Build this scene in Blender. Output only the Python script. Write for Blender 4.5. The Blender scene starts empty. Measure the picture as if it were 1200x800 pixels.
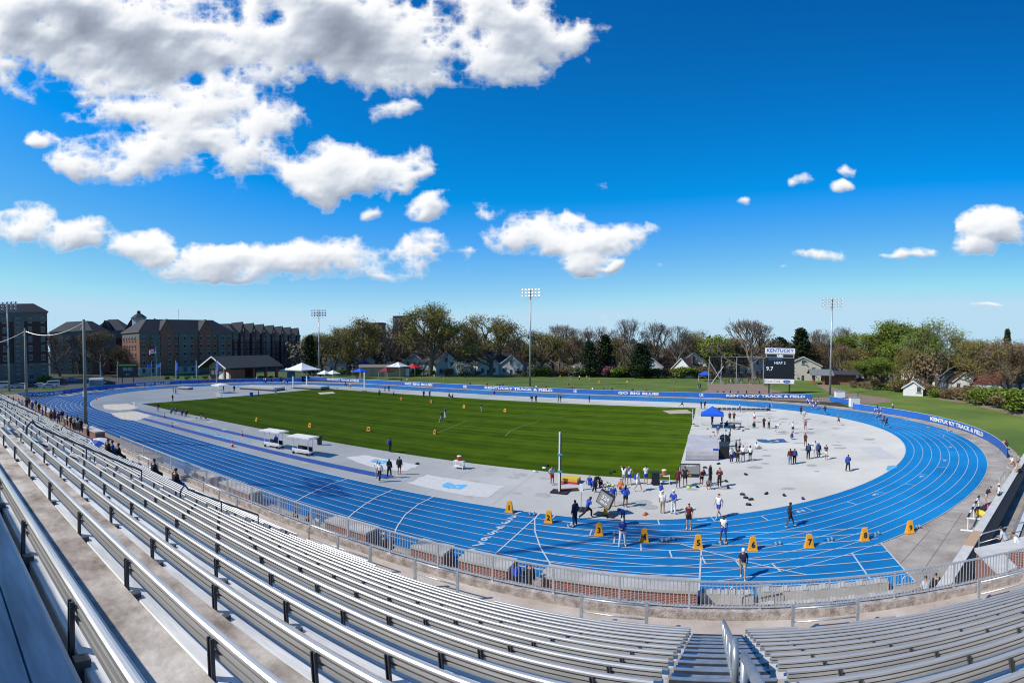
import bpy, bmesh, math, random
from math import pi, sin, cos, tan, atan2, hypot, radians
from mathutils import Vector, Matrix
random.seed(7)
SC = bpy.context.scene
COL = SC.collection
# ------------------------------------------------------------------ camera
F, VY, YAW, PITCH, ROLL, EYE = 591.4, 425.33, -0.39961, 0.03569, -0.00704, 12.0666
Rz = Matrix(((cos(YAW), sin(YAW), 0), (-sin(YAW), cos(YAW), 0), (0, 0, 1)))
Rx = Matrix(((1, 0, 0), (0, cos(PITCH), sin(PITCH)), (0, -sin(PITCH), cos(PITCH))))
Ry = Matrix(((cos(ROLL), 0, sin(ROLL)), (0, 1, 0), (-sin(ROLL), 0, cos(ROLL))))
RC = Rz @ Rx @ Ry

def ray(px, py):
    u = (px - 600) / F; v = -(py - VY) / F
    return RC @ Vector((sin(u), cos(u), v))
def G(px, py, z=0.0):
    """point at height z on the surveyed ground"""
    d = ray(px, py); t = (z - EYE) / d.z
    return Vector((d.x * t, d.y * t, z))
def D(px, dist, z=0.0):
    """ground point in the bearing of px at a distance"""
    d = ray(px, 408); h = hypot(d.x, d.y)
    return Vector((d.x / h * dist, d.y / h * dist, z))
def ZT(px, py, dist):
    d = ray(px, py); h = hypot(d.x, d.y)
    return EYE + d.z / h * dist

cam = bpy.data.cameras.new('camera')
cam.type = 'PANO'
cam.panorama_type = 'CENTRAL_CYLINDRICAL'
cam.central_cylindrical_range_u_min = -600 / F
cam.central_cylindrical_range_u_max = 600 / F
cam.central_cylindrical_range_v_min = -(800 - VY) / F
cam.central_cylindrical_range_v_max = VY / F
cam.central_cylindrical_radius = 1.0
cam.clip_start = 0.05; cam.clip_end = 20000
camo = bpy.data.objects.new('camera', cam); COL.objects.link(camo)
M = Matrix.Identity(4)
for i in range(3):
    M[i][0] = RC[i][0]; M[i][1] = RC[i][2]; M[i][2] = -RC[i][1]
M[0][3] = 0; M[1][3] = 0; M[2][3] = EYE
camo.matrix_world = M
SC.camera = camo

# ------------------------------------------------------------------ helpers
class MB:
    def __init__(s): s.v = []; s.f = []; s.m = []
    def quad(s, a, b, c, d, m=0):
        i = len(s.v); s.v += [tuple(a), tuple(b), tuple(c), tuple(d)]; s.f.append((i, i+1, i+2, i+3)); s.m.append(m)
    def tri(s, a, b, c, m=0):
        i = len(s.v); s.v += [tuple(a), tuple(b), tuple(c)]; s.f.append((i, i+1, i+2)); s.m.append(m)
    def poly(s, pts, m=0):
        i = len(s.v); s.v += [tuple(p) for p in pts]; s.f.append(tuple(range(i, i+len(pts)))); s.m.append(m)
    def box(s, x0, x1, y0, y1, z0, z1, m=0, M=None):
        i = len(s.v)
        p = [(x0,y0,z0),(x1,y0,z0),(x1,y1,z0),(x0,y1,z0),(x0,y0,z1),(x1,y0,z1),(x1,y1,z1),(x0,y1,z1)]
        if M is not None: p = [tuple(M @ Vector(q)) for q in p]
        s.v += p
        for f in ((0,3,2,1),(4,5,6,7),(0,1,5,4),(1,2,6,5),(2,3,7,6),(3,0,4,7)):
            s.f.append(tuple(i+k for k in f)); s.m.append(m)
    def prism(s, pts, z0, z1, m=0, cap=True):
        i = len(s.v); n = len(pts)
        s.v += [(p[0], p[1], z0) for p in pts] + [(p[0], p[1], z1) for p in pts]
        for k in range(n):
            s.f.append((i+k, i+(k+1)%n, i+n+(k+1)%n, i+n+k)); s.m.append(m)
        if cap:
            s.f.append(tuple(i+n+k for k in range(n))); s.m.append(m)
            s.f.append(tuple(i+n-1-k for k in range(n))); s.m.append(m)
    def extrude(s, prof, x0, x1, m=0):
        """profile in (y,z) extruded along x"""
        i = len(s.v); n = len(prof)
        s.v += [(x0, a, b) for a, b in prof] + [(x1, a, b) for a, b in prof]
        for k in range(n):
            s.f.append((i+k, i+n+k, i+n+(k+1)%n, i+(k+1)%n)); s.m.append(m)
        s.f.append(tuple(i+k for k in range(n))); s.m.append(m)
        s.f.append(tuple(i+2*n-1-k for k in range(n))); s.m.append(m)
    def tube(s, p0, p1, r0, r1=None, n=8, m=0, cap=True):
        p0 = Vector(p0); p1 = Vector(p1); r1 = r0 if r1 is None else r1
        d = (p1 - p0)
        if d.length < 1e-6: return
        d.normalize()
        a = d.orthogonal().normalized(); b = d.cross(a)
        i = len(s.v)
        for p, r in ((p0, r0), (p1, r1)):
            for k in range(n):
                t = 2*pi*k/n
                s.v.append(tuple(p + a*(cos(t)*r) + b*(sin(t)*r)))
        for k in range(n):
            s.f.append((i+k, i+(k+1)%n, i+n+(k+1)%n, i+n+k)); s.m.append(m)
        if cap:
            s.f.append(tuple(i+n-1-k for k in range(n))); s.m.append(m)
            s.f.append(tuple(i+n+k for k in range(n))); s.m.append(m)
    def path(s, pts, r, n=8, m=0):
        pts = [Vector(p) for p in pts]; i = len(s.v); prev = None
        for j, p in enumerate(pts):
            d = (pts[min(j+1, len(pts)-1)] - pts[max(j-1, 0)]).normalized()
            if prev is None: a = d.orthogonal().normalized()
            else: a = (prev - d * prev.dot(d)).normalized()
            prev = a; b = d.cross(a)
            for k in range(n):
                t = 2*pi*k/n
                s.v.append(tuple(p + a*(cos(t)*r) + b*(sin(t)*r)))
        for j in range(len(pts)-1):
            for k in range(n):
                s.f.append((i+j*n+k, i+j*n+(k+1)%n, i+(j+1)*n+(k+1)%n, i+(j+1)*n+k)); s.m.append(m)
        s.f.append(tuple(i+n-1-k for k in range(n))); s.m.append(m)
        e = i+(len(pts)-1)*n
        s.f.append(tuple(e+k for k in range(n))); s.m.append(m)
    def lathe(s, prof, c=(0,0,0), n=12, m=0):
        i = len(s.v); c = Vector(c)
        for r, z in prof:
            for k in range(n):
                t = 2*pi*k/n; s.v.append((c.x+r*cos(t), c.y+r*sin(t), c.z+z))
        for j in range(len(prof)-1):
            for k in range(n):
                s.f.append((i+j*n+k, i+j*n+(k+1)%n, i+(j+1)*n+(k+1)%n, i+(j+1)*n+k)); s.m.append(m)
        s.f.append(tuple(i+n-1-k for k in range(n))); s.m.append(m)
        e = i+(len(prof)-1)*n
        s.f.append(tuple(e+k for k in range(n))); s.m.append(m)
    def mesh(s, name, mats, smooth=False):
        me = bpy.data.meshes.new(name)
        me.from_pydata(s.v, [], s.f)
        if not isinstance(mats, (list, tuple)): mats = [mats]
        for x in mats: me.materials.append(x)
        if len(mats) > 1: me.polygons.foreach_set('material_index', s.m)
        if smooth: me.polygons.foreach_set('use_smooth', [True]*len(s.f))
        me.update()
        return me
    def build(s, name, mats, parent=None, loc=(0,0,0), rz=0, smooth=False):
        return link(name, s.mesh(name, mats, smooth), parent, loc, rz)

def link(name, me, parent=None, loc=(0,0,0), rz=0):
    o = bpy.data.objects.new(name, me); COL.objects.link(o)
    o.location = loc; o.rotation_euler = (0, 0, rz)
    if parent is not None: o.parent = parent
    return o
def tag(o, label=None, cat=None, group=None, kind=None):
    if label: o['label'] = label
    if cat: o['category'] = cat
    if group: o['group'] = group
    if kind: o['kind'] = kind
    return o
def thing(name, label, cat, loc=(0,0,0), rz=0, group=None):
    o = bpy.data.objects.new(name, None); COL.objects.link(o)
    o.location = loc; o.rotation_euler = (0, 0, rz); o.empty_display_size = .3
    return tag(o, label, cat, group)
KIDS = {}
def copy_tree(o, loc=None, rz=None, label=None, scale=None, parent=None):
    c = o.copy(); COL.objects.link(c)
    if parent is not None: c.parent = parent
    if loc is not None: c.location = loc
    if rz is not None: c.rotation_euler = (0, 0, rz)
    if scale is not None: c.scale = scale if isinstance(scale, tuple) else (scale,)*3
    if label: c['label'] = label
    for ch in o.children:
        copy_tree(ch, parent=c)
    return c
def struct(name, mb, mats, smooth=False):
    return tag(mb.build(name, mats, smooth=smooth), kind='structure')

# ------------------------------------------------------------------ materials
def mat(name, col, rough=.7, metal=0.0, var=0.0, scale=1.0, bump=0.0, bscale=None, col2=None, spec=.5, detail=6, stretch=None, coord='Object', lo=.35, hi=.65):
    m = bpy.data.materials.new(name); m.use_nodes = True
    nt = m.node_tree; N = nt.nodes; L = nt.links
    b = N['Principled BSDF']
    b.inputs['Roughness'].default_value = rough
    b.inputs['Metallic'].default_value = metal
    b.inputs['Specular IOR Level'].default_value = spec
    c = (*col, 1)
    b.inputs['Base Color'].default_value = c
    if var or bump or col2:
        tc = N.new('ShaderNodeTexCoord'); mp = N.new('ShaderNodeMapping')
        L.new(tc.outputs[coord], mp.inputs['Vector'])
        if stretch: mp.inputs['Scale'].default_value = stretch
        if var or col2:
            n = N.new('ShaderNodeTexNoise'); n.inputs['Scale'].default_value = scale; n.inputs['Detail'].default_value = detail
            n.inputs['Roughness'].default_value = .62
            L.new(mp.outputs[0], n.inputs['Vector'])
            r = N.new('ShaderNodeMapRange'); r.inputs[1].default_value = lo; r.inputs[2].default_value = hi
            L.new(n.outputs['Fac'], r.inputs[0])
            x = N.new('ShaderNodeMix'); x.data_type = 'RGBA'
            L.new(r.outputs[0], x.inputs[0])
            k = tuple(max(0, a*(1-var)) for a in col); h = tuple(min(1, a*(1+var)) for a in col)
            x.inputs[6].default_value = (*(k if not col2 else col), 1)
            x.inputs[7].default_value = (*(h if not col2 else col2), 1)
            L.new(x.outputs[2], b.inputs['Base Color'])
        if bump:
            n2 = N.new('ShaderNodeTexNoise'); n2.inputs['Scale'].default_value = bscale or scale*4; n2.inputs['Detail'].default_value = 5
            L.new(mp.outputs[0], n2.inputs['Vector'])
            bp = N.new('ShaderNodeBump'); bp.inputs['Strength'].default_value = bump; bp.inputs['Distance'].default_value = .05
            L.new(n2.outputs['Fac'], bp.inputs['Height']); L.new(bp.outputs[0], b.inputs['Normal'])
    return m
def brick_mat(name, c1, c2, mortar, scale=1.0, w=.22, h=.075, coord='Object', wall=False):
    m = mat(name, c1, .85)
    nt = m.node_tree; N = nt.nodes; L = nt.links; b = N['Principled BSDF']
    tc = N.new('ShaderNodeTexCoord')
    sp = N.new('ShaderNodeSeparateXYZ'); L.new(tc.outputs[coord], sp.inputs[0])
    ad = N.new('ShaderNodeMath'); L.new(sp.outputs[0], ad.inputs[0]); L.new(sp.outputs[1], ad.inputs[1])
    cb = N.new('ShaderNodeCombineXYZ'); L.new(ad.outputs[0], cb.inputs[0]); L.new(sp.outputs[2], cb.inputs[1])
    t = N.new('ShaderNodeTexBrick'); L.new(cb.outputs[0], t.inputs['Vector'])
    t.inputs['Color1'].default_value = (*c1, 1); t.inputs['Color2'].default_value = (*c2, 1); t.inputs['Mortar'].default_value = (*mortar, 1)
    t.inputs['Scale'].default_value = scale; t.inputs['Brick Width'].default_value = w; t.inputs['Row Height'].default_value = h
    t.inputs['Mortar Size'].default_value = h*.13
    L.new(t.outputs['Color'], b.inputs['Base Color'])
    return m
def world_pos_mat(name): ...

ALU = mat('aluminium', (.54, .54, .53), .36, .45, var=.16, scale=3, col2=None, stretch=(.3, 4, 4), bump=.05)
ALU_SEAT = mat('aluminium_seat', (.62, .61, .585), .5, .1, var=.20, scale=3.2, stretch=(.5, 3, 3))
GALV = mat('galvanised_steel', (.60, .62, .63), .4, .55, var=.15, scale=12)
DARKST = mat('dark_bracket_steel', (.035, .037, .04), .5, .5)
RAILM = mat('rail_steel', (.42, .46, .50), .35, .6, var=.15, scale=6)
CONC_STEP = mat('weathered_concrete', (.20, .155, .12), .9, var=.0, scale=2.3, col2=(.58, .52, .45), bump=.25, bscale=14, detail=9)
CONC = mat('pale_concrete', (.36, .335, .30), .9, scale=.8, col2=(.50, .475, .44), bump=.15, bscale=20, detail=8)
CONC_DIRT = mat('stained_concrete', (.26, .215, .18), .9, scale=.35, col2=(.47, .42, .36), bump=.15, bscale=12, detail=9)
ROUGH_CURB = mat('rough_concrete', (.22, .18, .15), .95, scale=3.5, col2=(.52, .45, .40), bump=.6, bscale=18, detail=9)
BRICK = brick_mat('red_brick', (.25, .048, .028), (.18, .034, .022), (.36, .31, .27))
WHITE = mat('white_paint', (.78, .78, .77), .5, var=.04, scale=4)
BLACK = mat('black_plastic', (.015, .015, .017), .5)
BLUE = mat('royal_blue', (.012, .065, .42), .55, var=.08, scale=5)
BLUEB = mat('banner_blue', (.018, .13, .50), .5, var=.15, scale=.8, stretch=(1, 1, 3))
RED = mat('red_plastic', (.55, .03, .02), .5)
YEL = mat('marker_yellow', (.80, .36, .02), .5, var=.06, scale=5)
MAROON = mat('maroon_cloth', (.13, .012, .018), .8)
TAN = mat('tan_wood', (.42, .27, .16), .8)
POLE = mat('pole_steel', (.42, .43, .43), .5, .4, var=.15, scale=2)
WOODPOLE = mat('wood_pole', (.24, .22, .19), .9, var=.25, scale=5, stretch=(4, 4, .4))
GLASS = mat('dark_glass', (.02, .025, .03), .12)
# ------------------------------------------------------------------ ground and track
XF, YB, R = -12.0, 33.776, 38.184
L_ = (400 - 2*pi*(R+.3))/2
XL = XF - L_; YC = YB + R; LW = 1.07; NL = 9; W = LW*NL
def stad(off, n=64, z=0.0, x1=XF, x0=XL):
    r = R + off; p = []
    for k in range(n+1):
        a = -pi/2 + pi*k/n; p.append((x1 + r*cos(a), YC + r*sin(a), z))
    for k in range(n+1):
        a = pi/2 + pi*k/n; p.append((x0 + r*cos(a), YC + r*sin(a), z))
    return p
def ring(mb, o0, o1, z, m=0, n=64):
    a = stad(o0, n, z); b = stad(o1, n, z); N = len(a)
    for k in range(N): mb.quad(a[k], b[k], b[(k+1)%N], a[(k+1)%N], m)

GRASS = mat('lawn_grass', (.052, .088, .008), .9, scale=.06, col2=(.105, .145, .014), bump=.4, bscale=6, detail=10)
DIRT = mat('town_ground', (.022, .026, .010), .95, scale=.05, col2=(.05, .048, .024), detail=8)
ASPH = mat('asphalt', (.045, .045, .048), .85, var=.2, scale=.6)
PATHM = mat('brown_path', (.26, .18, .13), .9, var=.15, scale=.5)
# track polyurethane
def track_mat():
    m = mat('blue_track', (.003, .105, .29), .8, scale=.09, col2=(.007, .170, .42), bump=.12, bscale=60, detail=10, spec=.12)
    return m
TRACKM = track_mat()
TRACKM.node_tree.nodes['Principled BSDF'].inputs['Diffuse Roughness'].default_value = 1.0
LINE = mat('track_line_paint', (.52, .54, .56), .6, var=.08, scale=3)
INF = mat('infield_grey', (.37, .36, .335), .9, scale=.09, col2=(.51, .50, .47), bump=.1, bscale=30, detail=10, lo=.3, hi=.7, spec=.15)
INF.node_tree.nodes['Principled BSDF'].inputs['Diffuse Roughness'].default_value = 1.0
GRASS.node_tree.nodes['Principled BSDF'].inputs['Diffuse Roughness'].default_value = 1.0
SAND = mat('sand', (.52, .46, .38), .95, var=.12, scale=2, bump=.5)
RUNW = mat('runway_blue', (.010, .060, .27), .7, var=.12, scale=.7)
LOGO = mat('light_blue_paint', (.12, .42, .68), .7, var=.25, scale=4)
NAVYP = mat('dark_blue_paint', (.03, .12, .28), .7, var=.35, scale=3)
GREYP = mat('pale_worn_paint', (.57, .555, .52), .85, var=.06, scale=2)

def turf_mat():
    m = bpy.data.materials.new('mown_turf'); m.use_nodes = True
    nt = m.node_tree; N = nt.nodes; L = nt.links; b = N['Principled BSDF']; b.inputs['Roughness'].default_value = .9
    b.inputs['Specular IOR Level'].default_value = .03
    tc = N.new('ShaderNodeTexCoord'); sp = N.new('ShaderNodeSeparateXYZ'); L.new(tc.outputs['Object'], sp.inputs[0])
    nz = N.new('ShaderNodeTexNoise'); nz.inputs['Scale'].default_value = .35; nz.inputs['Detail'].default_value = 9; L.new(tc.outputs['Object'], nz.inputs[0])
    mu = N.new('ShaderNodeMath'); mu.operation = 'MULTIPLY'; mu.inputs[1].default_value = 2*pi/7.0; L.new(sp.outputs[1], mu.inputs[0])
    sn = N.new('ShaderNodeMath'); sn.operation = 'SINE'; L.new(mu.outputs[0], sn.inputs[0])
    gn = N.new('ShaderNodeMath'); gn.operation = 'MULTIPLY_ADD'; gn.inputs[1].default_value = 3.5; gn.inputs[2].default_value = .5; gn.use_clamp = True; L.new(sn.outputs[0], gn.inputs[0])
    m2 = N.new('ShaderNodeMath'); m2.operation = 'MULTIPLY'; m2.inputs[1].default_value = 2*pi/2.1; L.new(sp.outputs[1], m2.inputs[0])
    s2 = N.new('ShaderNodeMath'); s2.operation = 'SINE'; L.new(m2.outputs[0], s2.inputs[0])
    a1 = N.new('ShaderNodeMath'); a1.operation = 'MULTIPLY_ADD'; a1.inputs[1].default_value = .10; L.new(s2.outputs[0], a1.inputs[0])
    a2 = N.new('ShaderNodeMath'); a2.operation = 'MULTIPLY_ADD'; a2.inputs[1].default_value = .22; L.new(gn.outputs[0], a2.inputs[0]); L.new(a2.outputs[0], a1.inputs[2])
    a3 = N.new('ShaderNodeMath'); a3.operation = 'MULTIPLY_ADD'; a3.inputs[1].default_value = .9; a3.inputs[2].default_value = -.15; L.new(nz.outputs['Fac'], a3.inputs[0]); L.new(a3.outputs[0], a2.inputs[2])
    x = N.new('ShaderNodeMix'); x.data_type = 'RGBA'; L.new(a1.outputs[0], x.inputs[0])
    x.inputs[6].default_value = (.026, .056, .002, 1); x.inputs[7].default_value = (.092, .150, .005, 1)
    L.new(x.outputs[2], b.inputs['Base Color'])
    n2 = N.new('ShaderNodeTexNoise'); n2.inputs['Scale'].default_value = 9; n2.inputs['Detail'].default_value = 6; L.new(tc.outputs['Object'], n2.inputs[0])
    bp = N.new('ShaderNodeBump'); bp.inputs['Strength'].default_value = .6; bp.inputs['Distance'].default_value = .1; L.new(n2.outputs['Fac'], bp.inputs['Height']); L.new(bp.outputs[0], b.inputs['Normal'])
    return m
TURF = turf_mat()
TURF.node_tree.nodes['Principled BSDF'].inputs['Diffuse Roughness'].default_value = 1.0

mb = MB(); mb.quad((-2500, -400, -.12), (2500, -400, -.12), (2500, 5000, -.12), (-2500, 5000, -.12)); struct('ground', mb, DIRT)
# lawns round the stadium
mb = MB()
mb.poly([(-132, 124, -.07), (24, 124, -.07), (40, 120, -.07), (70, 96, -.07), (90, 150, -.07), (60, 175, -.07), (40, 205, -.07), (-40, 215, -.07), (-120, 200, -.07), (-150, 150, -.07)])
mb.poly([(36, 40, -.065), (80, 30, -.065), (95, 95, -.065), (70, 118, -.065), (40, 130, -.065), (28, 124, -.065)])
mb.poly([(-165, 20, -.066), (-132, 20, -.066), (-132, 126, -.066), (-152, 150, -.066), (-190, 150, -.066), (-190, 90, -.066), (-170, 80, -.066)])
struct('lawn', mb, GRASS)
mb = MB(); ring(mb, W-.3, W+4.2, -.03)
mb.poly([(-140, 12, -.035), (60, 12, -.035), (60, 24.4, -.035), (-140, 24.4, -.035)])
mb.poly([(10.4, 24.2, -.031), (24, 24.2, -.031), (36, 44, -.031), (30, 50, -.031), (18, 40, -.031), (10.4, 31, -.031)])
struct('apron_pavement', mb, CONC_DIRT)
mb = MB(); ring(mb, 0, W, 0.0)
mb2 = []
# sprint chutes filled between straight and bend
def bend_y(x, off, xc):   # lower y of the circle of the given offset
    r = R+off; return YC - math.sqrt(max(r*r - (x-xc)**2, 0))
n = 24; x1 = 10.65
for k in range(n):
    a = XF + (x1-XF)*k/n; b = XF + (x1-XF)*(k+1)/n
    mb.quad((a, YB-W, .0), (b, YB-W, .0), (b, bend_y(b, W, XF), .0), (a, bend_y(a, W, XF), .0))
x0 = -124
for k in range(40):
    a = XL + (x0-XL)*k/40; b = XL + (x0-XL)*(k+1)/40
    mb.quad((b, YB-W, .0), (a, YB-W, .0), (a, min(bend_y(a, W, XL), 56), .0), (b, min(bend_y(b, W, XL), 56), .0))
struct('running_track', mb, TRACKM)
mb = MB(); mb.poly(stad(0, 64, .008)); struct('infield_surface', mb, INF)
mb = MB(); mb.poly([(-97.5, 45.3, .016), (-3.2, 45.3, .016), (-3.2, 90, .016), (-3.4, 100.5, .016), (-97.5, 100.5, .016)]); struct('turf_field', mb, TURF)
# lines
mb = MB(); z = .014
for k in range(NL+1):
    w = .06 if k else .11
    ring(mb, LW*k - w/2, LW*k + w/2, z)
def seg(mb, a, b, w, z):
    a = Vector((a[0], a[1], z)); b = Vector((b[0], b[1], z)); d = (b-a).normalized(); nn = Vector((-d.y, d.x, 0))*w/2
    mb.quad(a-nn, b-nn, b+nn, a+nn)
for k in range(1, NL+1):
    y = YB - LW*k
    seg(mb, (XF, y), (10.65, y), .075, z+.004)
    seg(mb, (XL, y), (-122, y), .075, z+.004)
seg(mb, (XF, YB), (XF+9, YB), .06, z+.004)
FIN = .02
seg(mb, (XF, YB), (XF, YB-W), .09, FIN)
for x in (-.5, 8.4, 10.6): seg(mb, (x, YB-W), (x, bend_y(x, W, XF) if x > 0 else YB-W+5.6), .10, FIN)
seg(mb, (-1.9, 30.6), (5.2, 26.3), .08, FIN+.002); 
def arc(pts, w=.09):
    for a, b in zip(pts, pts[1:]): seg(mb, a, b, w, FIN+.004)
arc([(XF-.1, YB), (-11.9, 32.4), (-11.1, 30.3), (-9.9, 28), (-8.6, 26), (-7.1, 24.3)])   # waterfall start
arc([tuple(G(*p)[:2]) for p in ((407,561), (388,567), (372,574), (358,581), (346,588))])
arc([tuple(G(*p)[:2]) for p in ((460,574), (442,582), (426,592), (413,602), (404,611))])
arc([tuple(G(*p)[:2]) for p in ((508,582), (490,591), (475,603), (466,616), (462,625))])
# stagger ticks across lanes of the near bend
for k in range(9):
    aa = -pi/2 + .19*k + .22
    if aa > .7: break
    for l in (k, ):
        r0 = R+LW*l; r1 = r0+LW
        seg(mb, (XF+r0*cos(aa), YC+r0*sin(aa)), (XF+r1*cos(aa), YC+r1*sin(aa)), .09, FIN)
        aa2 = aa+.10
        seg(mb, (XF+r0*cos(aa2), YC+r0*sin(aa2)), (XF+r1*cos(aa2), YC+r1*sin(aa2)), .07, FIN)
for k in range(9):
    aa = -pi/2 + .03 + .035*k*1.1
    r0 = R+LW*k; r1 = r0+LW
    seg(mb, (XF+r0*cos(aa), YC+r0*sin(aa)), (XF+r1*cos(aa), YC+r1*sin(aa)), .1, FIN)
seg(mb, tuple(G(722,472)[:2]), tuple(G(782,478)[:2]), .1, FIN)
arc([tuple(G(*p)[:2]) for p in ((898,468), (903,472), (905,477))])
seg(mb, (-33, YB+2*R), (-33, YB+2*R+W), .1, FIN)
seg(mb, (-72, YB+2*R), (-72, YB+2*R+W), .1, FIN)
struct('track_markings', mb, LINE)

# writing laid flat or upright
def text_mesh(s, size=1.0, bold=.0, align='CENTER', space=1.0):
    c = bpy.data.curves.new('t', 'FONT'); c.body = s; c.size = size; c.align_x = align; c.align_y = 'CENTER'; c.offset = bold; c.space_character = space
    c.resolution_u = 2
    o = bpy.data.objects.new('t', c); COL.objects.link(o)
    dg = bpy.context.evaluated_depsgraph_get(); me = bpy.data.meshes.new_from_object(o.evaluated_get(dg))
    bpy.data.objects.remove(o); bpy.data.curves.remove(c)
    return me
def flat_text(s, loc, size, rz, material, bold=.02, name='painted_lettering', sx=1.0):
    me = text_mesh(s, size, bold); me.materials.append(material)
    o = link(name, me, None, loc, rz); o.scale = (sx, 1, 1)
    return tag(o, kind='structure')
def wall_text(s, parent, loc, size, rz, material, bold=.02, name='lettering', width=None, space=1.0):
    """upright lettering facing local -Y"""
    me = text_mesh(s, size, bold, space=space); 
    if width:
        xs = [v.co.x for v in me.vertices]; k = width/(max(xs)-min(xs))
        for v in me.vertices: v.co.x *= k
    for v in me.vertices: v.co = Vector((v.co.x, 0, v.co.y))
    me.materials.append(material)
    return link(name, me, parent, loc, rz)
# lane numerals by the finish, seen from the start side
for k in range(NL):
    y = YB - LW*(k+.5)
    flat_text(str(k+1), (XF-1.5, y, .022), 1.0, -.3, LINE, .03, 'lane_numeral')
for k in range(NL):      # numerals on the bend
    aa = -pi/2 + .19*k + .30
    if aa > .8: break
    r = R + LW*(k+.5)
    flat_text(str(k+1), (XF+r*cos(aa), YC+r*sin(aa), .022), .95, aa+pi, LINE, .03, 'lane_numeral')

# runways, pits, painted marks on the infield
def strip(px0, px1, w, m, name, z=.016):
    a = G(*px0); b = G(*px1); mb = MB(); seg(mb, a, b, w, z); return struct(name, mb, m)
mb = MB()
for a, b in (((1054, 661), (1090, 621)), ((1081, 669), (1128, 600))): seg(mb, G(*a), G(*b), .035, -.02)
for i in range(60):
    t = -pi/2 + pi*i/60; c_, s_ = cos(t), sin(t); seg(mb, (XF+(R+W+.02)*c_, YC+(R+W+.02)*s_), (XF+(R+W+2.4)*c_, YC+(R+W+2.4)*s_), .03, -.022)
struct('pavement_joints', mb, mat('joint_dark', (.15, .12, .10), .95))
mb = MB(); rr_ = random.Random(4)
for x in range(-88, -10, 6): seg(mb, (x, YB+.4), (x+rr_.uniform(-.3,.3), 44.9), .03, .012)
for y in (60, 75, 90, 104): seg(mb, (-2.6, y), (XF+math.sqrt(R*R-(y-YC)**2)-1.5, y), .03, .012)
struct('surface_seams', mb, mat('seam_grey', (.26, .255, .24), .95))
def blot(n, x0, x1, y0, y1, m, name, z, smin, smax):
    mb = MB()
    for i in range(n):
        cx, cy = rr_.uniform(x0, x1), rr_.uniform(y0, y1)
        if (cx > XF and hypot(cx-XF, cy-YC) > R-2.5) or (cx < XL and hypot(cx-XL, cy-YC) > R-2.5): continue
        s = rr_.uniform(smin, smax); k = 14; e = rr_.uniform(.4, 1)
        mb.poly([(cx+s*cos(2*pi*j/k)*rr_.uniform(.7, 1.1), cy+s*e*sin(2*pi*j/k)*rr_.uniform(.7, 1.1), z+i*.00004) for j in range(k)])
    return struct(name, mb, m)
blot(90, -88, 14, 35, 44, mat('faint_stain', (.385, .375, .345), .95, var=.1, scale=2), 'surface_stains', .0125, .15, .9)
blot(50, 0, 22, 48, 98, bpy.data.materials['faint_stain'], 'surface_stains', .0125, .15, 1.0)
strip((157, 480), (318, 517), 1.25, RUNW, 'jump_runway')
strip((166, 490), (458, 559.5), 1.25, RUNW, 'jump_runway')
a = G(222, 502); b = G(303, 521)
flat_text('KENTUCKY', ((a.x+b.x)/2, (a.y+b.y)/2, .02), 1.9, 0, LOGO, .02, 'painted_lettering', sx=1.25)
def patch(name, pts, m, z=.02, cut=.0):
    mb = MB(); P = [G(*p) for p in pts]; Q = []
    c = sum(P, Vector())/len(P)
    for i, p in enumerate(P):
        q = P[(i+1) % len(P)]
        for t in (0, .2, .4, .6, .8):
            w = p.lerp(q, t); w = c + (w-c)*(1+random.uniform(-cut, cut)); Q.append((w.x, w.y, z))
    mb.poly(Q); return struct(name, mb, m)
patch('sand_pit', [(120, 474), (150, 473), (166, 478), (140, 481), (122, 479)], SAND, cut=.06)
patch('sand_pit', [(128, 484), (160, 482), (178, 487), (160, 493), (142, 491)], SAND, cut=.06)
patch('worn_patch', [(478, 566), (500, 556), (590, 570), (572, 583), (540, 580)], GREYP, cut=.05)
patch('worn_patch', [(404, 536), (428, 533), (492, 545), (476, 552), (440, 549)], GREYP, cut=.05)
patch('worn_patch', [(1005, 524), (1030, 523), (1052, 537), (1030, 537)], GREYP, cut=.03)
patch('blue_patch', [(1040, 546), (1048, 545), (1052, 547), (1044, 551), (1038, 551)], LOGO)
patch('worn_patch', [(776, 481), (805, 480), (812, 484), (785, 485)], mat('takeoff_board_tan', (.46, .38, .29), .9), z=.024)
patch('worn_patch', [(372, 460), (390, 459), (393, 461), (375, 462)], mat('pale_tan_cover', (.46, .42, .34), .9), z=.024)
def uk(c, s, rz, m):
    """interlocking block letters"""
    for ch, dx, ss in (('U', 0, 1.25), ('K', 0, 1.0)):
        flat_text(ch, (c.x, c.y, .026 if ch == 'U' else .03), s*ss, rz, m, .05*s, 'painted_emblem', sx=1.5)
uk(G(444, 541), 1.5, .1, LOGO); uk(G(531, 570), 1.6, .1, LOGO); uk(G(905, 517), 3.0, .1, NAVYP)
# field marks
mb = MB()
arc2 = [G(*p) for p in ((592,511), (598,505), (610,500), (632,493))]
for a, b in zip(arc2, arc2[1:]): seg(mb, a, b, .12, .024)
seg(mb, G(510, 508), G(547, 493), .12, .024); seg(mb, G(612, 485), G(660, 489), .12, .024); seg(mb, G(762, 500), G(812, 504), .12, .024)
seg(mb, G(760, 512), G(810, 513), .1, .024)
for i in range(14):
    p = G(548 + i*7, 455 - i*.55); seg(mb, p, p + Vector((1.1, .2, 0)), .7, -.055)
struct('field_markings', mb, mat('field_line_white', (.13, .20, .07), .9))
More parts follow.
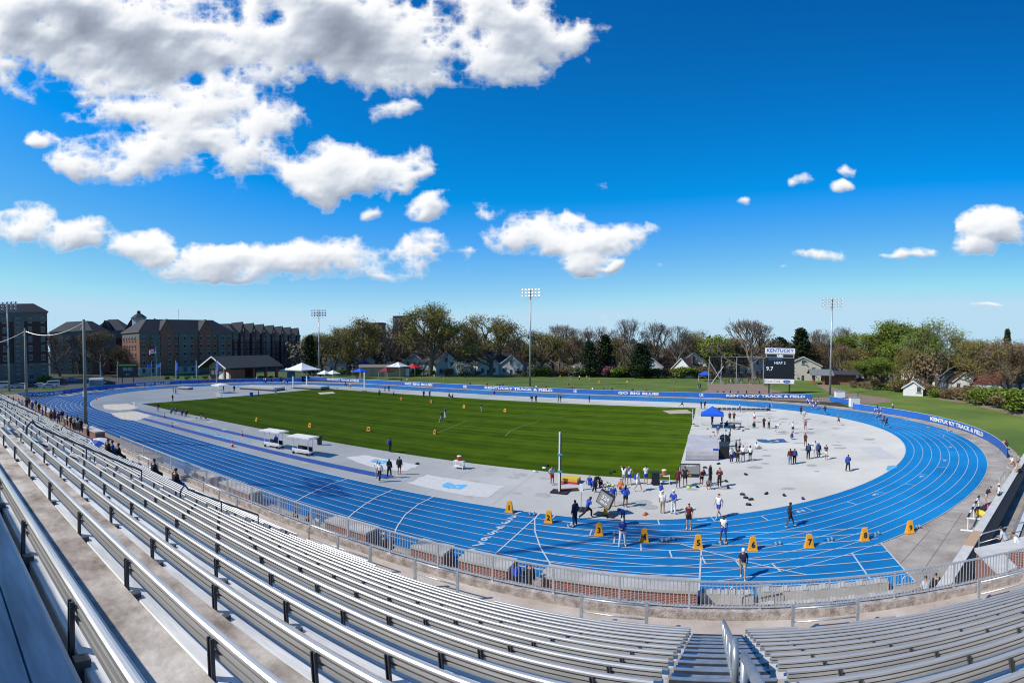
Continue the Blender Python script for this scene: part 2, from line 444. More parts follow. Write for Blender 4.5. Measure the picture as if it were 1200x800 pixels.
# throwing sector dirt and paths
mb = MB(); mb.poly([tuple(G(*p))[:2]+(-.05,) for p in ((812,463), (830,456), (828,449), (890,449), (905,456), (960,468), (900,467))])
mb.poly([tuple(G(*p))[:2]+(-.05,) for p in ((955,449), (962,449), (1000,461), (1038,466), (1046,471), (1008,471), (975,462))])
mb.poly([tuple(G(*p))[:2]+(-.05,) for p in ((1100,466), (1130,469), (1200,485), (1200,489), (1130,472), (1100,468))])
mb.poly([tuple(G(*p))[:2]+(-.05,) for p in ((1172,527), (1188,531), (1195,540), (1180,539))])
mb.poly([(14,119.5,-.06),(38,112,-.06),(46,122,-.06),(30,128,-.06),(14,124,-.06)])
struct('dirt_path', mb, PATHM)
mb = MB(); mb.poly([(-185, -20, -.055), (-152, -20, -.055), (-150, 88, -.055), (-186, 88, -.055)]); struct('parking_lot', mb, ASPH)
mb = MB()
for i in range(26):
    p = G(432+i*1.0, 451+random.uniform(-4, 6)); 
for px, py in ((640,446),(655,447),(668,445),(690,449),(742,445),(756,443),(700,446),(760,446),(672,444)):
    p = G(px, py); seg(mb, p, p+Vector((4, .8, 0)), .5, -.054)
struct('practice_field_markings', mb, mat('worn_chalk', (.22, .27, .17), .9))
# ------------------------------------------------------------------ the grandstand
SY = -.008
def S3(x, y, z=0): return Vector((x*cos(SY)-y*sin(SY), x*sin(SY)+y*cos(SY), z))
Y0, DEP, RISE, Z0 = 12.725, .8, .397, 4.09
def rowY(k): return Y0 - DEP*k
def rowZ(k): return Z0 + RISE*k
NR = 18
XS0, XS1 = -68.0, 17.0
root = mb = MB()
for k in range(NR):
    ya = rowY(k)-.13; yb = ya + DEP
    if k == 0: yb = 13.15
    mb.box(XS0 if k > 2 else -40.2, XS1, ya, yb-.0005, rowZ(k)-(.6 if k else 4), rowZ(k)+.25)
o = mb.build('stand_steps', CONC_STEP, rz=SY); tag(o, kind='structure')
mb = MB(); mb.box(-40.2, XS1, 13.151, 14.70, 3.6, 4.085); o = mb.build('walkway', mat('walkway_concrete', (.40,.33,.27), .9, scale=.8, col2=(.56,.49,.42), detail=9, bump=.15, bscale=20), rz=SY); tag(o, kind='structure')
mb = MB(); mb.box(-40.2, XS1, 14.55, 15.0, 0, 4.33)
o = mb.build('stand_front_wall', ROUGH_CURB, rz=SY); tag(o, 'rough concrete curb wall along the front of the aluminium grandstand', 'wall')

_bm = {}
def bench_meshes(ln):
    key = round(ln, 2)
    if key in _bm: return _bm[key]
    seat = MB()
    seat.extrude([(-.055,.485),(-.055,.557),(-.047,.565),(.055,.565),(.060,.557),(.065,.565),(.165,.565),(.175,.555),(.175,.522),(.165,.517),(.165,.53),(-.04,.53),(-.04,.485)], 0, ln)
    back = MB()
    back.extrude([(.02,.772),(.02,.792),(.012,.803),(-.004,.807),(-.020,.803),(-.032,.792),(-.032,.772)], 0, ln)
    back.extrude([(.02,.722),(.02,.750),(-.030,.750),(-.030,.722)], 0, ln)
    back.extrude([(.02,.672),(.02,.700),(-.030,.700),(-.030,.672)], 0, ln)
    back.extrude([(.004,.678),(.004,.785),(.0,.785),(.0,.678)], .002, ln-.002, 1)  # dark strip added behind the slats, painting shade into the gaps
    _bm[key] = (seat.mesh('seat', ALU_SEAT), back.mesh('backrest', [ALU, DARKST]))
    return _bm[key]
br = MB()
def slant(x0, x1, w):
    i = len(br.v); y = -.034; q = .055
    br.v += [(x0,y,.775),(x1,y,.775),(x1,y-w,.775),(x0,y-w,.775),(x0+q,y-.022,.47),(x1+q,y-.022,.47),(x1+q,y-.022-w,.47),(x0+q,y-.022-w,.47)]
    for f in ((0,1,2,3),(7,6,5,4),(0,4,5,1),(1,5,6,2),(2,6,7,3),(3,7,4,0)): br.f.append(tuple(i+k for k in f)); br.m.append(0)
slant(-.022, -.013, .026); slant(.010, .019, .026); slant(-.014, .012, .010)
br.box(.028, .080, -.092, -.058, .42, .49)
br.box(.080, .19, -.088, -.060, .43, .465)
br.box(.16, .215, -.095, -.02, .44, .60)
br.box(-.02, .02, -.04, .15, .48, .528)
br.box(-.02, .02, .10, .14, .25, .48)
br.box(-.02, .02, -.04, .0, .25, .48)
BRK = br.mesh('back_bracket', mat('bracket_dark_metal', (.085, .09, .10), .5, .4))
ORD = ['front', 'second', 'third', 'fourth', 'fifth', 'sixth', 'seventh', 'eighth', 'ninth', 'tenth', 'eleventh', 'twelfth', 'thirteenth', 'fourteenth', 'fifteenth', 'sixteenth', 'seventeenth', 'eighteenth']
def bench(x0, x1, k, where):
    ln = x1 - x0; sm, bmh = bench_meshes(ln)
    p = S3(x0, rowY(k), rowZ(k))
    o = thing('stadium_bench', f'aluminium bench with backrest, {ORD[k]} row up, {where}', 'bench', p, SY, 'aluminium benches of the grandstand')
    link('seat', sm, o); link('backrest', bmh, o)
    n = max(2, int(round(ln/1.22))); 
    for i in range(n):
        link('back_bracket', BRK, o, ((i+.5)*ln/n, 0, 0))
secs = [(-12.7, -.55, 'beside the middle stair'), (-26.3, -14.1, 'second block from the middle stair'), (-39.9, -27.7, 'third block from the middle stair'),
        (-53.5, -41.3, 'fourth block from the middle stair'), (-66.9, -54.9, 'last block towards the campus')]
for k in range(17):
    for (a, b, wh) in secs:
        if b < -6.8*max(rowY(k)+.5, .05) - 0 : continue
        if k < 3 and b < -41: continue
        if k == 0 and b == -.55:
            bench(-2.9, -.55, k, 'short piece touching the middle stair'); bench(-12.7, -10.6, k, 'short piece at the first aisle'); continue
        if k == 1 and b == -.55:
            bench(-5.6, -.55, k, 'half length touching the middle stair'); bench(-12.7, -9.6, k, 'short piece at the first aisle'); continue
        bench(a, b, k, wh)
    if k == 16: pass
    if k == 0:
        for a, b, t in ((.85, 2.2, 'short piece on the scoreboard side of the stair'), (3.6, 4.9, 'short piece standing alone on the scoreboard side'), (5.9, 7.6, 'middle short piece on the scoreboard side'), (8.6, 12.9, 'end piece by the brick wall')):
            bench(a, b, k, t)
    elif rowY(k) > .9: bench(.85, 12.9, k, 'on the scoreboard side of the stair')
# wide deck plank at the photographer's row
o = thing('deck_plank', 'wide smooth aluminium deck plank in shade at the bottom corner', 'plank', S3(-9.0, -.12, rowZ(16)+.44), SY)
mb = MB(); mb.extrude([(0,0),(0,.035),(.145,.035),(.150,.022),(.155,.035),(.295,.035),(.300,.022),(.305,.035),(.445,.035),(.45,.022),(.455,.035),(.60,.035),(.625,.02),(.625,-.03),(.6,-.03),(.6,0)], 0, 8.2); mb.build('plank_board', mat('shade_tinted_aluminium', (.30,.32,.35), .45, .3, var=.35, scale=3, stretch=(.5,3,3), detail=9), o)  # blue-grey colour darkened to paint in the plank's shade
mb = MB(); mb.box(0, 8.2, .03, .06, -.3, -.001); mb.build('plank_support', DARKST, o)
# aisle steps
def aisle_steps(xc, w, k0, k1, name='aisle_stairs'):
    mb = MB()
    for k in range(k0, k1):
        y = rowY(k)-.13
        mb.box(xc-w/2, xc+w/2, y+.0, y+.36, rowZ(k)+.252, rowZ(k)+RISE/2+.25, 0); mb.box(xc-w/2, xc+w/2, y+.362, y+DEP-.002, rowZ(k)+.1, rowZ(k)+.256, 0)  # dark tread boxes: own dark colour plus the benches' shadow painted in
        for yy, zz in ((y+.36, rowZ(k)+RISE/2), (y, rowZ(k)+RISE)):
            mb.box(xc-w/2, xc+w/2, yy-.045, yy+.012, zz+.22, zz+.264, 1)
    o = mb.build(name, [mat('dark_stair_tread', (.025, .026, .03), .8, var=.3, scale=6), DARKST if False else bpy.data.materials['rail_steel']], rz=SY)
    return tag(o, kind='structure')
aisle_steps(.15, 1.35, 0, 17)
for x in (-13.4, -27, -40.6, -54.2): aisle_steps(x, 1.3, 0, 16)

def slope_rail(xc, ya, yb, h, r, label, name='aisle_handrail', arch=True, mid=True, posts=2, m=RAILM):
    """tubular rail down the slope from ya (upper) to yb (lower)"""
    def zt(y): return rowZ(0) + RISE*(Y0-y)/DEP + .15
    h = h-.17
    o = thing(name, label, 'handrail', S3(xc, ya, zt(ya)), SY, 'aisle handrails')
    def loc(y, hh): return (0, y-ya, zt(y)-zt(ya)+hh)
    mb = MB(); pts = []
    if arch:
        pts += [loc(ya, 0), loc(ya, h-.25)]
        for t in range(1, 6):
            a = pi/2*t/6; pts.append((0, .25*(1-cos(a)), h-.25+.25*sin(a)))
    pts += [loc(ya+.28, h-.01), loc(yb, h)]
    mb.path(pts, r, 10); mb.build('top_rail', m, o, smooth=True)
    if mid:
        mb = MB(); mb.tube(loc(ya, h*.5), loc(yb, h*.5), r*.8, n=8); mb.build('middle_rail', m, o, smooth=True)
    n = posts
    for i in range(n):
        y = yb + (ya-yb)*i/n
        mb = MB(); mb.tube(loc(y, -.3), loc(y, h), r*.85, n=8); mb.tube(loc(y, 0), (0, y-ya, zt(y)-zt(ya)+.03), r*2, n=8); mb.build('post', m, o, smooth=True)
    return o
slope_rail(.29, 6.0, 12.6, 1.02, .045, 'long pale tubular handrail down the middle stair to the walkway', posts=4)
slope_rail(.36, 1.6, 5.45, 1.0, .05, 'thick tubular handrail end on the middle stair nearest the camera', posts=2, arch=False)
DKRAIL = mat('dark_painted_rail', (.10, .13, .18), .4, .5, var=.2, scale=5)
for x, nm in ((-13.5, 'first aisle from the middle stair'), (-27.1, 'second aisle from the middle stair'), (-40.7, 'third aisle from the middle stair'), (-54.3, 'last aisle')):
    slope_rail(x, 2.7, 6.1, 1.07, .03, f'upper dark tube handrail on the {nm}', m=DKRAIL)
    slope_rail(x, 7.4, 10.4, 1.07, .03, f'lower dark tube handrail on the {nm}', m=DKRAIL)
# short guard rails on the walkway
def walk_rail(x0, x1, y, h, label, arch=False):
    z = 4.085
    o = thing('walkway_guard_rail', label, 'guard rail', S3(x0, y, z), SY, 'short guard rails on the walkway')
    ln = x1-x0; r = .03
    mb = MB(); pts = []
    if arch:
        pts = [(0, 0, 0), (0, 0, h-.2)] + [(.2*(1-cos(pi/2*t/5)), 0, h-.2+.2*sin(pi/2*t/5)) for t in range(1, 6)]
        pts += [(ln, 0, h)]
    else: pts = [(0, 0, h-.12), (ln, 0, h-.12)]
    mb.path(pts, r, 8); mb.build('top_rail', GALV, o, smooth=True)
    mb = MB(); mb.tube((0, 0, h*.5), (ln, 0, h*.5), r*.8); mb.build('middle_rail', GALV, o, smooth=True)
    for xx in ((0, ln) if not arch else (ln*.5, ln)):
        mb = MB(); mb.box(xx-.045, xx+.045, -.03, .03, 0, h); mb.build('post', GALV, o)
walk_rail(-14.2, -11.1, 13.45, .95, 'arched guard rail by the foot of the first aisle', True)
walk_rail(-9.2, -7.6, 13.45, 1.0, 'square-posted guard rail by the long brick ledge')
walk_rail(-3.65, -1.8, 13.5, 1.0, 'two-post guard rail just before the middle stair')
walk_rail(2.2, 4.05, 13.5, 1.0, 'two-post guard rail just past the middle stair')
walk_rail(7.95, 12.0, 13.5, 1.0, 'guard rail running towards the brick wall')
walk_rail(-22.0, -19.0, 13.4, .95, 'arched guard rail between the first and second aisle', True)
walk_rail(-30.0, -27.2, 13.4, .95, 'arched guard rail by the second aisle foot', True)

# picket fence on the curb
f = thing('picket_fence', 'galvanised picket fence running along the front of the grandstand', 'fence', S3(-36.4, 14.72, 4.33), SY)
bay = 2.1; nb = 25
pk = MB()
for i in range(1, 18):
    x = bay*i/18; pk.box(x-.010, x+.010, -.010, .010, .07, .80)
pk.box(0, bay, -.018, .018, .055, .09)
PKM = pk.mesh('picket_panel', GALV)
tr = MB(); tr.box(0, bay, -.028, .028, .80, .85); TRM = tr.mesh('top_rail', mat('bright_galvanised', (.62, .64, .65), .35, .5, var=.1, scale=8))
ps = MB(); ps.box(-.03, .03, -.03, .03, -.15, .80); ps.box(-.06, .06, -.05, .05, -.02, .01); PSM = ps.mesh('post', GALV)
for i in range(nb):
    link('picket_panel', PKM, f, (bay*i, 0, 0)); link('top_rail', TRM, f, (bay*i, 0, 0)); link('post', PSM, f, (bay*i, 0, 0))
link('post', PSM, f, (bay*nb, 0, 0))
mb = MB(); mb.box(-112, -40.25, 10.4, 20.4, 0, 2.2); o = mb.build('concourse', PATHM, rz=SY); tag(o, kind='structure')
# unseen wall added behind the top rows, sized to shade the nearest planks
o = thing('unseen_shade_wall', 'unseen concrete wall added behind the top row to shade the plank', 'wall', S3(-16, -1.15, 10.4), SY)
mb = MB(); mb.box(0, 15.2, -.15, 0, 0, 2.65); mb.build('shade_wall_body', CONC, o)
mb = MB(); mb.box(0, 15.2, -.2, .05, 2.65, 2.77); mb.build('shade_wall_cap', CONC, o)
# brick ledges between the stand and the track
LED_Y0, LED_Y1, LED_Z = 22.75, 24.02, .95
def xat(px, y):
    d = ray(px, 408); return d.x/d.y*y
def ledge(p0, p1, label, h=LED_Z):
    a = xat(p0, LED_Y0); b = xat(p1, LED_Y0)
    o = thing('brick_ledge', label, 'ledge', (a, LED_Y0, 0), 0, 'brick ledges along the outside lane')
    mb = MB(); mb.box(0, b-a, .0, LED_Y1-LED_Y0, 0, h-.14); mb.build('brick_base', BRICK, o)
    mb = MB(); mb.box(-.05, b-a+.05, -.06, LED_Y1-LED_Y0+.03, h-.14, h); mb.build('concrete_cap', CONC, o)
ledge(637, 822, 'longest brick ledge with pale cap, below the numbered lanes')
ledge(539, 596, 'brick ledge beside the white lane numerals at the finish line')
ledge(482, 519, 'short brick ledge next to the man in the blue cap')
ledge(380, 428, 'brick ledge behind the picket fence near the curved exchange lines')
ledge(255, 290, 'brick ledge opposite the two white canopies')
ledge(222, 243, 'small brick ledge left of the shadow line', )
def ledge2(px, py, w, label):
    p = G(px, py-9, 2.2); o = thing('brick_ledge', label, 'ledge', p, 0, 'brick ledges along the outside lane')
    mb = MB(); mb.box(0, w, 0, 1.1, 0, .75); mb.build('brick_base', BRICK, o)
    mb = MB(); mb.box(-.05, w+.05, -.06, 1.13, .75, .9); mb.build('concrete_cap', CONC, o)
ledge2(98, 518, 4.0, 'brick ledge beside the tall wooden pole foot')
ledge2(75, 506, 4.5, 'brick ledge among the crowd past the fence end')
ledge2(48, 494, 5.0, 'brick ledge behind the person in blue in the crowd')
# plain concrete kerb benches right of the brick ledge
def slab_bench(px0, px1, y, z, label):
    a = xat(px0, y); b = xat(px1, y)
    o = thing('concrete_seat_wall', label, 'seat wall', (a, y, 0), 0, 'low concrete seat walls')
    mb = MB(); mb.box(0, b-a, 0, .45, 0, z); mb.build('seat_block', CONC, o)
    n = 7
    for i in range(n):
        mb = MB(); mb.box((b-a)*(i+.3)/n, (b-a)*(i+.6)/n, -.02, .47, z, z+.04); mb.build('seat_pad', mat('seat_pad_grey', (.5, .47, .43), .8) if i == 0 and 'seat_pad_grey' not in bpy.data.materials else bpy.data.materials['seat_pad_grey'], o)
slab_bench(826, 890, 23.4, .5, 'low concrete seat wall at the end of the brick ledge')
slab_bench(895, 1050, 23.6, .5, 'long low concrete seat wall below the sprint start line')
slab_bench(900, 1068, 22.3, .45, 'second low concrete seat wall in front of the long one')
def bike_rack(px, y, label):
    o = thing('folded_barrier', label, 'barrier', (xat(px, y), y, 0), .1, 'folded steel barriers')
    mb = MB(); mb.path([(0,0,.1),(0,0,1.0),(.1,0,1.1),(1.9,0,1.1),(2,0,1.0),(2,0,.1)], .025); mb.build('barrier_frame', GALV, o)
    mb = MB()
    for i in range(1, 12): mb.tube((i*2/12,0,.25),(i*2/12,0,1.1),.01,n=4)
    mb.tube((0,0,.25),(2,0,.25),.015,n=6); mb.build('barrier_bars', GALV, o)
    for x in (.2, 1.8):
        mb = MB(); mb.box(x-.03, x+.03, -.3, .3, 0, .1); mb.build('foot', GALV, o)
bike_rack(862, 22.9, 'steel crowd barrier by the end of the brick ledge')
bike_rack(1066, 22.7, 'steel crowd barrier beneath the corner of the sprint lanes')

# ---- lower bleacher beside the bend
A_ = G(1136, 635, 1.15); B_ = G(1199, 536, 1.15)
dv = (B_ - A_); ln = hypot(dv.x, dv.y); ang = atan2(dv.y, dv.x)
bl = thing('bend_bleacher', 'small grey bleacher behind a white-capped wall beside the bend', 'bleacher', (A_.x, A_.y, 0), ang)
def bx(nm, m, *a):
    mb = MB(); mb.box(*a); return mb.build(nm, m, bl)
LB = ln+6
bx('front_wall', CONC, -8.2, LB, -.25, .15, 0, 1.05)
bx('wall_cap', mat('pale_cap', (.58, .56, .52), .85, var=.1, scale=2), -8.2, LB, -.40, .22, 1.05, 1.15)
bx('windscreen', mat('black_windscreen', (.012, .012, .014), .8), -8.0, LB, -1.1, -.42, .9, 1.0)
bx('pad_panel', mat('tan_pad', (.50, .33, .20), .8), -.6, 1.9, -.42, .20, 1.153, 1.18)
for i in range(6):
    bx('deck', mat('deck_grey', (.20, .20, .20), .8, var=.2, scale=3) if i == 0 else bpy.data.materials['deck_grey'], -6 if i < 3 else 4.0, LB, -1.9-.75*i-.70, -1.9-.75*i, .3+.25*i, .5+.25*i)
    bx('bleacher_seat', ALU_SEAT, -6 if i < 3 else 4.0, LB, -1.9-.75*i-.68, -1.9-.75*i-.38, .82+.25*i, .87+.25*i)
    for x in range(0, int(LB), 3):
        bx('seat_support', DARKST, x+4.2, x+4.26, -1.9-.75*i-.6, -1.9-.75*i-.45, .5+.25*i, .82+.25*i) if x < LB-5 else None
bx('side_block', mat('pale_cap2', (.52, .49, .44), .85, var=.1, scale=2), -2.5, 4.0, -5.0, -3.75, 0, 2.0)
o = thing('steel_stair_rail', 'shiny steel handrail between the bleacher and the brick wall', 'handrail', G(1147, 648, 1.2))
o.rotation_euler = (0, 0, ang-.9)
mb = MB(); mb.path([(0,0,0),(0,0,.9),(.2,0,1.05),(2.9,0,1.35),(3.0,0,1.2),(3.0,0,.2)], .035); mb.build('top_rail', RAILM, o, smooth=True)
mb = MB(); mb.tube((0,0,.55),(3.0,0,.9),.03); mb.build('middle_rail', RAILM, o, smooth=True)
# gate rail at track end of the bleacher
o = thing('track_gate', 'folded grey steel gate beside the outside lane', 'gate', G(1171, 575, 0)); o.rotation_euler = (0,0,ang)
mb = MB(); mb.path([(0,0,0),(0,0,1.1),(3,0,1.1),(3,0,0)], .04); mb.build('gate_frame', GALV, o)
mb = MB()
for i in range(1,10): mb.tube((i*.3,0,.1),(i*.3,0,1.1),.012,n=4)
mb.build('gate_bars', GALV, o)
# brick wall with pale cap
bz = 3.1
pts = [G(1142, 642, bz), G(1165, 637, bz), G(1192, 664, bz), G(1172, 672, bz)]
base = (pts[0]+pts[2])/2
o = thing('brick_wall', 'L-shaped red brick wall with wide pale concrete cap by the stair', 'wall', (base.x, base.y, 0))
pp = [(p.x-base.x, p.y-base.y) for p in pts]
mb = MB(); mb.prism([(x*.9, y*.9) for x, y in pp], 0, bz-.16); mb.build('brick_body', BRICK, o)
mb = MB(); mb.prism(pp, bz-.16, bz); mb.build('cap', bpy.data.materials['pale_cap'], o)
p2 = [G(1165, 637, bz), G(1200, 628, bz), G(1215, 640, bz), G(1172, 643, bz)]
qq = [(p.x-base.x, p.y-base.y) for p in p2]
mb = MB(); mb.prism([(x, y-.05) for x, y in qq], 0, bz-.17); mb.build('brick_body', BRICK, o)
mb = MB(); mb.prism(qq, bz-.165, bz-.005); mb.build('cap', bpy.data.materials['pale_cap'], o)
# ------------------------------------------------------------------ people
SKIN_L = mat('skin_light', (.50, .28, .20), .6); SKIN_D = mat('skin_dark', (.10, .045, .028), .55); SKIN_M = mat('skin_tan', (.30, .15, .09), .6)
CLOTH = {}
CC = dict(white=(.72,.72,.72), black=(.012,.012,.014), navy=(.012,.016,.05), blue=(.008,.06,.42), maroon=(.13,.010,.016), grey=(.28,.28,.29), red=(.5,.02,.02), khaki=(.42,.33,.22),
          jeans=(.14,.22,.36), orange=(.7,.16,.03), purple=(.06,.02,.13), brown=(.05,.025,.012), blond=(.42,.27,.10), straw=(.62,.50,.30), yellow=(.75,.5,.04), lime=(.45,.8,.05), dark=(.02,.014,.010), pink=(.6,.05,.2), light=(.45,.5,.55), shoe=(.55,.55,.55))
def cl(n):
    if n not in CLOTH: CLOTH[n] = mat('cloth_'+n, CC[n], .8, var=.12, scale=6)
    return CLOTH[n]
STD = dict(pel=(0,0,.95), wai=(0,0,1.08), che=(0,.01,1.30), nek=(0,0,1.46), hea=(0,.02,1.60), top=(0,.01,1.70),
   shl=(-.17,0,1.40), ell=(-.24,-.03,1.13), wrl=(-.25,.05,.89), hnl=(-.25,.08,.79), shr=(.17,0,1.40), elr=(.24,-.03,1.13), wrr=(.25,.05,.89), hnr=(.25,.08,.79),
   hil=(-.09,0,.90), knl=(-.11,.03,.50), anl=(-.12,-.02,.09), tol=(-.13,.14,.035), hir=(.09,0,.90), knr=(.11,.03,.50), anr=(.12,-.02,.09), tor=(.13,.14,.035))
RAD = dict(pel=(.15,.11), wai=(.13,.10), che=(.16,.11), nek=(.058,.058), hea=(.085,.10), top=(.068,.08), shl=(.068,.068), ell=(.045,.045), wrl=(.03,.03), hnl=(.036,.02),
   hil=(.088,.088), knl=(.056,.056), anl=(.038,.038), tol=(.038,.028))
BON = [('pel','wai'),('wai','che'),('che','nek'),('nek','hea'),('hea','top'),('che','shl'),('shl','ell'),('ell','wrl'),('wrl','hnl'),('che','shr'),('shr','elr'),('elr','wrr'),('wrr','hnr'),
       ('pel','hil'),('hil','knl'),('knl','anl'),('anl','tol'),('pel','hir'),('hir','knr'),('knr','anr'),('anr','tor')]
def shift(d, keys, v):
    for k in keys: d[k] = tuple(a+b for a, b in zip(d[k], v))
UP = ['wai','che','nek','hea','top','shl','ell','wrl','hnl','shr','elr','wrr','hnr']
def rotx(d, keys, c, a):
    for k in keys:
        x, y, z = d[k]; y -= c[1]; z -= c[2]
        d[k] = (x, c[1]+y*cos(a)-z*sin(a), c[2]+y*sin(a)+z*cos(a))
POSES = {}
def pose(name, **kw):
    d = dict(STD); f = kw.pop('f', None); d.update(kw)
    if f: f(d)
    POSES[name] = d
pose('stand')
pose('stance', knl=(-.16,.02,.5), anl=(-.2,-.03,.09), tol=(-.23,.12,.035), knr=(.14,.04,.5), anr=(.18,.02,.09), tor=(.22,.17,.035), elr=(.22,.06,1.14), wrr=(.08,.22,1.14), hnr=(.0,.25,1.17))
pose('hips', ell=(-.36,-.08,1.18), wrl=(-.20,.0,1.02), hnl=(-.14,.03,1.0), elr=(.36,-.08,1.18), wrr=(.20,.0,1.02), hnr=(.14,.03,1.0), knl=(-.15,.02,.5), anl=(-.18,-.02,.09), tol=(-.2,.13,.035))
pose('behind', ell=(-.25,-.12,1.15), wrl=(-.08,-.17,.98), hnl=(-.02,-.18,.95), elr=(.25,-.12,1.15), wrr=(.08,-.17,.98), hnr=(.02,-.18,.93), anl=(-.15,-.02,.09), anr=(.15,-.02,.09), tol=(-.18,.13,.035), tor=(.18,.13,.035))
pose('cross', ell=(-.26,.06,1.16), wrl=(-.06,.20,1.18), hnl=(.04,.20,1.2), elr=(.26,.06,1.16), wrr=(.06,.22,1.15), hnr=(-.04,.22,1.14))
pose('walk', knl=(-.10,.20,.53), anl=(-.10,.30,.12), tol=(-.11,.46,.08), knr=(.10,-.08,.50), anr=(.10,-.33,.14), tor=(.10,-.20,.045), ell=(-.24,-.14,1.15), wrl=(-.24,-.12,.90), hnl=(-.23,-.10,.80), elr=(.24,.08,1.14), wrr=(.22,.24,.96), hnr=(.21,.30,.89))
def _run(d): rotx(d, UP, (0,0,.95), -.22)
pose('run', knl=(-.10,.33,.72), anl=(-.10,.24,.34), tol=(-.10,.38,.28), knr=(.10,-.10,.52), anr=(.10,-.46,.38), tor=(.10,-.50,.24), ell=(-.25,-.22,1.18), wrl=(-.22,-.10,.98), hnl=(-.2,-.04,.96), elr=(.25,.10,1.15), wrr=(.18,.30,1.28), hnr=(.15,.35,1.36), f=_run)
pose('arms_out', ell=(-.45,0,1.42), wrl=(-.70,.02,1.43), hnl=(-.80,.03,1.43), elr=(.45,0,1.42), wrr=(.70,.02,1.43), hnr=(.80,.03,1.43))
pose('hands_head', ell=(-.36,.02,1.60), wrl=(-.16,-.06,1.68), hnl=(-.08,-.08,1.70), elr=(.36,.02,1.60), wrr=(.16,-.06,1.68), hnr=(.08,-.08,1.70))
def _bend(d): rotx(d, UP, (0,0,.95), -1.15)
pose('bend', f=_bend, ell=(-.22,.2,1.25), wrl=(-.22,.40,1.15), hnl=(-.2,.48,1.12), elr=(.22,.2,1.25), wrr=(.22,.40,1.15), hnr=(.2,.48,1.12))
def _sit(d):
    shift(d, UP+['pel','hil','hir'], (0,0,-.82)); rotx(d, UP, (0,0,.13), .18)
pose('sit', f=_sit, knl=(-.16,.42,.42), anl=(-.14,.72,.08), tol=(-.14,.84,.10), knr=(.16,.40,.30), anr=(.15,.74,.08), tor=(.16,.86,.10), ell=(-.24,-.03,1.12), wrl=(-.2,.2,1.02), hnl=(-.18,.28,1.05), elr=(.27,-.12,1.12), wrr=(.27,-.25,.92), hnr=(.27,-.28,.84))
def _squat(d):
    shift(d, UP+['pel','hil','hir'], (0,-.12,-.55)); rotx(d, UP, (0,-.12,.4), -.45)
pose('squat', f=_squat, knl=(-.18,.22,.50), anl=(-.14,-.05,.10), tol=(-.16,.12,.035), knr=(.18,.22,.46), anr=(.14,-.05,.10), tor=(.16,.12,.035), ell=(-.24,.1,1.12), wrl=(-.2,.34,1.05), hnl=(-.15,.42,1.05), elr=(.24,.1,1.12), wrr=(.2,.34,1.05), hnr=(.15,.42,1.05))
def _lunge(d):
    shift(d, UP+['pel','hil','hir'], (0,0,-.12)); rotx(d, UP, (0,0,.83), -.35)
pose('lunge', f=_lunge, knl=(-.12,.36,.50), anl=(-.12,.34,.09), tol=(-.12,.50,.035), knr=(.12,-.28,.42), anr=(.12,-.66,.16), tor=(.12,-.58,.04), ell=(-.42,.04,1.30), wrl=(-.62,.08,1.18), hnl=(-.70,.1,1.14), elr=(.42,-.02,1.40), wrr=(.62,-.04,1.34), hnr=(.70,-.04,1.32))
def _seat(d): shift(d, UP+['pel','hil','hir'], (0,0,-.42)); rotx(d, UP, (0,0,.53), -.12)
pose('seat', f=_seat, knl=(-.13,.44,.50), anl=(-.12,.42,.09), tol=(-.13,.58,.035), knr=(.13,.44,.50), anr=(.12,.40,.09), tor=(.13,.56,.035), ell=(-.24,.06,1.15), wrl=(-.16,.28,1.02), hnl=(-.12,.36,1.0), elr=(.24,.06,1.15), wrr=(.16,.28,1.02), hnr=(.12,.36,1.0))
def _lean(d): rotx(d, UP, (0,0,.95), -.55)
pose('lean', f=_lean, ell=(-.25,.16,1.16), wrl=(-.16,.38,1.30), hnl=(-.14,.46,1.32), elr=(.25,.16,1.16), wrr=(.16,.38,1.30), hnr=(.14,.46,1.32), knr=(.12,.02,.5), anr=(.14,-.12,.09), tor=(.14,.04,.035))
def seg_d(p, a, b):
    ab = b-a; t = max(0, min(1, (p-a).dot(ab)/max(ab.length_squared, 1e-9))); return (p-a-ab*t).length, t
PM = {}
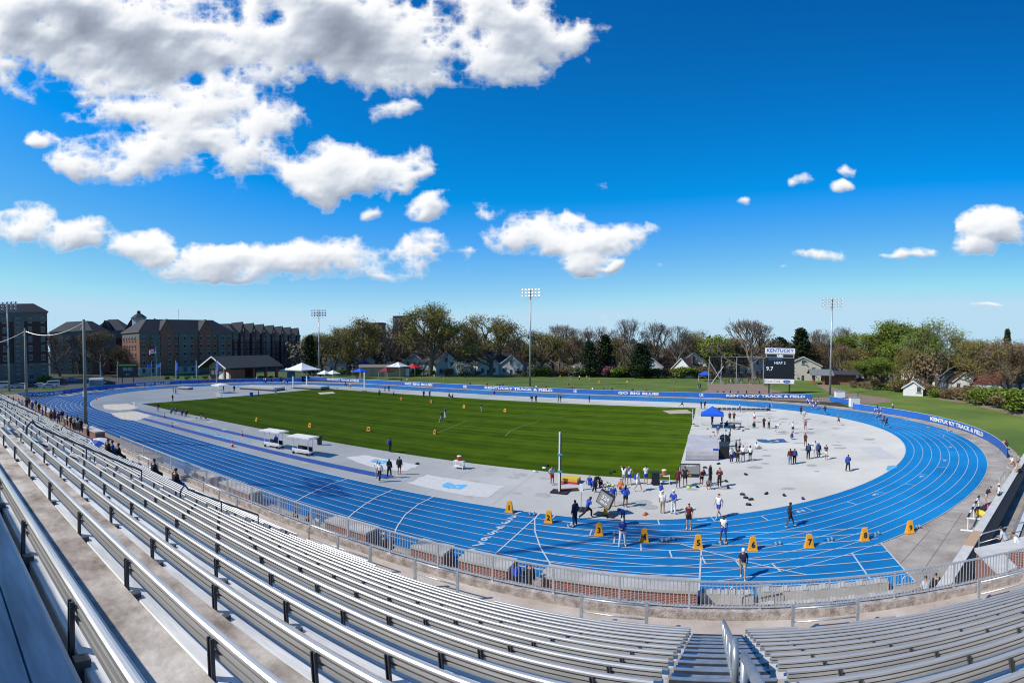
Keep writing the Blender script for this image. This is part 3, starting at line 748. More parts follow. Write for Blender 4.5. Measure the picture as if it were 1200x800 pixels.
def person_meshes(pn):
    if pn in PM: return PM[pn]
    d = POSES[pn]; keys = list(d); me = bpy.data.meshes.new('b')
    me.from_pydata([d[k] for k in keys], [(keys.index(a), keys.index(b)) for a, b in BON], [])
    o = bpy.data.objects.new('b', me); COL.objects.link(o)
    o.modifiers.new('s', 'SKIN')
    for i, k in enumerate(keys):
        kk = k if k in RAD else k[:-1]+'l'
        me.skin_vertices[0].data[i].radius = RAD[kk]
        me.skin_vertices[0].data[i].use_root = (k == 'pel')
    sb = o.modifiers.new('u', 'SUBSURF'); sb.levels = 1; sb.render_levels = 1
    dg = bpy.context.evaluated_depsgraph_get(); body = bpy.data.meshes.new_from_object(o.evaluated_get(dg)); bpy.data.objects.remove(o)
    body.name = 'person'; body.materials.clear(); body.materials.append(SKIN_L)
    # a nose, ears and brow on the head
    J = {k: Vector(v) for k, v in d.items()}
    up = (J['top']-J['nek']).normalized(); side = Vector((1,0,0)); fw = up.cross(side)*1.0
    if fw.y < 0 and abs(fw.y) > .3: fw = -fw
    bm = bmesh.new(); bm.from_mesh(body)
    hc = J['hea']
    for v in bm.verts:
        r = v.co-hc
        if r.length < .17:
            f = r.dot(fw); s = r.dot(side); u = r.dot(up)
            if f > .05 and abs(s) < .03 and -.04 < u < .03: v.co += fw*.022
    bm.to_mesh(body); 
    body.polygons.foreach_set('use_smooth', [True]*len(body.polygons))
    # region of every vertex
    bm.verts.ensure_lookup_table(); bm.faces.ensure_lookup_table(); bm.normal_update()
    reg = []
    for f in bm.faces:
        c = f.calc_center_median(); best = None
        for a, b in BON:
            dd, t = seg_d(c, J[a], J[b]); dd /= (RAD.get(a, RAD.get(a[:-1]+'l', (.05,)))[0]+.03)
            if best is None or dd < best[0]: best = (dd, a, b, t)
        reg.append((best[1], best[2], best[3], c))
    def shell(name, test, off):
        fs = [f for f, g in zip(bm.faces, reg) if test(*g)]
        vs = {}; V = []; Fc = []
        for f in fs:
            ids = []
            for v in f.verts:
                if v.index not in vs: vs[v.index] = len(V); V.append(tuple(v.co+v.normal*off))
                ids.append(vs[v.index])
            Fc.append(ids)
        m = bpy.data.meshes.new(name); m.from_pydata(V, [], Fc); m.materials.append(cl('grey'))
        m.polygons.foreach_set('use_smooth', [True]*len(Fc)); m.update(); return m
    tors = lambda a, b: (a, b) in (('pel','wai'),('wai','che'),('che','shl'),('che','shr')) 
    out = {'body': body}
    neck = J['nek']
    isneck = lambda a, b, t: (a, b) == ('che','nek') and t < .72
    out['singlet'] = shell('top', lambda a, b, t, c: tors(a, b) or isneck(a, b, t), .014)
    out['shirt'] = shell('shirt', lambda a, b, t, c: tors(a, b) or isneck(a, b, t) or (a in ('shl','shr') and b in ('ell','elr') and t < .7), .022)
    out['jacket'] = shell('jacket', lambda a, b, t, c: tors(a, b) or isneck(a, b, t) or a in ('shl','shr') or (a in ('ell','elr') and t < .9), .03)
    out['shorts'] = shell('shorts', lambda a, b, t, c: (a == 'pel' and b in ('hil','hir')) or ((a, b) == ('pel','wai') and t < .3) or (a in ('hil','hir') and t < .55), .030)
    out['trousers'] = shell('trousers', lambda a, b, t, c: (a == 'pel' and b in ('hil','hir')) or ((a, b) == ('pel','wai') and t < .3) or a in ('hil','hir') or (a in ('knl','knr') and t < .93), .026)
    for sd in 'lr': out['shoe'+sd] = shell('shoe', lambda a, b, t, c: a == 'an'+sd or (a == 'kn'+sd and t > .93), .014)
    def ishair(a, b, t, c, full=False):
        if a not in ('hea', 'nek') : return False
        r = c-hc; return (r.dot(up) > .045) or (r.dot(fw) < .02 and r.dot(up) > (-.08 if full else -.03))
    out['hair'] = shell('hair', lambda a, b, t, c: ishair(a, b, t, c), .016)
    # long hair: back of the head and neck
    lh = MB(); bk = -fw
    lh.path([hc+up*.09+bk*.04, hc+bk*.10+up*.02, hc+bk*.11-up*.10, hc+bk*.12-up*.22], .055, 8)
    out['pony'] = lh.mesh('ponytail', cl('dark'), True)
    cap = MB(); q = Matrix((side, fw, up)).transposed().to_4x4(); q.translation = hc+up*.02
    n0 = len(cap.v); cap.lathe([(.112,.02),(.110,.06),(.085,.115),(.03,.135)], n=12); cap.box(-.07,.07,.08,.19,.028,.04)
    cap.v = [tuple(q @ Vector(v)) for v in cap.v]; out['cap'] = cap.mesh('cap', cl('white'), True)
    hat = MB(); hat.lathe([(.20,.03),(.19,.045),(.105,.05),(.10,.12),(.03,.14)], n=14); hat.v = [tuple(q @ Vector(v)) for v in hat.v]; out['hat'] = hat.mesh('sun_hat', cl('straw'), True)
    pk = MB(); s2 = (J['che']-J['wai']).normalized(); fb = s2.cross(side); 
    if fb.dot(fw) < 0: fb = -fb
    q2 = Matrix((side, fb, s2)).transposed().to_4x4(); q2.translation = J['che']-fb*.21-s2*.08
    pk.box(-.15,.15,-.09,.07,-.20,.20); pk.box(-.12,.12,-.13,-.09,-.17,.02); pk.box(-.13,-.09,.07,.33,.14,.19); pk.box(.09,.13,.07,.33,.14,.19)
    pk.v = [tuple(q2 @ Vector(v)) for v in pk.v]; out['pack'] = pk.mesh('backpack', cl('blue'))
    bm.free(); PM[pn] = out; return out
SKN = {'l': SKIN_L, 'd': SKIN_D, 'm': SKIN_M}
def part(o, me, c, name=None):
    p = link(name or me.name.split('.')[0], me, o)
    p.material_slots[0].link = 'OBJECT'; p.material_slots[0].material = cl(c); return p
ALLP = []
def person(px, py, pn, face, top, bot, label, hair='dark', skin='l', h=1.75, z=0.0, shoe='shoe', extra=(), group=None, at=None):
    """face: compass angle in degrees the figure faces, 0 = away from the stand, 90 = to the scoreboard side"""
    m = person_meshes(pn)
    p = at if at is not None else G(px, py, z)
    o = link('person', m['body'], None, p, -radians(face))
    o.material_slots[0].link = 'OBJECT'; o.material_slots[0].material = SKN[skin]
    o.scale = (h/1.75,)*3
    tag(o, label, 'person', group)
    ty, tc_ = top.split(':'); by, bc = bot.split(':')
    part(o, m[ty], tc_); part(o, m[by], bc); part(o, m['shoel'], shoe, 'shoe'); part(o, m['shoer'], shoe, 'shoe')
    if 'cap' in extra or 'bluecap' in extra: part(o, m['cap'], 'white' if 'cap' in extra else 'light', 'cap'); part(o, m['hair'], hair)
    elif 'hat' in extra: part(o, m['hat'], 'straw', 'sun_hat')
    else: part(o, m['hair'], hair)
    if 'pony' in extra: part(o, m['pony'], hair)
    if 'pack' in extra: part(o, m['pack'], 'blue')
    if 'darkpack' in extra: part(o, m['pack'], 'navy')
    ALLP.append(o)
    return o
P_ = person
# officials and athletes by the start
P_(870.5,679,'walk',182,'shirt:navy','shorts:khaki','person in white cap, dark polo and khaki shorts walking across the track alone',extra=('cap',),h=1.68)
P_(729,640,'stance',160,'shirt:blue','trousers:white','person in blue polo, white trousers and white cap beside lane marker 4',extra=('cap',),h=1.72)
P_(789,602.5,'behind',20,'shirt:blue','trousers:white','person in blue polo and white cap, hands behind the back, on the grey surface',extra=('cap',),h=1.8)
P_(776,601.5,'stand',10,'shirt:white','trousers:khaki','person all in white and khaki with white cap next to the blue polo official',extra=('cap',),h=1.68)
P_(774.3,589,'stance',60,'shirt:blue','trousers:white','person in blue shirt and white cap standing behind the official in white',extra=('cap',),h=1.7)
P_(718.3,593.5,'stand',-10,'shirt:blue','shorts:khaki','person in straw hat, blue shirt and khaki shorts behind the tilted display',extra=('hat',),h=1.7)
P_(733,594.5,'hips',20,'jacket:blue','shorts:black','person in open blue jacket and black shorts with hair tied up',skin='d',extra=('pony',),h=1.72)
P_(730,614,'bend',200,'shirt:blue','shorts:blue','athlete in blue bending at the blocks behind the official in white trousers',skin='d',h=1.7)
P_(673.6,616,'stand',-60,'jacket:navy','trousers:navy','person in dark tracksuit standing on the track by lane marker 2',skin='d',h=1.8)
P_(688,607,'lunge',60,'jacket:blue','trousers:black','athlete in blue top stretching in a wide lunge by the pole stand',skin='d',h=1.72)
P_(646.8,568.4,'hips',120,'shirt:light','shorts:red','person in pale shirt and red shorts beside the tall white upright',skin='m',h=1.74)
P_(691,568,'sit',150,'singlet:blue','trousers:blue','blond seated athlete in blue stretching on the grey surface','blond',h=1.7)
P_(697,577,'lean',120,'jacket:black','trousers:black','person in black leaning over the seated blond athlete',h=1.75)
P_(704,571,'sit',130,'singlet:black','shorts:blue','seated athlete in black top and blue shorts at the grass edge',skin='m',h=1.72)
P_(731,568.5,'hands_head',20,'singlet:white','shorts:grey','athlete in white top with hands on head and dark hair by the grass',skin='m',extra=('pony',),h=1.75)
P_(737,568.5,'hips',180,'singlet:white','shorts:blue','athlete in white top and bright blue shorts with hands on hips',skin='l',hair='blond',h=1.74)
P_(727.3,573,'sit',170,'singlet:orange','shorts:orange','seated athlete with orange towel in front of two standing athletes',skin='l',h=1.72)
P_(747.5,576,'walk',110,'singlet:white','shorts:white','athlete walking with a blue backpack beside the grass edge',hair='brown',extra=('pack','pony'),h=1.74)
P_(756.8,568,'cross',-20,'singlet:white','shorts:blue','athlete in white top and blue shorts seen from behind with folded arms',skin='l',h=1.78)
P_(794.6,572,'stand',0,'shirt:maroon','shorts:maroon','person in maroon shirt and shorts standing beside the drinks trolley',skin='d',h=1.78)
P_(802.5,569.5,'hips',190,'singlet:black','shorts:black','athlete in black kit in front of the grey display board',skin='m',extra=('pony',),h=1.78)
P_(822,570,'lean',150,'shirt:maroon','shorts:black','athlete in maroon top and black shorts bending over a bag',skin='m',h=1.75)
P_(830.5,573.5,'squat',180,'singlet:grey','shorts:black','person crouching low between two standing athletes near the mat',skin='m',h=1.7)
P_(832,567,'stance',120,'jacket:black','trousers:black','person all in black leaning beside the crouching figure',skin='m',h=1.75)
P_(843,571,'cross',200,'jacket:maroon','trousers:black','person in maroon top and black leggings with long brown hair',hair='brown',extra=('pony',),h=1.77)
P_(842,607,'walk',220,'singlet:white','shorts:blue','athlete in white singlet and blue shorts walking at the inside line',skin='l',hair='brown',h=1.8)
P_(807,620,'stand',180,'singlet:maroon','shorts:black','athlete in maroon singlet standing in lane one near marker 5',skin='l',h=1.78)
P_(847.5,636,'stance',200,'singlet:white','shorts:blue','athlete in white singlet and blue shorts adjusting a bib by marker 6',skin='d',h=1.78)
P_(925.5,618,'walk',90,'singlet:black','shorts:black','athlete in black kit striding alone along the bend',skin='d',h=1.78)
# around the high jump mat
P_(857,542.5,'stand',150,'shirt:white','trousers:purple','person in white shirt and purple trousers beside the high jump mat',h=1.72)
P_(864.5,542.5,'cross',170,'singlet:black','trousers:black','person in black with long hair between two white shirts',extra=('pony',),h=1.74)
P_(870.5,540.5,'hips',200,'shirt:white','shorts:black','person in white T-shirt and black shorts nearest the black net box',h=1.8)
P_(879,540.5,'stand',210,'shirt:white','shorts:black','person in white T-shirt at the outer end of the standing row',skin='d',h=1.78)
P_(862.5,533,'stand',90,'jacket:black','trousers:black','person in dark jacket half hidden behind the row of white shirts',h=1.76)
P_(866.5,531.5,'stance',80,'shirt:grey','shorts:black','person in grey shirt behind the row of white shirts',skin='m',h=1.76)
P_(887,526,'sit',30,'shirt:white','shorts:blue','person in white shirt sitting alone on the pale surface',h=1.75)
P_(838,538.5,'squat',90,'jacket:blue','shorts:blue','person in blue crouching at the corner of the high jump mat',h=1.75)
P_(841.3,512.5,'stand',10,'shirt:blue','shorts:khaki','person in blue shirt and khaki shorts in front of the tent shade',h=1.75)
P_(855,517,'stance',-60,'singlet:white','shorts:black','athlete in white crop top beside the round black net',skin='l',extra=('pony',),h=1.75)
P_(832.5,519,'seat',180,'shirt:light','shorts:black','first of two people seated behind the high jump mat',h=1.6,at=G(832.5,521,0))
P_(837,520,'seat',160,'singlet:white','shorts:black','second person seated behind the high jump mat, in white',h=1.6,hair='brown')
P_(855,494.5,'stand',-20,'shirt:maroon','shorts:black','person in maroon shirt standing behind the blue tent',h=1.74)
P_(860,494.5,'cross',20,'shirt:maroon','shorts:black','second maroon shirt standing behind the blue tent',skin='m',h=1.74)
P_(845.7,498,'stand',90,'jacket:navy','trousers:black','person in navy standing at the edge of the blue tent shade',h=1.74)
P_(834.5,498,'stance',60,'jacket:black','trousers:black','person in black under the blue tent canopy',h=1.76)
P_(851,500.5,'squat',120,'jacket:navy','trousers:black','dark figure crouching among the bags beside the tent',h=1.7)
P_(859.7,503.5,'squat',60,'jacket:black','trousers:black','dark figure crouching at the low black table',h=1.7)
P_(884,495,'stand',30,'shirt:white','shorts:red','person in white shirt and red shoes standing by the crossbar stands',shoe='red',h=1.75)
P_(883.3,501.5,'squat',30,'jacket:black','trousers:black','small crouching figure in black next to the crossbar stand',h=1.6)
P_(895,502,'cross',150,'jacket:maroon','trousers:black','person in dark maroon facing a companion on the pale apron',h=1.78)
P_(901,502.5,'cross',210,'shirt:light','trousers:black','person in pale top facing the one in dark maroon',h=1.8)
P_(909,506.5,'bend',90,'shirt:white','shorts:blue','athlete in white shirt and blue shorts bending over',h=1.75)
P_(929,508,'arms_out',180,'singlet:white','shorts:black','athlete in white top holding both arms straight out',hair='brown',h=1.8)
P_(927.5,515,'squat',120,'jacket:blue','shorts:khaki','person in blue squatting in front of the athlete with spread arms',h=1.75)
P_(925.8,544.5,'stand',0,'jacket:maroon','trousers:jeans','person in maroon top and pale jeans with long dark hair',extra=('pony',),h=1.76)
P_(931,544,'stand',10,'jacket:black','trousers:black','person in black with blue backpack beside the one in pale jeans',skin='d',extra=('pack',),h=1.72)
P_(947,538,'stand',10,'jacket:black','trousers:black','tall person in black with blue backpack in the group of four',skin='d',extra=('pack',),h=1.82)
P_(955,533.5,'hips',170,'shirt:white','shorts:white','person all in white in the group of four',skin='m',h=1.76)
P_(959.3,536.5,'stand',30,'jacket:navy','trousers:black','person with blue backpack and curly hair in the group of four',skin='d',extra=('pack','pony'),h=1.74)
P_(968,538.8,'cross',230,'shirt:black','shorts:white','person in black shirt and white shorts at the edge of the group of four',h=1.76)
P_(993.6,552.7,'stance',30,'jacket:blue','trousers:black','person in blue jacket standing alone near the inside of the bend',skin='d',h=1.78)
P_(943.7,523,'stance',60,'jacket:maroon','shorts:black','person in maroon jacket and black shorts walking towards the group',skin='d',h=1.74)
P_(943.7,503.7,'cross',200,'shirt:grey','shorts:red','person in white cap and red shorts on the pale apron',extra=('cap',),skin='d',h=1.78)
P_(942.4,491.5,'stand',40,'shirt:light','shorts:khaki','person in pale shirt behind the one in red shorts',h=1.74)
P_(938.5,486,'cross',190,'shirt:maroon','shorts:black','person in maroon shirt at the inside line of the far bend',skin='d',h=1.78)
P_(983,498.5,'run',-60,'singlet:black','shorts:black','athlete in black jogging on the apron inside the bend',hair='blond',h=1.76)
P_(967,485.5,'run',-130,'singlet:black','shorts:black','lone runner in black leaning forward behind the far pack',skin='d',h=1.76)
P_(902,482,'stance',100,'singlet:black','shorts:black','person in black by the traffic cone at the far inside line',skin='d',h=1.74)
P_(867,483,'hips',120,'shirt:white','shorts:blue','person in white shirt and blue shorts by the far hurdles stack',h=1.74)
for i, (px, py, c, s) in enumerate(((945.5,474.5,'white','m'),(949,477,'blue','l'),(947.5,475.5,'white','d'),(953.5,480,'blue','m'),(955.5,479,'white','d'),(952,476,'white','l'),(956,477,'blue','d'),(958,474,'blue','l'))):
    P_(px,py,'run',100+i*3,'singlet:'+c,'shorts:'+('blue' if c == 'white' else 'white'),'runner in the bunched pack entering the far bend',skin=s,h=1.74,group='runners of the far pack')
for i, (px, py, c, s) in enumerate(((1025,487,'white','m'),(1029.5,489.5,'blue','l'),(1027.5,484,'blue','d'),(1032,492.5,'white','l'),(1031.5,487,'white','m'),(1028.5,493,'white','d'))):
    P_(px,py,'run',140+i*4,'singlet:'+c,'shorts:'+('blue' if c == 'white' else 'white'),'runner in the pack strung out along the bend by the banner',skin=s,h=1.76,group='runners of the near pack')
P_(1035,499,'run',140,'singlet:red','shorts:black','runner in red and black leading the pack on the bend',skin='d',h=1.76)
P_(1038.5,501.5,'run',150,'singlet:black','shorts:black','runner in black just ahead on the bend',skin='d',h=1.76)
P_(1046,481,'stance',150,'shirt:white','trousers:navy','spectator in white shirt on the grass behind the banner',h=1.72)
P_(1111,506,'stand',-60,'jacket:blue','shorts:khaki','official in blue standing at the outside edge of the bend by the banner',h=1.8)
P_(1176.5,526,'seat',-120,'shirt:khaki','trousers:black','spectator in tan shirt seated on the bank behind the banner end',h=1.75)
P_(1179.5,527,'seat',-120,'jacket:brown','trousers:black','spectator in brown seated on the bank behind the banner end',skin='d',h=1.75)
# infield, left part
P_(457,530,'stand',20,'jacket:navy','trousers:black','person in black with blue backpack standing on the grass',extra=('pack',),skin='d',h=1.76)
P_(445,564,'walk',170,'shirt:white','trousers:black','person in white shirt walking on the grey runway with a blond child behind',hair='brown',h=1.76)
P_(442,560,'hips',160,'shirt:white','shorts:khaki','second person in white close behind the white shirt on the runway',hair='blond',h=1.62)
P_(456,559.5,'stance',120,'jacket:black','trousers:black','person in black pointing an arm on the grey runway',skin='m',h=1.76)
P_(468,556,'stand',-20,'jacket:black','shorts:black','bare-legged person in black standing apart on the runway',skin='m',h=1.74)
P_(517.5,495,'walk',-100,'jacket:navy','trousers:grey','person in dark jacket with a red bag walking on the grass',h=1.76)
P_(521.7,489.5,'stand',-90,'shirt:blue','trousers:white','person in blue shirt and white trousers on the grass',h=1.76)
P_(564,482.5,'stand',40,'jacket:navy','shorts:khaki','person in navy alone in the middle of the grass',h=1.76)
P_(623,472,'stand',0,'jacket:black','trousers:grey','first of two people standing on the far white straight',h=1.76)
P_(628,471.5,'stance',20,'jacket:black','trousers:black','second of two people standing on the far white straight',h=1.76)
P_(654,471.6,'cross',100,'shirt:grey','trousers:khaki','person in grey facing a companion on the far white straight',h=1.76)
P_(657,471.6,'stand',-90,'jacket:black','trousers:grey','person in black facing a companion on the far white straight',h=1.76)
P_(690.4,472,'stand',90,'jacket:black','trousers:black','lone dark figure on the far white straight',h=1.74)
P_(821.6,479.3,'hips',100,'jacket:black','trousers:black','first dark figure beyond the corner of the grass',h=1.74)
P_(826,479,'stance',-60,'jacket:navy','shorts:black','second dark figure beyond the corner of the grass',h=1.76)
P_(799,477.5,'lunge',100,'singlet:blue','shorts:black','athlete stretching in a lunge at the far edge of the track',skin='m',h=1.74)
P_(496.5,465.8,'stand',0,'jacket:black','trousers:black','lone figure in black facing away on the far straight edge',h=1.76)
P_(503.5,465.8,'stand',180,'shirt:maroon','trousers:black','figure in dark red on the far straight edge',h=1.76)
P_(526,466.6,'seat',90,'jacket:black','trousers:black','first of two people crouched on the far straight edge',h=1.7)
P_(530,466.6,'squat',60,'jacket:brown','trousers:black','second of two people crouched on the far straight edge',h=1.7)
P_(579,462.3,'squat',90,'jacket:blue','trousers:navy','person in blue kneeling on the far blue lanes',h=1.76)
P_(444.5,464.5,'stand',-30,'jacket:grey','trousers:black','person in grey standing at the top of the grass',h=1.76)
P_(451,458.8,'stand',30,'jacket:blue','trousers:black','person in blue on the far lanes beside two others',h=1.76)
P_(455.6,458.8,'stance',0,'jacket:black','trousers:black','person in black on the far lanes in a group of three',h=1.76)
P_(461,464.6,'seat',60,'shirt:maroon','trousers:black','person in maroon sitting at the grass edge near the far lanes',h=1.76)
P_(405,453,'walk',90,'shirt:maroon','trousers:black','person in maroon walking past the vaulting mats',h=1.76)
P_(410.5,455.5,'stand',30,'shirt:white','shorts:black','person in white near the vaulting uprights',h=1.76)
P_(202.4,471,'stand',60,'jacket:black','trousers:grey','dark figure standing by the left tip of the grass',h=1.76)
P_(303,465.6,'stand',60,'shirt:grey','trousers:blue','person in grey and blue at the far edge of the grass',h=1.76)
P_(323,462.2,'stand',100,'shirt:white','trousers:grey','person in white at the far edge of the grass by the mats',h=1.76)
P_(333,451.3,'stance',100,'shirt:white','shorts:black','first of two people standing by the vaulting mat on the far lanes',h=1.76)
P_(336.8,451.3,'hips',-90,'jacket:black','shorts:black','second of two people standing by the vaulting mat on the far lanes',h=1.76)
P_(202,485,'seat',150,'jacket:blue','trousers:black','first seated official in blue at the edge of the long jump runway',h=1.76)
P_(206.5,485.6,'seat',160,'jacket:navy','trousers:khaki','second seated official, in navy, at the long jump runway',h=1.76)
P_(214,487.3,'seat',140,'jacket:blue','trousers:black','third seated official in blue leaning over a measuring board',h=1.76)
P_(219,488,'seat',150,'jacket:black','trousers:black','fourth seated official in black at the long jump runway',h=1.76)
P_(235.6,491.5,'bend',120,'jacket:black','trousers:khaki','person bending over bags beside the runway on the grass edge',h=1.76)
P_(185,483,'stance',120,'jacket:black','trousers:grey','person in black standing at the tip of the grass near the sand',h=1.8)
P_(262,458.5,'stand',60,'jacket:black','trousers:black','person beside the small white canopied table, left side',h=1.76)
P_(274.5,459,'stand',-60,'jacket:black','trousers:black','person beside the small white canopied table, right side',h=1.76)
P_(203,461,'stand',20,'jacket:black','trousers:grey','first of three figures on the pale surface near the small cart',h=1.76)
P_(206,461.5,'stance',60,'shirt:grey','trousers:black','second of three figures on the pale surface near the small cart',h=1.76)
P_(170,456,'stand',20,'jacket:black','trousers:black','lone figure on the far lanes below the flagpoles',h=1.76)
# behind the pickets and along the home straight
P_(606,690,'stance',20,'jacket:blue','shorts:black','person with dark curly hair and blue top behind the fence, by the brick ledge',skin='m',extra=('pony',),h=1.75,at=Vector((xat(607,22.2),22.2,0)))
P_(622,690,'stand',10,'jacket:black','trousers:black','person in black next to the blue top behind the fence',h=1.72,at=Vector((xat(623,22.3),22.3,0)))
P_(449,650,'stand',20,'jacket:black','trousers:black','person in black with pale blue cap behind the picket fence',extra=('bluecap',),h=1.8,at=Vector((xat(449,21.6),21.6,0)))
P_(456,650,'stance',40,'jacket:maroon','trousers:black','person in dark red beside the pale blue cap behind the fence',h=1.66,at=Vector((xat(457,21.7),21.7,0)))
P_(359,630,'stand',20,'jacket:navy','trousers:black','person with dark hair behind the picket fence beside a pale shirt',h=1.8,at=Vector((xat(359,21.2),21.2,0)))
P_(371,630,'stance',20,'shirt:light','shorts:khaki','person in pale shirt leaning behind the picket fence',skin='l',h=1.72,at=Vector((xat(371,21.6),21.6,0)))
P_(346,630,'stand',0,'shirt:black','trousers:black','person in black at a white folding table behind the fence',h=1.7,at=Vector((xat(345,21.2),21.2,0)))
for i, (px, y, t, b) in enumerate(((132,19.6,'black','black'),(141,20.4,'pink','black'),(157,20.3,'black','grey'),(164,20.6,'white','black'),(180,20.6,'grey','black'),(173,19.8,'brown','black'),(214,21.0,'blue','khaki'),(226,21.4,'black','black'),(236,21.2,'khaki','black'))):
    P_(0,0,'stance' if i % 2 else 'stand',20+10*i,'jacket:'+t,'trousers:'+b,f'spectator in {t} behind the picket fence mesh, ' + ('nearest the fence end','beside the first','among three dark coats','with fair hair','close to the umbrella side','in brown between two others','in blue by a small brick ledge','in black by a small brick ledge','in tan by a small brick ledge')[i],hair='dark' if i != 3 else 'blond',at=Vector((xat(px,y),y,0)),skin='lmd'[i % 3],h=1.7+.02*(i % 4))
for i, (px, py, t, b, e) in enumerate(((10,483,'navy','black',()),(22,487,'white','grey',()),(26,489,'white','khaki',()),(31,488,'black','black',()),(38,491,'blue','black',('cap',)),(42,489,'black','khaki',()),(50,500,'blue','black',()),(54,497,'black','black',()),(60,501,'grey','black',()),(69,506,'blue','navy',()),(73,504,'black','khaki',()),(84,512,'brown','black',()),(87,513,'khaki','black',()),(91,511,'black','grey',()),(16,485,'black','black',()),(64,502,'maroon','black',()),(46,493,'black','black',()),(34,486,'black','navy',()),(13,486,'blue','black',()),(95,516,'black','black',()),(103,521,'grey','black',()),(79,508,'black','black',()))):
    P_(px,py-9,'stance' if i % 2 else 'stand',30+25*i,'jacket:'+t,'trousers:'+b,'spectator standing in the crowd past the picket fence end',z=2.2,skin='lmd'[i % 3],extra=e,h=1.7+.02*(i % 4),group='spectators in the crowd past the fence end')
# spectators on the benches
def benchman(px, k, top, label, **kw):
    y = rowY(k)+.12; P_(0,0,'seat',0,top,kw.pop('bot','trousers:black'),label,at=S3(xat(px, y), y, rowZ(k)+.12),**kw)
benchman(118, 4, 'jacket:black', 'spectator in black on the benches under the blue and white umbrella')
benchman(123, 3, 'jacket:blue', 'spectator in blue on the benches beside the umbrella')
benchman(130, 3, 'jacket:black', 'spectator in dark coat on the benches just past the umbrella', hair='brown')
benchman(172, 2, 'jacket:black', 'spectator in black on the benches near the picket fence')
benchman(197, 2, 'jacket:black', 'spectator with blue trousers and a bag on the benches', bot='trousers:blue')
# by the lower bleacher
P_(1179,655,'lean',-40,'shirt:light','trousers:black','person in grey shirt leaning on the pale cap of the brick wall',z=1.9,extra=('pony',),h=1.75)
P_(1195,662,'lean',-50,'shirt:white','trousers:black','person in white leaning on the brick wall at the picture edge',z=1.9,hair='brown',h=1.75,skin='l')
P_(1155,593,'lean',110,'shirt:navy','shorts:khaki','person in navy bending over the bags by the wall',z=0,h=1.76)
P_(1170,593,'stance',-60,'shirt:white','shorts:black','person in white shirt standing behind the wall of the lower bleacher',z=.3,skin='d',extra=('cap',),h=1.8)
P_(1186,548,'seat',-90,'shirt:white','shorts:khaki','person in white sitting at the top corner of the lower bleacher',z=.6,h=1.75)
P_(1193,546,'seat',-90,'shirt:grey','shorts:black','person in grey sitting at the top corner of the lower bleacher',z=.6,h=1.75)
P_(1194,556,'seat',-90,'singlet:khaki','shorts:black','person in tan sitting on the bleacher bench at the picture edge',z=.9,h=1.7)
P_(1094,706,'seat',0,'shirt:light','shorts:black','person in pale shirt seated on the low wall behind the fence',at=Vector((xat(1094,22.0),22.0,0.0)),h=1.75)
P_(1106,706,'seat',0,'jacket:black','trousers:black','person in black seated on the low wall behind the fence',at=Vector((xat(1106,22.1),22.1,0.0)),h=1.75)
# hammer throw crowd and field officials beyond the banner
random.seed(3)
for i in range(30):
    px = random.uniform(846, 897); py = random.uniform(445.5, 450.5)
    P_(px,py,random.choice(['stand','stance','cross']),random.uniform(0,360),'shirt:'+random.choice(['red','blue','white','black','maroon','blue','grey']),'trousers:'+random.choice(['black','navy','grey','khaki']),'small standing figure in the crowd by the throwing cage',group='crowd by the throwing cage',skin=random.choice('lmd'),h=random.uniform(1.62,1.82))
for i, (px, py, t, lab) in enumerate(((669,445.5,'blue','field official in blue on the far lawn behind the light pole'),(679,445.5,'white','field official in white shirt on the far lawn'),(690.5,446,'blue','field official in bright blue on the far lawn between yellow markers'),(792,450.5,'blue','lone field official near the throwing circle lawn'),(818,455.5,'blue','first of two figures at the edge of the dirt by the banner'),(820.5,455.5,'black','second of two figures at the edge of the dirt by the banner'),
        (509,443.5,'khaki','spectator on the lawn beside the red canopy'),(494,442.5,'brown','spectator under the edge of the red canopy'),(520,445,'maroon','spectator walking on the far lawn past the canopies'),(1005.5,466.5,'black','coach in black standing on the brown path behind the banner'),(985,461.5,'grey','person in grey at the gap in the banner'))):
    P_(px,py,'stand',30*i,'shirt:'+t,'trousers:'+('black' if i % 2 else 'khaki'),lab,h=1.76)
for i, (px, y) in enumerate(((583,124),(586,124.2),(589.5,124),(551,123.8),(571,124),(629,124),(640,124),(671,124),(695,124),(708,124),(711,124),(718,124.2),(742,124),(758,124),(790,124),(842,124.6),(849,124.5),(857,124.6),(866,124.6),(876,124.7),(891,124.7),(470,129),(477,129),(484,130),(418,130),(428,131))):
    P_(0,0,random.choice(['stand','stance']),180+random.uniform(-60,60),'shirt:'+random.choice(['blue','white','red','black','maroon']),'trousers:black','spectator watching over the top of the far blue banner',at=Vector((xat(px,y),y,0)),group='spectators behind the far banner',skin=random.choice('lmd'))
for i in range(14):
    px = random.uniform(290, 330)
    P_(px,random.uniform(446.5,449),random.choice(['stand','stance','cross']),random.uniform(0,360),'shirt:'+random.choice(['blue','white','red','black','maroon']),'trousers:black','figure standing in the shade of the open pavilion',group='people at the pavilion',skin=random.choice('lmd'))
for i in range(12):
    px = random.uniform(350, 385)
    P_(px,random.uniform(442,446),random.choice(['stand','stance','cross']),random.uniform(0,360),'shirt:'+random.choice(['blue','white','light','black','blue']),'trousers:black','figure standing between the big white tent and the vaulting mats',group='people by the big white tent',skin=random.choice('lmd'))
# ------------------------------------------------------------------ field equipment
def at3(px, py, z=0): return G(px, py, z)
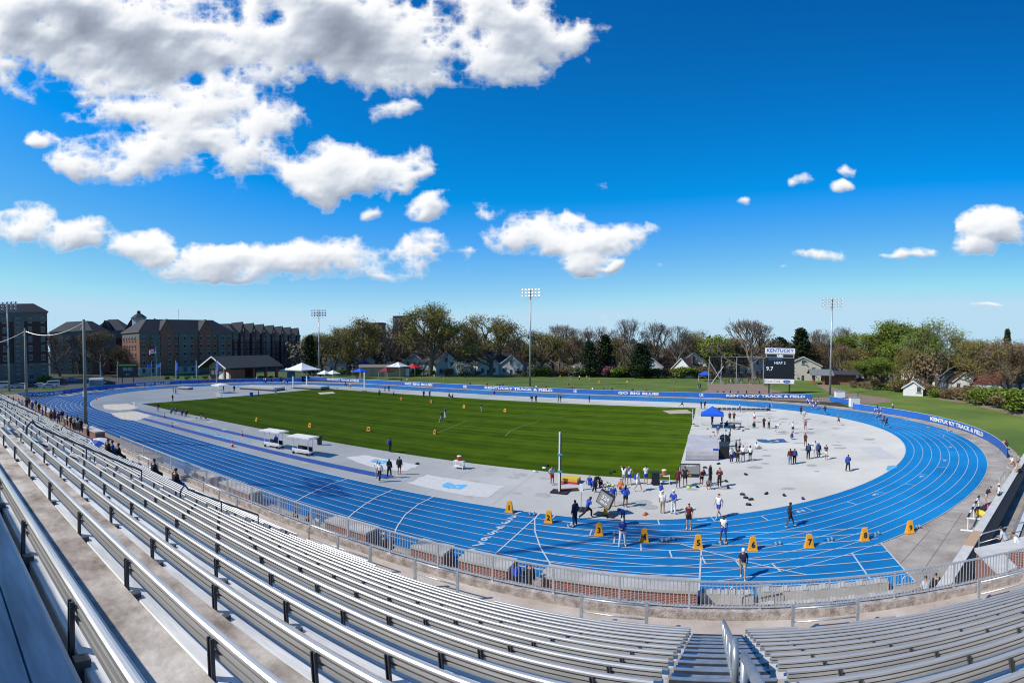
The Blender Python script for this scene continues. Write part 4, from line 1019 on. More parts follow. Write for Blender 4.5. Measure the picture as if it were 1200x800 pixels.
# lane markers: tapered yellow boxes with a number
def lane_marker(px, py, num, k):
    p = G(px, py); o = thing('lane_marker', f'yellow tapered lane marker numbered {num} standing on the blue track', 'lane marker', p, .12, 'numbered lane markers'); o.scale = (.76,)*3
    mb = MB(); h = 1.05; a, b = .36, .20
    bt = [(-a,-.24,0),(a,-.24,0),(a,.24,0),(-a,.24,0)]; tp = [(-b,-.11,h),(b,-.11,h),(b,.11,h),(-b,.11,h)]
    i = len(mb.v); mb.v += bt+tp
    for f in ((0,1,5,4),(1,2,6,5),(2,3,7,6),(3,0,4,7),(4,5,6,7),(3,2,1,0)): mb.f.append(tuple(i+x for x in f)); mb.m.append(0)
    mb.box(-.40,.40,-.28,.28,0,.08); mb.box(-.07,.07,-.10,.10,h-.005,h+.03)
    mb.build('marker_body', YEL, o)
    me = text_mesh(str(num), .62, .02); me.materials.append(BLACK)
    t = link('numeral', me, o, (0,-.205,.48)); t.rotation_euler = (radians(90-7), 0, 0)
for k, (px, py) in enumerate(((597,600),(643,612),(702,627),(755,634.5),(818,642),(882,644.5),(948,641),(1013,633),(1066,624))):
    lane_marker(px, py, k+1, k)
def blocks(px, py, k):
    o = thing('starting_block', 'metal starting blocks on the track behind lane marker '+str(k), 'starting blocks', G(px, py), -.2, 'starting blocks'); o.scale = (.8,)*3
    mb = MB(); mb.box(-.45,.45,-.04,.04,0,.04); mb.build('rail', DARKST, o)
    for s, x in ((-.12,-.1),(.12,.2)):
        mb = MB(); mb.box(-.02,.12,-.09,.09,0,.20, M=Matrix.Translation((x,s,.03))@Matrix.Rotation(-.5,4,'Y')); mb.build('pedal', GALV, o)
for k, (px, py) in enumerate(((623,603),(668,617),(722,626),(778,634),(786,632.5),(846,637.5),(911,638),(972,633.5),(1027,626.5),(1075,618.5))): blocks(px, py, min(k+1, 9))
def yard_box(px, py, label, c=None):
    o = thing('distance_marker', label, 'distance marker', G(px, py), random.uniform(-.4,.4), 'distance markers on the grass'); o.scale = (.82,)*3
    mb = MB(); mb.box(-.36,.36,-.2,.2,0,.1)
    i = len(mb.v); mb.v += [(-.34,-.2,.1),(.34,-.2,.1),(.34,.2,.1),(-.34,.2,.1),(-.24,-.1,.72),(.24,-.1,.72),(.24,.1,.72),(-.24,.1,.72)]
    for f in ((0,1,5,4),(1,2,6,5),(2,3,7,6),(3,0,4,7),(4,5,6,7)): mb.f.append(tuple(i+x for x in f)); mb.m.append(0)
    mb.build('marker_body', c or YEL, o)
    mb = MB(); mb.box(-.12,.12,-.19,-.165,.28,.5); mb.build('number_patch', BLACK, o)
OR = mat('marker_orange', (.55, .16, .03), .6)
for px, py, lab, c in ((301,493.5,'distance marker nearest the left tip of the grass',None),(363.5,500.5,'distance marker beyond the two white canopies',None),(432,505,'yellow distance marker between the canopies and the person in black',None),(510,508.5,'orange distance marker in front of the walking pair',OR),(544,478,'yellow distance marker in the middle of the grass',None),(592,482.5,'yellow distance marker right of the lone person in navy',None),(470.5,468.5,'small orange marker near the far edge of the grass',OR),(505.5,472,'second small orange marker near the far edge of the grass',OR)):
    yard_box(px, py, lab, c)
for px, py, lab in ((656.5,441.5,'small marker on the far lawn just right of the light pole'),(720,441.5,'small marker on the far lawn near the pink bush'),(702,448.5,'orange marker on the far lawn by the official in blue'),(735,448,'orange marker on the far lawn towards the cage'),(626,439.5,'small marker at the foot of the trees by the light pole'),(687.5,442,'small yellow marker behind the official in bright blue'),(666,451,'orange marker just beyond the far banner')):
    yard_box(px, py, lab)
# cones
def cone(px, py, label):
    o = thing('traffic_cone', label, 'cone', G(px, py), 0, 'orange traffic cones')
    mb = MB(); mb.box(-.2,.2,-.2,.2,0,.04); mb.lathe([(.16,.03),(.03,.72)], n=12); mb.build('cone_shell', RED, o, smooth=False)
    mb = MB(); mb.lathe([(.115,.30),(.085,.46)], n=12); mb.build('white_band', WHITE, o)
for px, py, l in ((192.5,489,'orange cone at the head of the jump runways'),(201.5,500,'orange and white cone beside the lower jump runway'),(272.5,523.5,'orange cone on the lower runway by the painted word'),(283.5,510.5,'orange cone on the upper runway by the painted word'),(898.5,479.5,'tall cone at the far inside line near the stacked mats'),(395,455,'small cone beside the vaulting mats'),(113,468,'small cone at the far left of the inside line')): cone(px, py, l)

# canopied carts
def cart(px, py, rz, label):
    o = thing('officials_cart', label, 'cart', G(px, py), rz, 'canopied officials carts'); o.scale = (.8,)*3
    mb = MB(); mb.prism([(-2.0,-1.15),(2.0,-1.15),(2.0,1.15),(-2.0,1.15)], 2.35, 2.50); mb.box(-1.8,1.8,-1.0,1.0,2.5,2.56); mb.build('canopy', mat('canopy_white', (.70,.68,.64), .6, var=.08, scale=2) if 'canopy_white' not in bpy.data.materials else bpy.data.materials['canopy_white'], o)
    mb = MB(); mb.box(-1.5,1.5,-.55,.55,.32,.52); mb.box(-1.5,1.5,-.58,-.45,.5,.78); mb.build('bench_body', WHITE, o)
    mb = MB(); mb.box(-1.3,1.3,.0,.5,.52,.62); mb.box(-1.3,1.3,.45,.55,.62,1.05); mb.build('seat', BLACK, o)
    for x in (-1.35, 1.35):
        for y in (-.5, .5):
            mb = MB(); mb.tube((x,y,.4),(x,y,2.36),.045); mb.build('post', WHITE, o)
    for x in (-1.2, 1.2):
        for y in (-.6, .6):
            mb = MB(); mb.tube((x,y-.06,.2),(x,y+.06,.2),.2,n=14); mb.build('wheel', BLACK, o)
    mb = MB(); mb.tube((-1.6,0,.25),(-2.3,0,.2),.03); mb.build('tow_bar', DARKST, o)
cart(321, 524, .12, 'white canopied cart with a person in blue on it, the farther of two')
cart(355, 532, .12, 'white canopied cart with flat roof, the nearer of two')
P_(324,522,'seat',170,'jacket:blue','trousers:black','person in blue sitting under the farther white canopy',z=.2)
o = thing('wheelie_bin', 'dark rubbish bin on the surface beside the nearer white cart', 'bin', G(374.5, 521), .2)
mb = MB(); mb.lathe([(.28,0),(.33,.95),(.36,.98),(.34,1.05)], n=14); mb.build('bin_body', BLACK, o)
mb = MB(); mb.lathe([(.36,1.05),(.30,1.12)], n=14); mb.build('lid', DARKST, o)
o = thing('wheelie_bin', 'black rubbish bin beside the drinks trolley near the maroon shirt', 'bin', G(768, 568), .2)
mb = MB(); mb.box(-.32,.32,-.3,.3,.1,1.05); mb.build('bin_body', BLACK, o)
mb = MB(); mb.box(-.35,.35,-.33,.33,1.05,1.12); mb.build('lid', DARKST, o)
for s in (-1,1):
    mb = MB(); mb.tube((s*.33,.2,.1),(s*.39,.2,.1),.1,n=12); mb.build('wheel', BLACK, o)
# drinks trolleys
def trolley(px, py, label, red=RED):
    o = thing('drinks_trolley', label, 'trolley', G(px, py), .1, 'drinks trolleys'); o.scale = (.85,)*3
    mb = MB()
    for z in (.25,.85): mb.box(-.6,.6,-.35,.35,z,z+.07)
    mb.build('shelf', WHITE, o)
    for x in (-.55,.55):
        for y in (-.3,.3):
            mb = MB(); mb.box(x-.03,x+.03,y-.03,y+.03,.08,.9); mb.tube((x,y,.0),(x,y,.08),.06); mb.build('leg', WHITE, o)
    c = thing('drinks_cooler', 'red drinks cooler with white lid on the '+('lone trolley' if px < 600 else 'trolley by the black bin'), 'cooler', G(px, py)+Vector((0,0,.783))); c.scale = (.85,)*3
    mb = MB(); mb.lathe([(.22,0),(.25,.45),(.25,.5)], n=14); mb.build('cooler_body', red, c)
    mb = MB(); mb.lathe([(.26,.5),(.26,.56),(.1,.62)], n=14); mb.build('lid', WHITE, c)
trolley(538, 549, 'white drinks trolley with red cooler alone at the grass edge')
trolley(778, 567, 'white drinks trolley with red cooler beside the black bin', OR)
# tall white upright with base
o = thing('vault_upright', 'tall white upright with teal clamps and a black base at the grass edge', 'upright', G(656, 577), 0)
mb = MB(); mb.box(-.11,.01,-.07,.07,0,5.0); mb.build('column', mat('upright_white', (.75,.75,.75), .4), o)
mb = MB(); mb.box(.02,.09,-.05,.05,0,4.9); mb.build('inner_mast', BLACK, o)
for z in (1.7, 3.1):
    mb = MB(); mb.box(-.18,.16,-.13,.13,z,z+.14); mb.build('clamp', mat('teal_clamp', (.02,.4,.38), .5) if z == 1.7 else bpy.data.materials['teal_clamp'], o)
mb = MB(); mb.box(-.7,.7,-.5,.5,0,.12); mb.build('base', BLACK, o)
mb = MB(); mb.box(-.1,1.6,.1,.45,.12,.2, M=Matrix.Rotation(.5,4,'Z')); mb.build('weight_arm', mat('rust_red', (.30,.06,.03), .7), o)
# bags
def bag(px, py, c, label, s=1.0, grp='bags and clothes lying about'):
    o = thing('kit_bag', label, 'bag', G(px, py), random.uniform(0,3), grp)
    mb = MB(); mb.extrude([(-.17*s,0),(-.2*s,.12*s),(-.12*s,.28*s),(.1*s,.3*s),(.2*s,.14*s),(.18*s,0)], -.35*s, .35*s); mb.build('bag_body', cl(c), o, smooth=True)
    mb = MB(); mb.path([(-.2*s,0,.27*s),(-.1*s,0,.4*s),(.1*s,0,.4*s),(.2*s,0,.27*s)], .02*s, 5); mb.build('strap', cl('black'), o)
for i, (px, py, c) in enumerate(((870,580,'black'),(874,584,'black'),(880,586,'black'),(877,592,'black'),(898,579,'black'),(919,581,'navy'),(941,585,'purple'),(851,564.5,'black'),(853,572,'black'),(826,548.5,'navy'),(842,544,'black'),(874,556.5,'black'),(807,571.5,'lime'),(817,571,'black'),(715,555,'black'),(719,553.5,'black'),(756,603.5,'orange'),(638,549,'white'),(641.5,546.5,'black'),(627,553,'white'),(711,567,'light'),(714,569,'lime'),(241,490.5,'black'),(230,490,'khaki'),(489,544,'black'),(871,505,'black'),(866,503,'navy'),(829,503,'orange'),(841,503,'yellow'),(836,507,'red'),(850,505,'navy'),(1155,598,'navy'),(1149,601,'black'),(1151,604,'yellow'),(1158,597,'pink'))):
    bag(px, py, c, f'{c} kit bag lying on the ground' , .55 if i < 31 else 1.3, 'kit bags lying on the ground, '+c)
def slab(px, py, w, d, h, z, m, m2, label, rz=0, name='foam_mat', cat='mat'):
    o = thing(name, label, cat, G(px, py), rz)
    mb = MB(); mb.prism([(-w/2,-d/2),(w/2,-d/2),(w/2,d/2),(-w/2,d/2)], z, z+h*.45); mb.build('lower_pad', m, o)
    mb = MB(); mb.prism([(-w/2+.02,-d/2+.02),(w/2-.02,-d/2+.02),(w/2-.02,d/2-.02),(-w/2+.02,d/2-.02)], z+h*.46, z+h); mb.build('upper_pad', m2, o)
    return o
VINYL = mat('grey_vinyl', (.42,.39,.40), .6, var=.1, scale=1, bump=.2, bscale=1.2)
slab(669, 565, 1.5, 1.2, .45, 0, mat('pink_vinyl', (.6,.03,.12), .6), mat('yellow_vinyl', (.70,.45,.03), .6), 'yellow and pink padded mat beside the tall upright')
# high jump mat
p1, p2, p3, p4 = G(804, 539), G(842, 539.5), G(846, 519), G(806, 518)
o = thing('high_jump_mat', 'large grey high jump landing mat at the corner of the grass', 'mat', tuple((p1+p3)/2))
c0 = (p1+p3)/2
mb = MB(); mb.prism([tuple((p-c0)[:2]) for p in (p1,p2,p3,p4)], .05, .55); mb.build('lower_pad', VINYL, o)
mb = MB(); mb.prism([tuple(((p-c0)*.995)[:2]) for p in (p1,p2,p3,p4)], .552, .98); mb.build('upper_pad', mat('grey_vinyl_top', (.50,.47,.47), .6, var=.12, scale=.8, bump=.4, bscale=.8), o)
mb = MB(); mb.prism([tuple(((p-c0)*1.03)[:2]) for p in (p1,p2,p3,p4)], 0, .05); mb.build('base', BLUE, o)
o = thing('net_box', 'black padded box behind the high jump mat', 'box', tuple(G(845, 537.5)), 0)
mb = MB(); mb.box(-.2,.9,0,3.0,0,1.35); mb.build('box_body', BLACK, o)
mb = MB(); mb.box(-.9,-.3,-.5,.1,0,1.1); mb.build('blue_pad', BLUE, o)
o = thing('round_net', 'round black pop-up net standing beside the mat', 'net', tuple(G(848, 524)), .3); o.scale = (.72,)*3
mb = MB(); n = 24
mb.tube((0,-.12,1.1),(0,.12,1.1),1.08,n=24); mb.build('disc_body', BLACK, o)
mb = MB(); mb.path([(1.1*cos(2*pi*i/n),-.13,1.1+1.1*sin(2*pi*i/n)) for i in range(n+1)], .05, 6); mb.build('hoop', DARKST, o)
mb = MB(); mb.box(-.5,.5,.1,.3,2.25,2.45); mb.build('white_tag', WHITE, o)
# crossbar stands
def hj(px0, py0, px1, py1, label, h=2.4):
    a = G(px0, py0); b = G(px1, py1); o = thing('crossbar_stands', label, 'high jump stands', tuple(a))
    d = b-a
    for q in (Vector(), d):
        mb = MB(); mb.tube(q, q+Vector((0,0,h)), .05, n=6); mb.build('upright', WHITE, o)
        mb = MB(); mb.box(q.x-.35,q.x+.35,q.y-.25,q.y+.25,0,.06); mb.build('foot', DARKST, o)
    mb = MB(); mb.tube(Vector((0,0,h*.62)), d+Vector((0,0,h*.62)), .03, n=6); mb.build('crossbar', mat('crossbar_grey', (.4,.4,.4), .5), o)
hj(842.5, 527, 849, 548-22, 'pair of crossbar uprights at the mat corner')
hj(868.5, 500, 875.5, 502.5, 'crossbar uprights on the pale apron beyond the tent')
hj(811.5, 497, 816, 499, 'thin crossbar uprights at the grass corner by the tent')
# tents
def tent(px, py, w, h, top, label, z=-.05, rz=.0, trim=None, wall=None, peak=1.1, group=None, name='canopy_tent'):
    p = G(px, py, z); o = thing(name, label, 'tent', p, rz, group)
    a = w/2; n = 6
    mb = MB(); rows = []
    for j in range(n+1):
        t = j/n; r = a*(1-t); zz = h+peak*(t**1.25)
        rows.append([(-r,-r,zz),(r,-r,zz),(r,r,zz),(-r,r,zz)])
    for j in range(n):
        for k in range(4): mb.quad(rows[j][k], rows[j][(k+1)%4], rows[j+1][(k+1)%4], rows[j+1][k])
    for k in range(4):
        q = rows[0]; A = q[k]; B = q[(k+1)%4]; mb.quad((A[0]*1.002,A[1]*1.002,A[2]-.3),(B[0]*1.002,B[1]*1.002,B[2]-.3), B, A)
    mb.build('canopy', top, o)
    for x in (-a+.05, a-.05):
        for y in (-a+.05, a-.05):
            mb = MB(); mb.tube((x,y,0),(x,y,h),.04,n=6); mb.build('leg', WHITE, o)
    if wall:
        mb = MB(); mb.box(-a+.06,a-.06,a-.1,a-.07,.1,h-.3); mb.build('side_wall', wall, o)
    if trim:
        for k in (0, 2):
            mb = MB(); mb.tri((-a*.98,0,h+.03),(0,-a*.98,h+.03),(0,0,h+peak+.03)) if k == 0 else mb.tri((a*.98,0,h+.03),(0,a*.98,h+.03),(0,0,h+peak+.03))
            mb.build('coloured_panel', trim, o)
    return o
TB = mat('tent_blue', (.008,.10,.60), .6); TN = mat('tent_deep_blue', (.02,.03,.36), .6); TR = mat('tent_red', (.5,.015,.03), .6); TM = mat('tent_maroon', (.16,.01,.02), .7); TW = mat('tent_white', (.75,.77,.8), .6, var=.03)
tent(834.5, 501, 3.4, 2.2, TB, 'bright blue canopy tent at the corner of the turf', z=0)
o = thing('black_table', 'low black table under the edge of the blue canopy', 'table', G(856, 501))
mb = MB(); mb.box(-1.6,1.6,-.4,.4,.62,.70); mb.build('tabletop', BLACK, o)
for x in (-1.5,1.5):
    for y in (-.35,.35):
        mb = MB(); mb.tube((x,y,0),(x,y,.62),.03); mb.build('leg', DARKST, o)
tent(853.5-28, 446.5, 4.2, 2.6, TB, 'blue canopy tent by the throwing cage')
tent(427, 438.5, 5.2, 4.2, TN, 'deep blue canopy tent behind the far banner', wall=TN, peak=1.4)
tent(422, 443, 4.2, 2.6, TB, 'low blue canopy in front of the deep blue tent')
tent(466.5, 441, 6.2, 4.0, TW, 'white canopy tent with blue top flap', trim=TB, wall=TW, peak=1.6)
tent(452.5, 444, 4.0, 2.8, TM, 'maroon canopy tent in front of the white one', peak=1.5)
tent(449, 440.5, 3.6, 3.4, TB, 'small blue canopy just left of the white tent')
tent(484, 440.5, 5.4, 3.4, TR, 'red and white canopy tent on the lawn', trim=TW, peak=1.5)
tent(404, 437, 5.4, 2.6, TR, 'red and white canopy beside the long shed')
tent(354, 443.5, 9.5, 3.4, TW, 'largest white marquee beside the light pole', peak=2.4)
tent(336, 443, 4.5, 2.8, TW, 'blue-white tent between the pavilion and the marquee', peak=1.0, wall=mat('pale_blue_cloth', (.3,.5,.7), .7))
tent(380.5, 444.5, 3.8, 2.2, TW, 'small white canopy, nearer the light pole')
tent(390, 444.5, 3.8, 2.2, TW, 'small white canopy next to its twin')
# small canopied table on the infield
o = tent(258.5, 460, 3.6, 2.1, TW, 'flat white canopy over a table on the pale infield', z=0, peak=.35, name='canopied_table')
mb = MB(); mb.box(-1.2,1.2,-.5,.5,.7,.78); mb.build('tabletop', WHITE, o)
# display boards
def board(px, py, w, h, z, tilt, rz, label, lines, col=(.30,.29,.28), post=True):
    o = thing('display_board', label, 'display board', G(px, py), rz, 'portable display boards')
    mb = MB(); Mx = Matrix.Translation((0,0,z+h/2)) @ Matrix.Rotation(tilt,4,'Y'); mb.box(-w/2,w/2,-.12,.12,-h/2,h/2, M=Mx); mb.build('cabinet', mat('cabinet_dark', (.03,.03,.035), .5) if 'cabinet_dark' not in bpy.data.materials else bpy.data.materials['cabinet_dark'], o)
    mb = MB(); mb.box(-w/2+.06,w/2-.06,-.135,-.125,-h/2+.06,h/2-.06, M=Mx); mb.build('screen', mat('screen_grey', col, .4) if 'screen_grey' not in bpy.data.materials else bpy.data.materials['screen_grey'], o)
    for t, dz, s in lines:
        me = text_mesh(t, s, .01)
        for v in me.vertices: v.co = Mx @ Vector((v.co.x, -.145, v.co.y+dz))
        me.materials.append(WHITE); link('lettering', me, o)
    if post:
        mb = MB(); mb.box(-.12,.12,-.1,.1,0,z+.1); mb.build('post', YEL, o)
        mb = MB(); mb.box(-.8,.8,-.4,.4,0,.06); mb.build('base', BLACK, o)
board(709.5, 603.5, 1.15, 1.05, .62, .42, -.25, 'tilted electronic display on a yellow post beside the inside lane', [('324', .12, .42), ('400 M', -.25, .22)])
board(808.5, 558, 1.9, .98, .2, 0, .05, 'grey display board standing by the athletes in black', [('LIVE RESULTS', .33, .17)], post=True)
o = thing('sign_pole', 'thin pole with a small white sign and round black base near the inside lane', 'sign pole', G(681, 597.5))
mb = MB(); mb.tube((0,0,0),(0,0,1.8),.03); mb.build('pole', GALV, o)
mb = MB(); mb.box(-.13,.13,-.03,.03,1.35,1.95); mb.build('sign_plate', WHITE, o)
mb = MB(); mb.lathe([(.55,0),(.5,.1),(.1,.16)], n=16); mb.build('base', BLACK, o)
# stacked mats beyond
for px, py, w, d, h, lab in ((307,456.5,12,5,.9,'largest pale vaulting mat by the far lanes'),(365,455.5,9,4.5,.9,'grey vaulting mat with dark side by the far lanes'),(217,456,4.2,2.0,.7,'small white equipment cart on the pale surface')):
    slab(px, py, w, d, h, 0, mat('dark_vinyl', (.05,.05,.055), .6) if 'dark_vinyl' not in bpy.data.materials else bpy.data.materials['dark_vinyl'], mat('pale_vinyl', (.45,.44,.43), .6, bump=.4, bscale=.6) if 'pale_vinyl' not in bpy.data.materials else bpy.data.materials['pale_vinyl'], lab, .2 if px > 250 else .3)
for px, lab in ((343.5,'left white vaulting standard by the mats'),(359.5,'right white vaulting standard by the mats'),(427,'white vaulting standard on the near edge of the far lanes')):
    o = thing('vault_standard', lab, 'vaulting standard', G(px, 454.5 if px < 400 else 458))
    mb = MB(); mb.box(-.16,.16,-.1,.1,.1,3.3 if px < 400 else 4.9); mb.build('column', mat('upright_white2', (.6,.6,.6), .5) if 'upright_white2' not in bpy.data.materials else bpy.data.materials['upright_white2'], o)
    mb = MB(); mb.box(-.6,.6,-.5,.5,0,.1); mb.build('base', DARKST, o)
def hurdle(px, py, label, rz=0, n=1, w=1.2):
    o = thing('hurdle', label, 'hurdle', G(px, py), rz, 'hurdles')
    mb = MB(); mb.box(-w/2,w/2,-.02,.02,.84,.94); mb.build('top_bar', WHITE, o)
    for s in (-1,1):
        mb = MB(); mb.tube((s*w*.45,0,0),(s*w*.45,0,.85),.02,n=6); mb.build('upright', DARKST, o)
        mb = MB(); mb.box(s*w*.45-.02,s*w*.45+.02,0,.6,0,.03); mb.build('foot', DARKST, o)
for i in range(9):
    a = G(853, 479); b = G(888, 481); p = a.lerp(b, i/8); hurdle(0, 0, f'hurdle lying in the dark row at the far inside line, number {i+1}') if False else None
o = thing('folded_hurdles', 'long dark row of folded equipment at the far inside line', 'equipment', G(868, 480.5))
for i in range(12):
    mb = MB(); mb.box(-5.5+i*.95,-4.7+i*.95,-.7,.7,.05,.35); mb.build('folded_frame', DARKST, o)
mb = MB(); mb.box(-4,5,-1.4,-.9,.0,.25); mb.build('ground_bar', mat('grey_bar', (.25,.25,.26), .6), o)
# white hurdle rail set by the right wall
o = thing('slatted_trestle', 'white and black slatted frame leaning by the wall near the bend', 'equipment frame', G(1134, 622), .9)
for i in range(7):
    mb = MB(); mb.box(i*.75,i*.75+.7,-.06,.06,.9,1.05); mb.build('bar', WHITE if i % 2 else BLACK, o)
for x in (0, 2.6, 5.2):
    mb = MB(); mb.box(x-.05,x+.05,-.5,.5,0,.08); mb.build('foot', WHITE, o)
    mb = MB(); mb.tube((x,0,0),(x,0,.95),.04,n=6); mb.build('leg', WHITE, o)
# umbrella on the benches
p = S3(xat(109, 9.6), 9.6, rowZ(4)+.55)
o = thing('golf_umbrella', 'blue and white golf umbrella open on the benches', 'umbrella', p, .4)
mb = MB(); n = 8; mb2 = MB()
def up(r, a): return Vector((r*cos(a), r*sin(a), .75-.42*(r/.75)**2))
for k in range(n):
    a0, a1 = 2*pi*k/n, 2*pi*(k+1)/n; m = mb if k % 2 else mb2
    for r0, r1 in ((0.001,.25),(.25,.5),(.5,.75)): m.quad(up(r0,a0), up(r1,a0), up(r1,a1), up(r0,a1))
c1 = mb.build('blue_panels', BLUE, o); c2 = mb2.build('white_panels', WHITE, o)
mb = MB(); mb.tube((0,0,-.3),(0,0,.85),.015); mb.build('shaft', DARKST, o)
o.rotation_euler = (.5, -.35, .4)
# folding table behind the fence
for px, y, lab in ((346, 21.6, 'white folding table behind the picket fence'), (380, 21.4, 'second white folding table behind the fence by the pale shirt')):
    o = thing('folding_table', lab, 'table', Vector((xat(px, y), y, 0)))
    mb = MB(); mb.box(-.9,.9,-.38,.38,.71,.76); mb.build('tabletop', WHITE, o)
    for x in (-.8,.8):
        mb = MB(); mb.box(x-.02,x+.02,-.3,.3,0,.71); mb.build('leg', DARKST, o)
o = thing('blue_bin', 'small blue drum at the far edge of the grass by the mats', 'drum', G(294.5, 464.5))
mb = MB(); mb.lathe([(.4,0),(.42,.9),(.38,.95)], n=14); mb.build('drum_body', BLUE, o)
mb = MB(); mb.lathe([(.43,.9),(.43,.97)], n=14); mb.build('rim', BLACK, o)
o = thing('bench_frame', 'low grey bench frame on the pale surface below the small canopy', 'frame', G(256, 466))
mb = MB(); mb.path([(-1.4,0,0),(-1.2,0,.8),(1.2,0,.8),(1.4,0,0)], .05); mb.build('frame_rail', GALV, o)
mb = MB(); mb.box(-1.2,1.2,-.3,.3,.45,.5); mb.build('seat', ALU_SEAT, o)
o = thing('low_barrier', 'thin white barrier rail by the left tip of the grass', 'barrier', G(156, 477))
mb = MB(); mb.path([(0,0,0),(0,0,1.0),(3.2,-1,1.0),(3.2,-1,0)], .05); mb.build('barrier_frame', WHITE, o)
mb = MB(); mb.tube((0,0,.5),(3.2,-1,.5),.03); mb.build('middle_rail', WHITE, o)
# ------------------------------------------------------------------ banners, scoreboards, poles
def banner(pts, h, label, texts, z0=.05, cap=False):
    """blue fabric fence along a polyline; texts = (string, start px, end px)"""
    pts = [Vector((p[0], p[1], 0)) for p in pts]
    o = thing('banner_fence', label, 'banner fence', tuple(pts[0]))
    b0 = pts[0]; mb = MB(); S = [0]
    for a, b in zip(pts, pts[1:]): S.append(S[-1]+(b-a).length)
    for a, b in zip(pts, pts[1:]):
        d = (b-a).normalized(); n = Vector((-d.y, d.x, 0))*.02; a = a-b0; b = b-b0
        for s, fl in ((-1, 0), (1, 1)):
            mb.quad(a+n*s+Vector((0,0,z0)), b+n*s+Vector((0,0,z0)), b+n*s+Vector((0,0,h)), a+n*s+Vector((0,0,h)))
        mb.quad(a-n+Vector((0,0,h)), b-n+Vector((0,0,h)), b+n+Vector((0,0,h)), a+n+Vector((0,0,h)))
    mb.build('banner_cloth', BLUEB, o)
    L = S[-1]; k = 0; s = 0
    def at(s):
        s = max(0, min(L-1e-4, s))
        for i in range(len(S)-1):
            if S[i+1] >= s:
                t = (s-S[i])/(S[i+1]-S[i]); return pts[i].lerp(pts[i+1], t)-b0, (pts[i+1]-pts[i]).normalized()
    ps = MB(); 
    n = max(2, int(L/3)); pm = MB(); pm.tube((0,0,0),(0,0,h+.06),.035,n=5); pme = pm.mesh('post', DARKST)
    for i in range(min(n+1, 60)):
        q, d = at(L*i/min(n, 59)); link('post', pme, o, tuple(q+Vector((-d.y,d.x,0))*.06))
    mb = MB(); a = None
    for s_ in [L*i/80 for i in range(81)]:
        q, d = at(s_); q = q+Vector((0,0,h+.04))
        if a is not None: mb.tube(a, q, .04, n=5, cap=False)
        a = q
    mb.build('top_rail', mat('banner_rail', (.5,.55,.62), .5) if 'banner_rail' not in bpy.data.materials else bpy.data.materials['banner_rail'], o)
    # which arc length is under a pixel column
    def s_of(px):
        d0 = ray(px, 408); A = atan2(d0.x, d0.y); best = None
        for i in range(1200):
            s = L*i/1199; q, d = at(s); q = q+b0
            e = abs(atan2(q.x, q.y)-A)
            if best is None or e < best[0]: best = (e, s)
        return best[1]
    for t, pa, pb in texts:
        sa, sb = s_of(pa), s_of(pb)
        me = text_mesh(t, 1.0, .045); xs = [v.co.x for v in me.vertices]; ys = [v.co.y for v in me.vertices]
        x0, x1, y0, y1 = min(xs), max(xs), min(ys), max(ys)
        th = h*.60 if len(t) > 2 else h*.7
        # direction of reading must follow the viewer
        for v in me.vertices:
            u = (v.co.x-x0)/(x1-x0); s = sa+(sb-sa)*u; q, d = at(s)
            nn = Vector((-d.y, d.x, 0)); side = -1 if (q+b0).dot(nn) > 0 else 1
            q = q + nn*side*.05; v.co = Vector((q.x, q.y, z0+(h-z0)*.5-th/2+(v.co.y-y0)/(y1-y0)*th))
        me.materials.append(WHITE); link('lettering', me, o)
    return o
def arcpts(cx, r, a0, a1, n): return [(cx+r*cos(a0+(a1-a0)*i/n), YC+r*sin(a0+(a1-a0)*i/n)) for i in range(n+1)]
banner([(-131,122.4),(-80,122.4),(-20,122.4),(24.5,122.4)], 1.08, 'long blue banner fence behind the far straight with white lettering',
       [('KENTUCKY TRACK & FIELD',383,421),('GO BIG BLUE!',474,507),('UK',543,548),('KENTUCKY TRACK & FIELD',568,648),('UK',673,677),('GO BIG BLUE!',725,773),('UK',821,826),('KENTUCKY TRACK & FIELD',852,945)])
rp = [(27.8,117.5),(31,108)] + arcpts(XF, 50.3, .62, -.46, 26)
banner(rp, 1.12, 'curved blue banner fence round the near bend with white lettering', [('KENTUCKY TRACK & FIELD',1093,1156)])
lp = [(-131,122.4)] + arcpts(XL, 50.5, pi-.95, pi+.62, 26) + [(-126,34),(-124.5,20),(-124,17)]
banner(lp, 1.15, 'blue banner fence round the far end of the track in the building shade', [('KENTUCKY TRACK & FIELD',5,72),('GO BIG BLUE!',158,198)])
# white boxes on banner gap
for px, py, w, h, lab in ((984,466,2.6,1.6,'white equipment box at the gap in the banner'),(1001,477,2.2,2.0,'grey electrical box on the bend end of the banner')):
    o = thing('equipment_box', lab, 'box', G(px, py), .2)
    mb = MB(); mb.box(-w/2,w/2,-.5,.5,.1,h); mb.build('box_body', WHITE, o)
    mb = MB(); mb.box(-w/2-.05,w/2+.05,-.55,.55,h,h+.12); mb.build('lid', GALV, o)
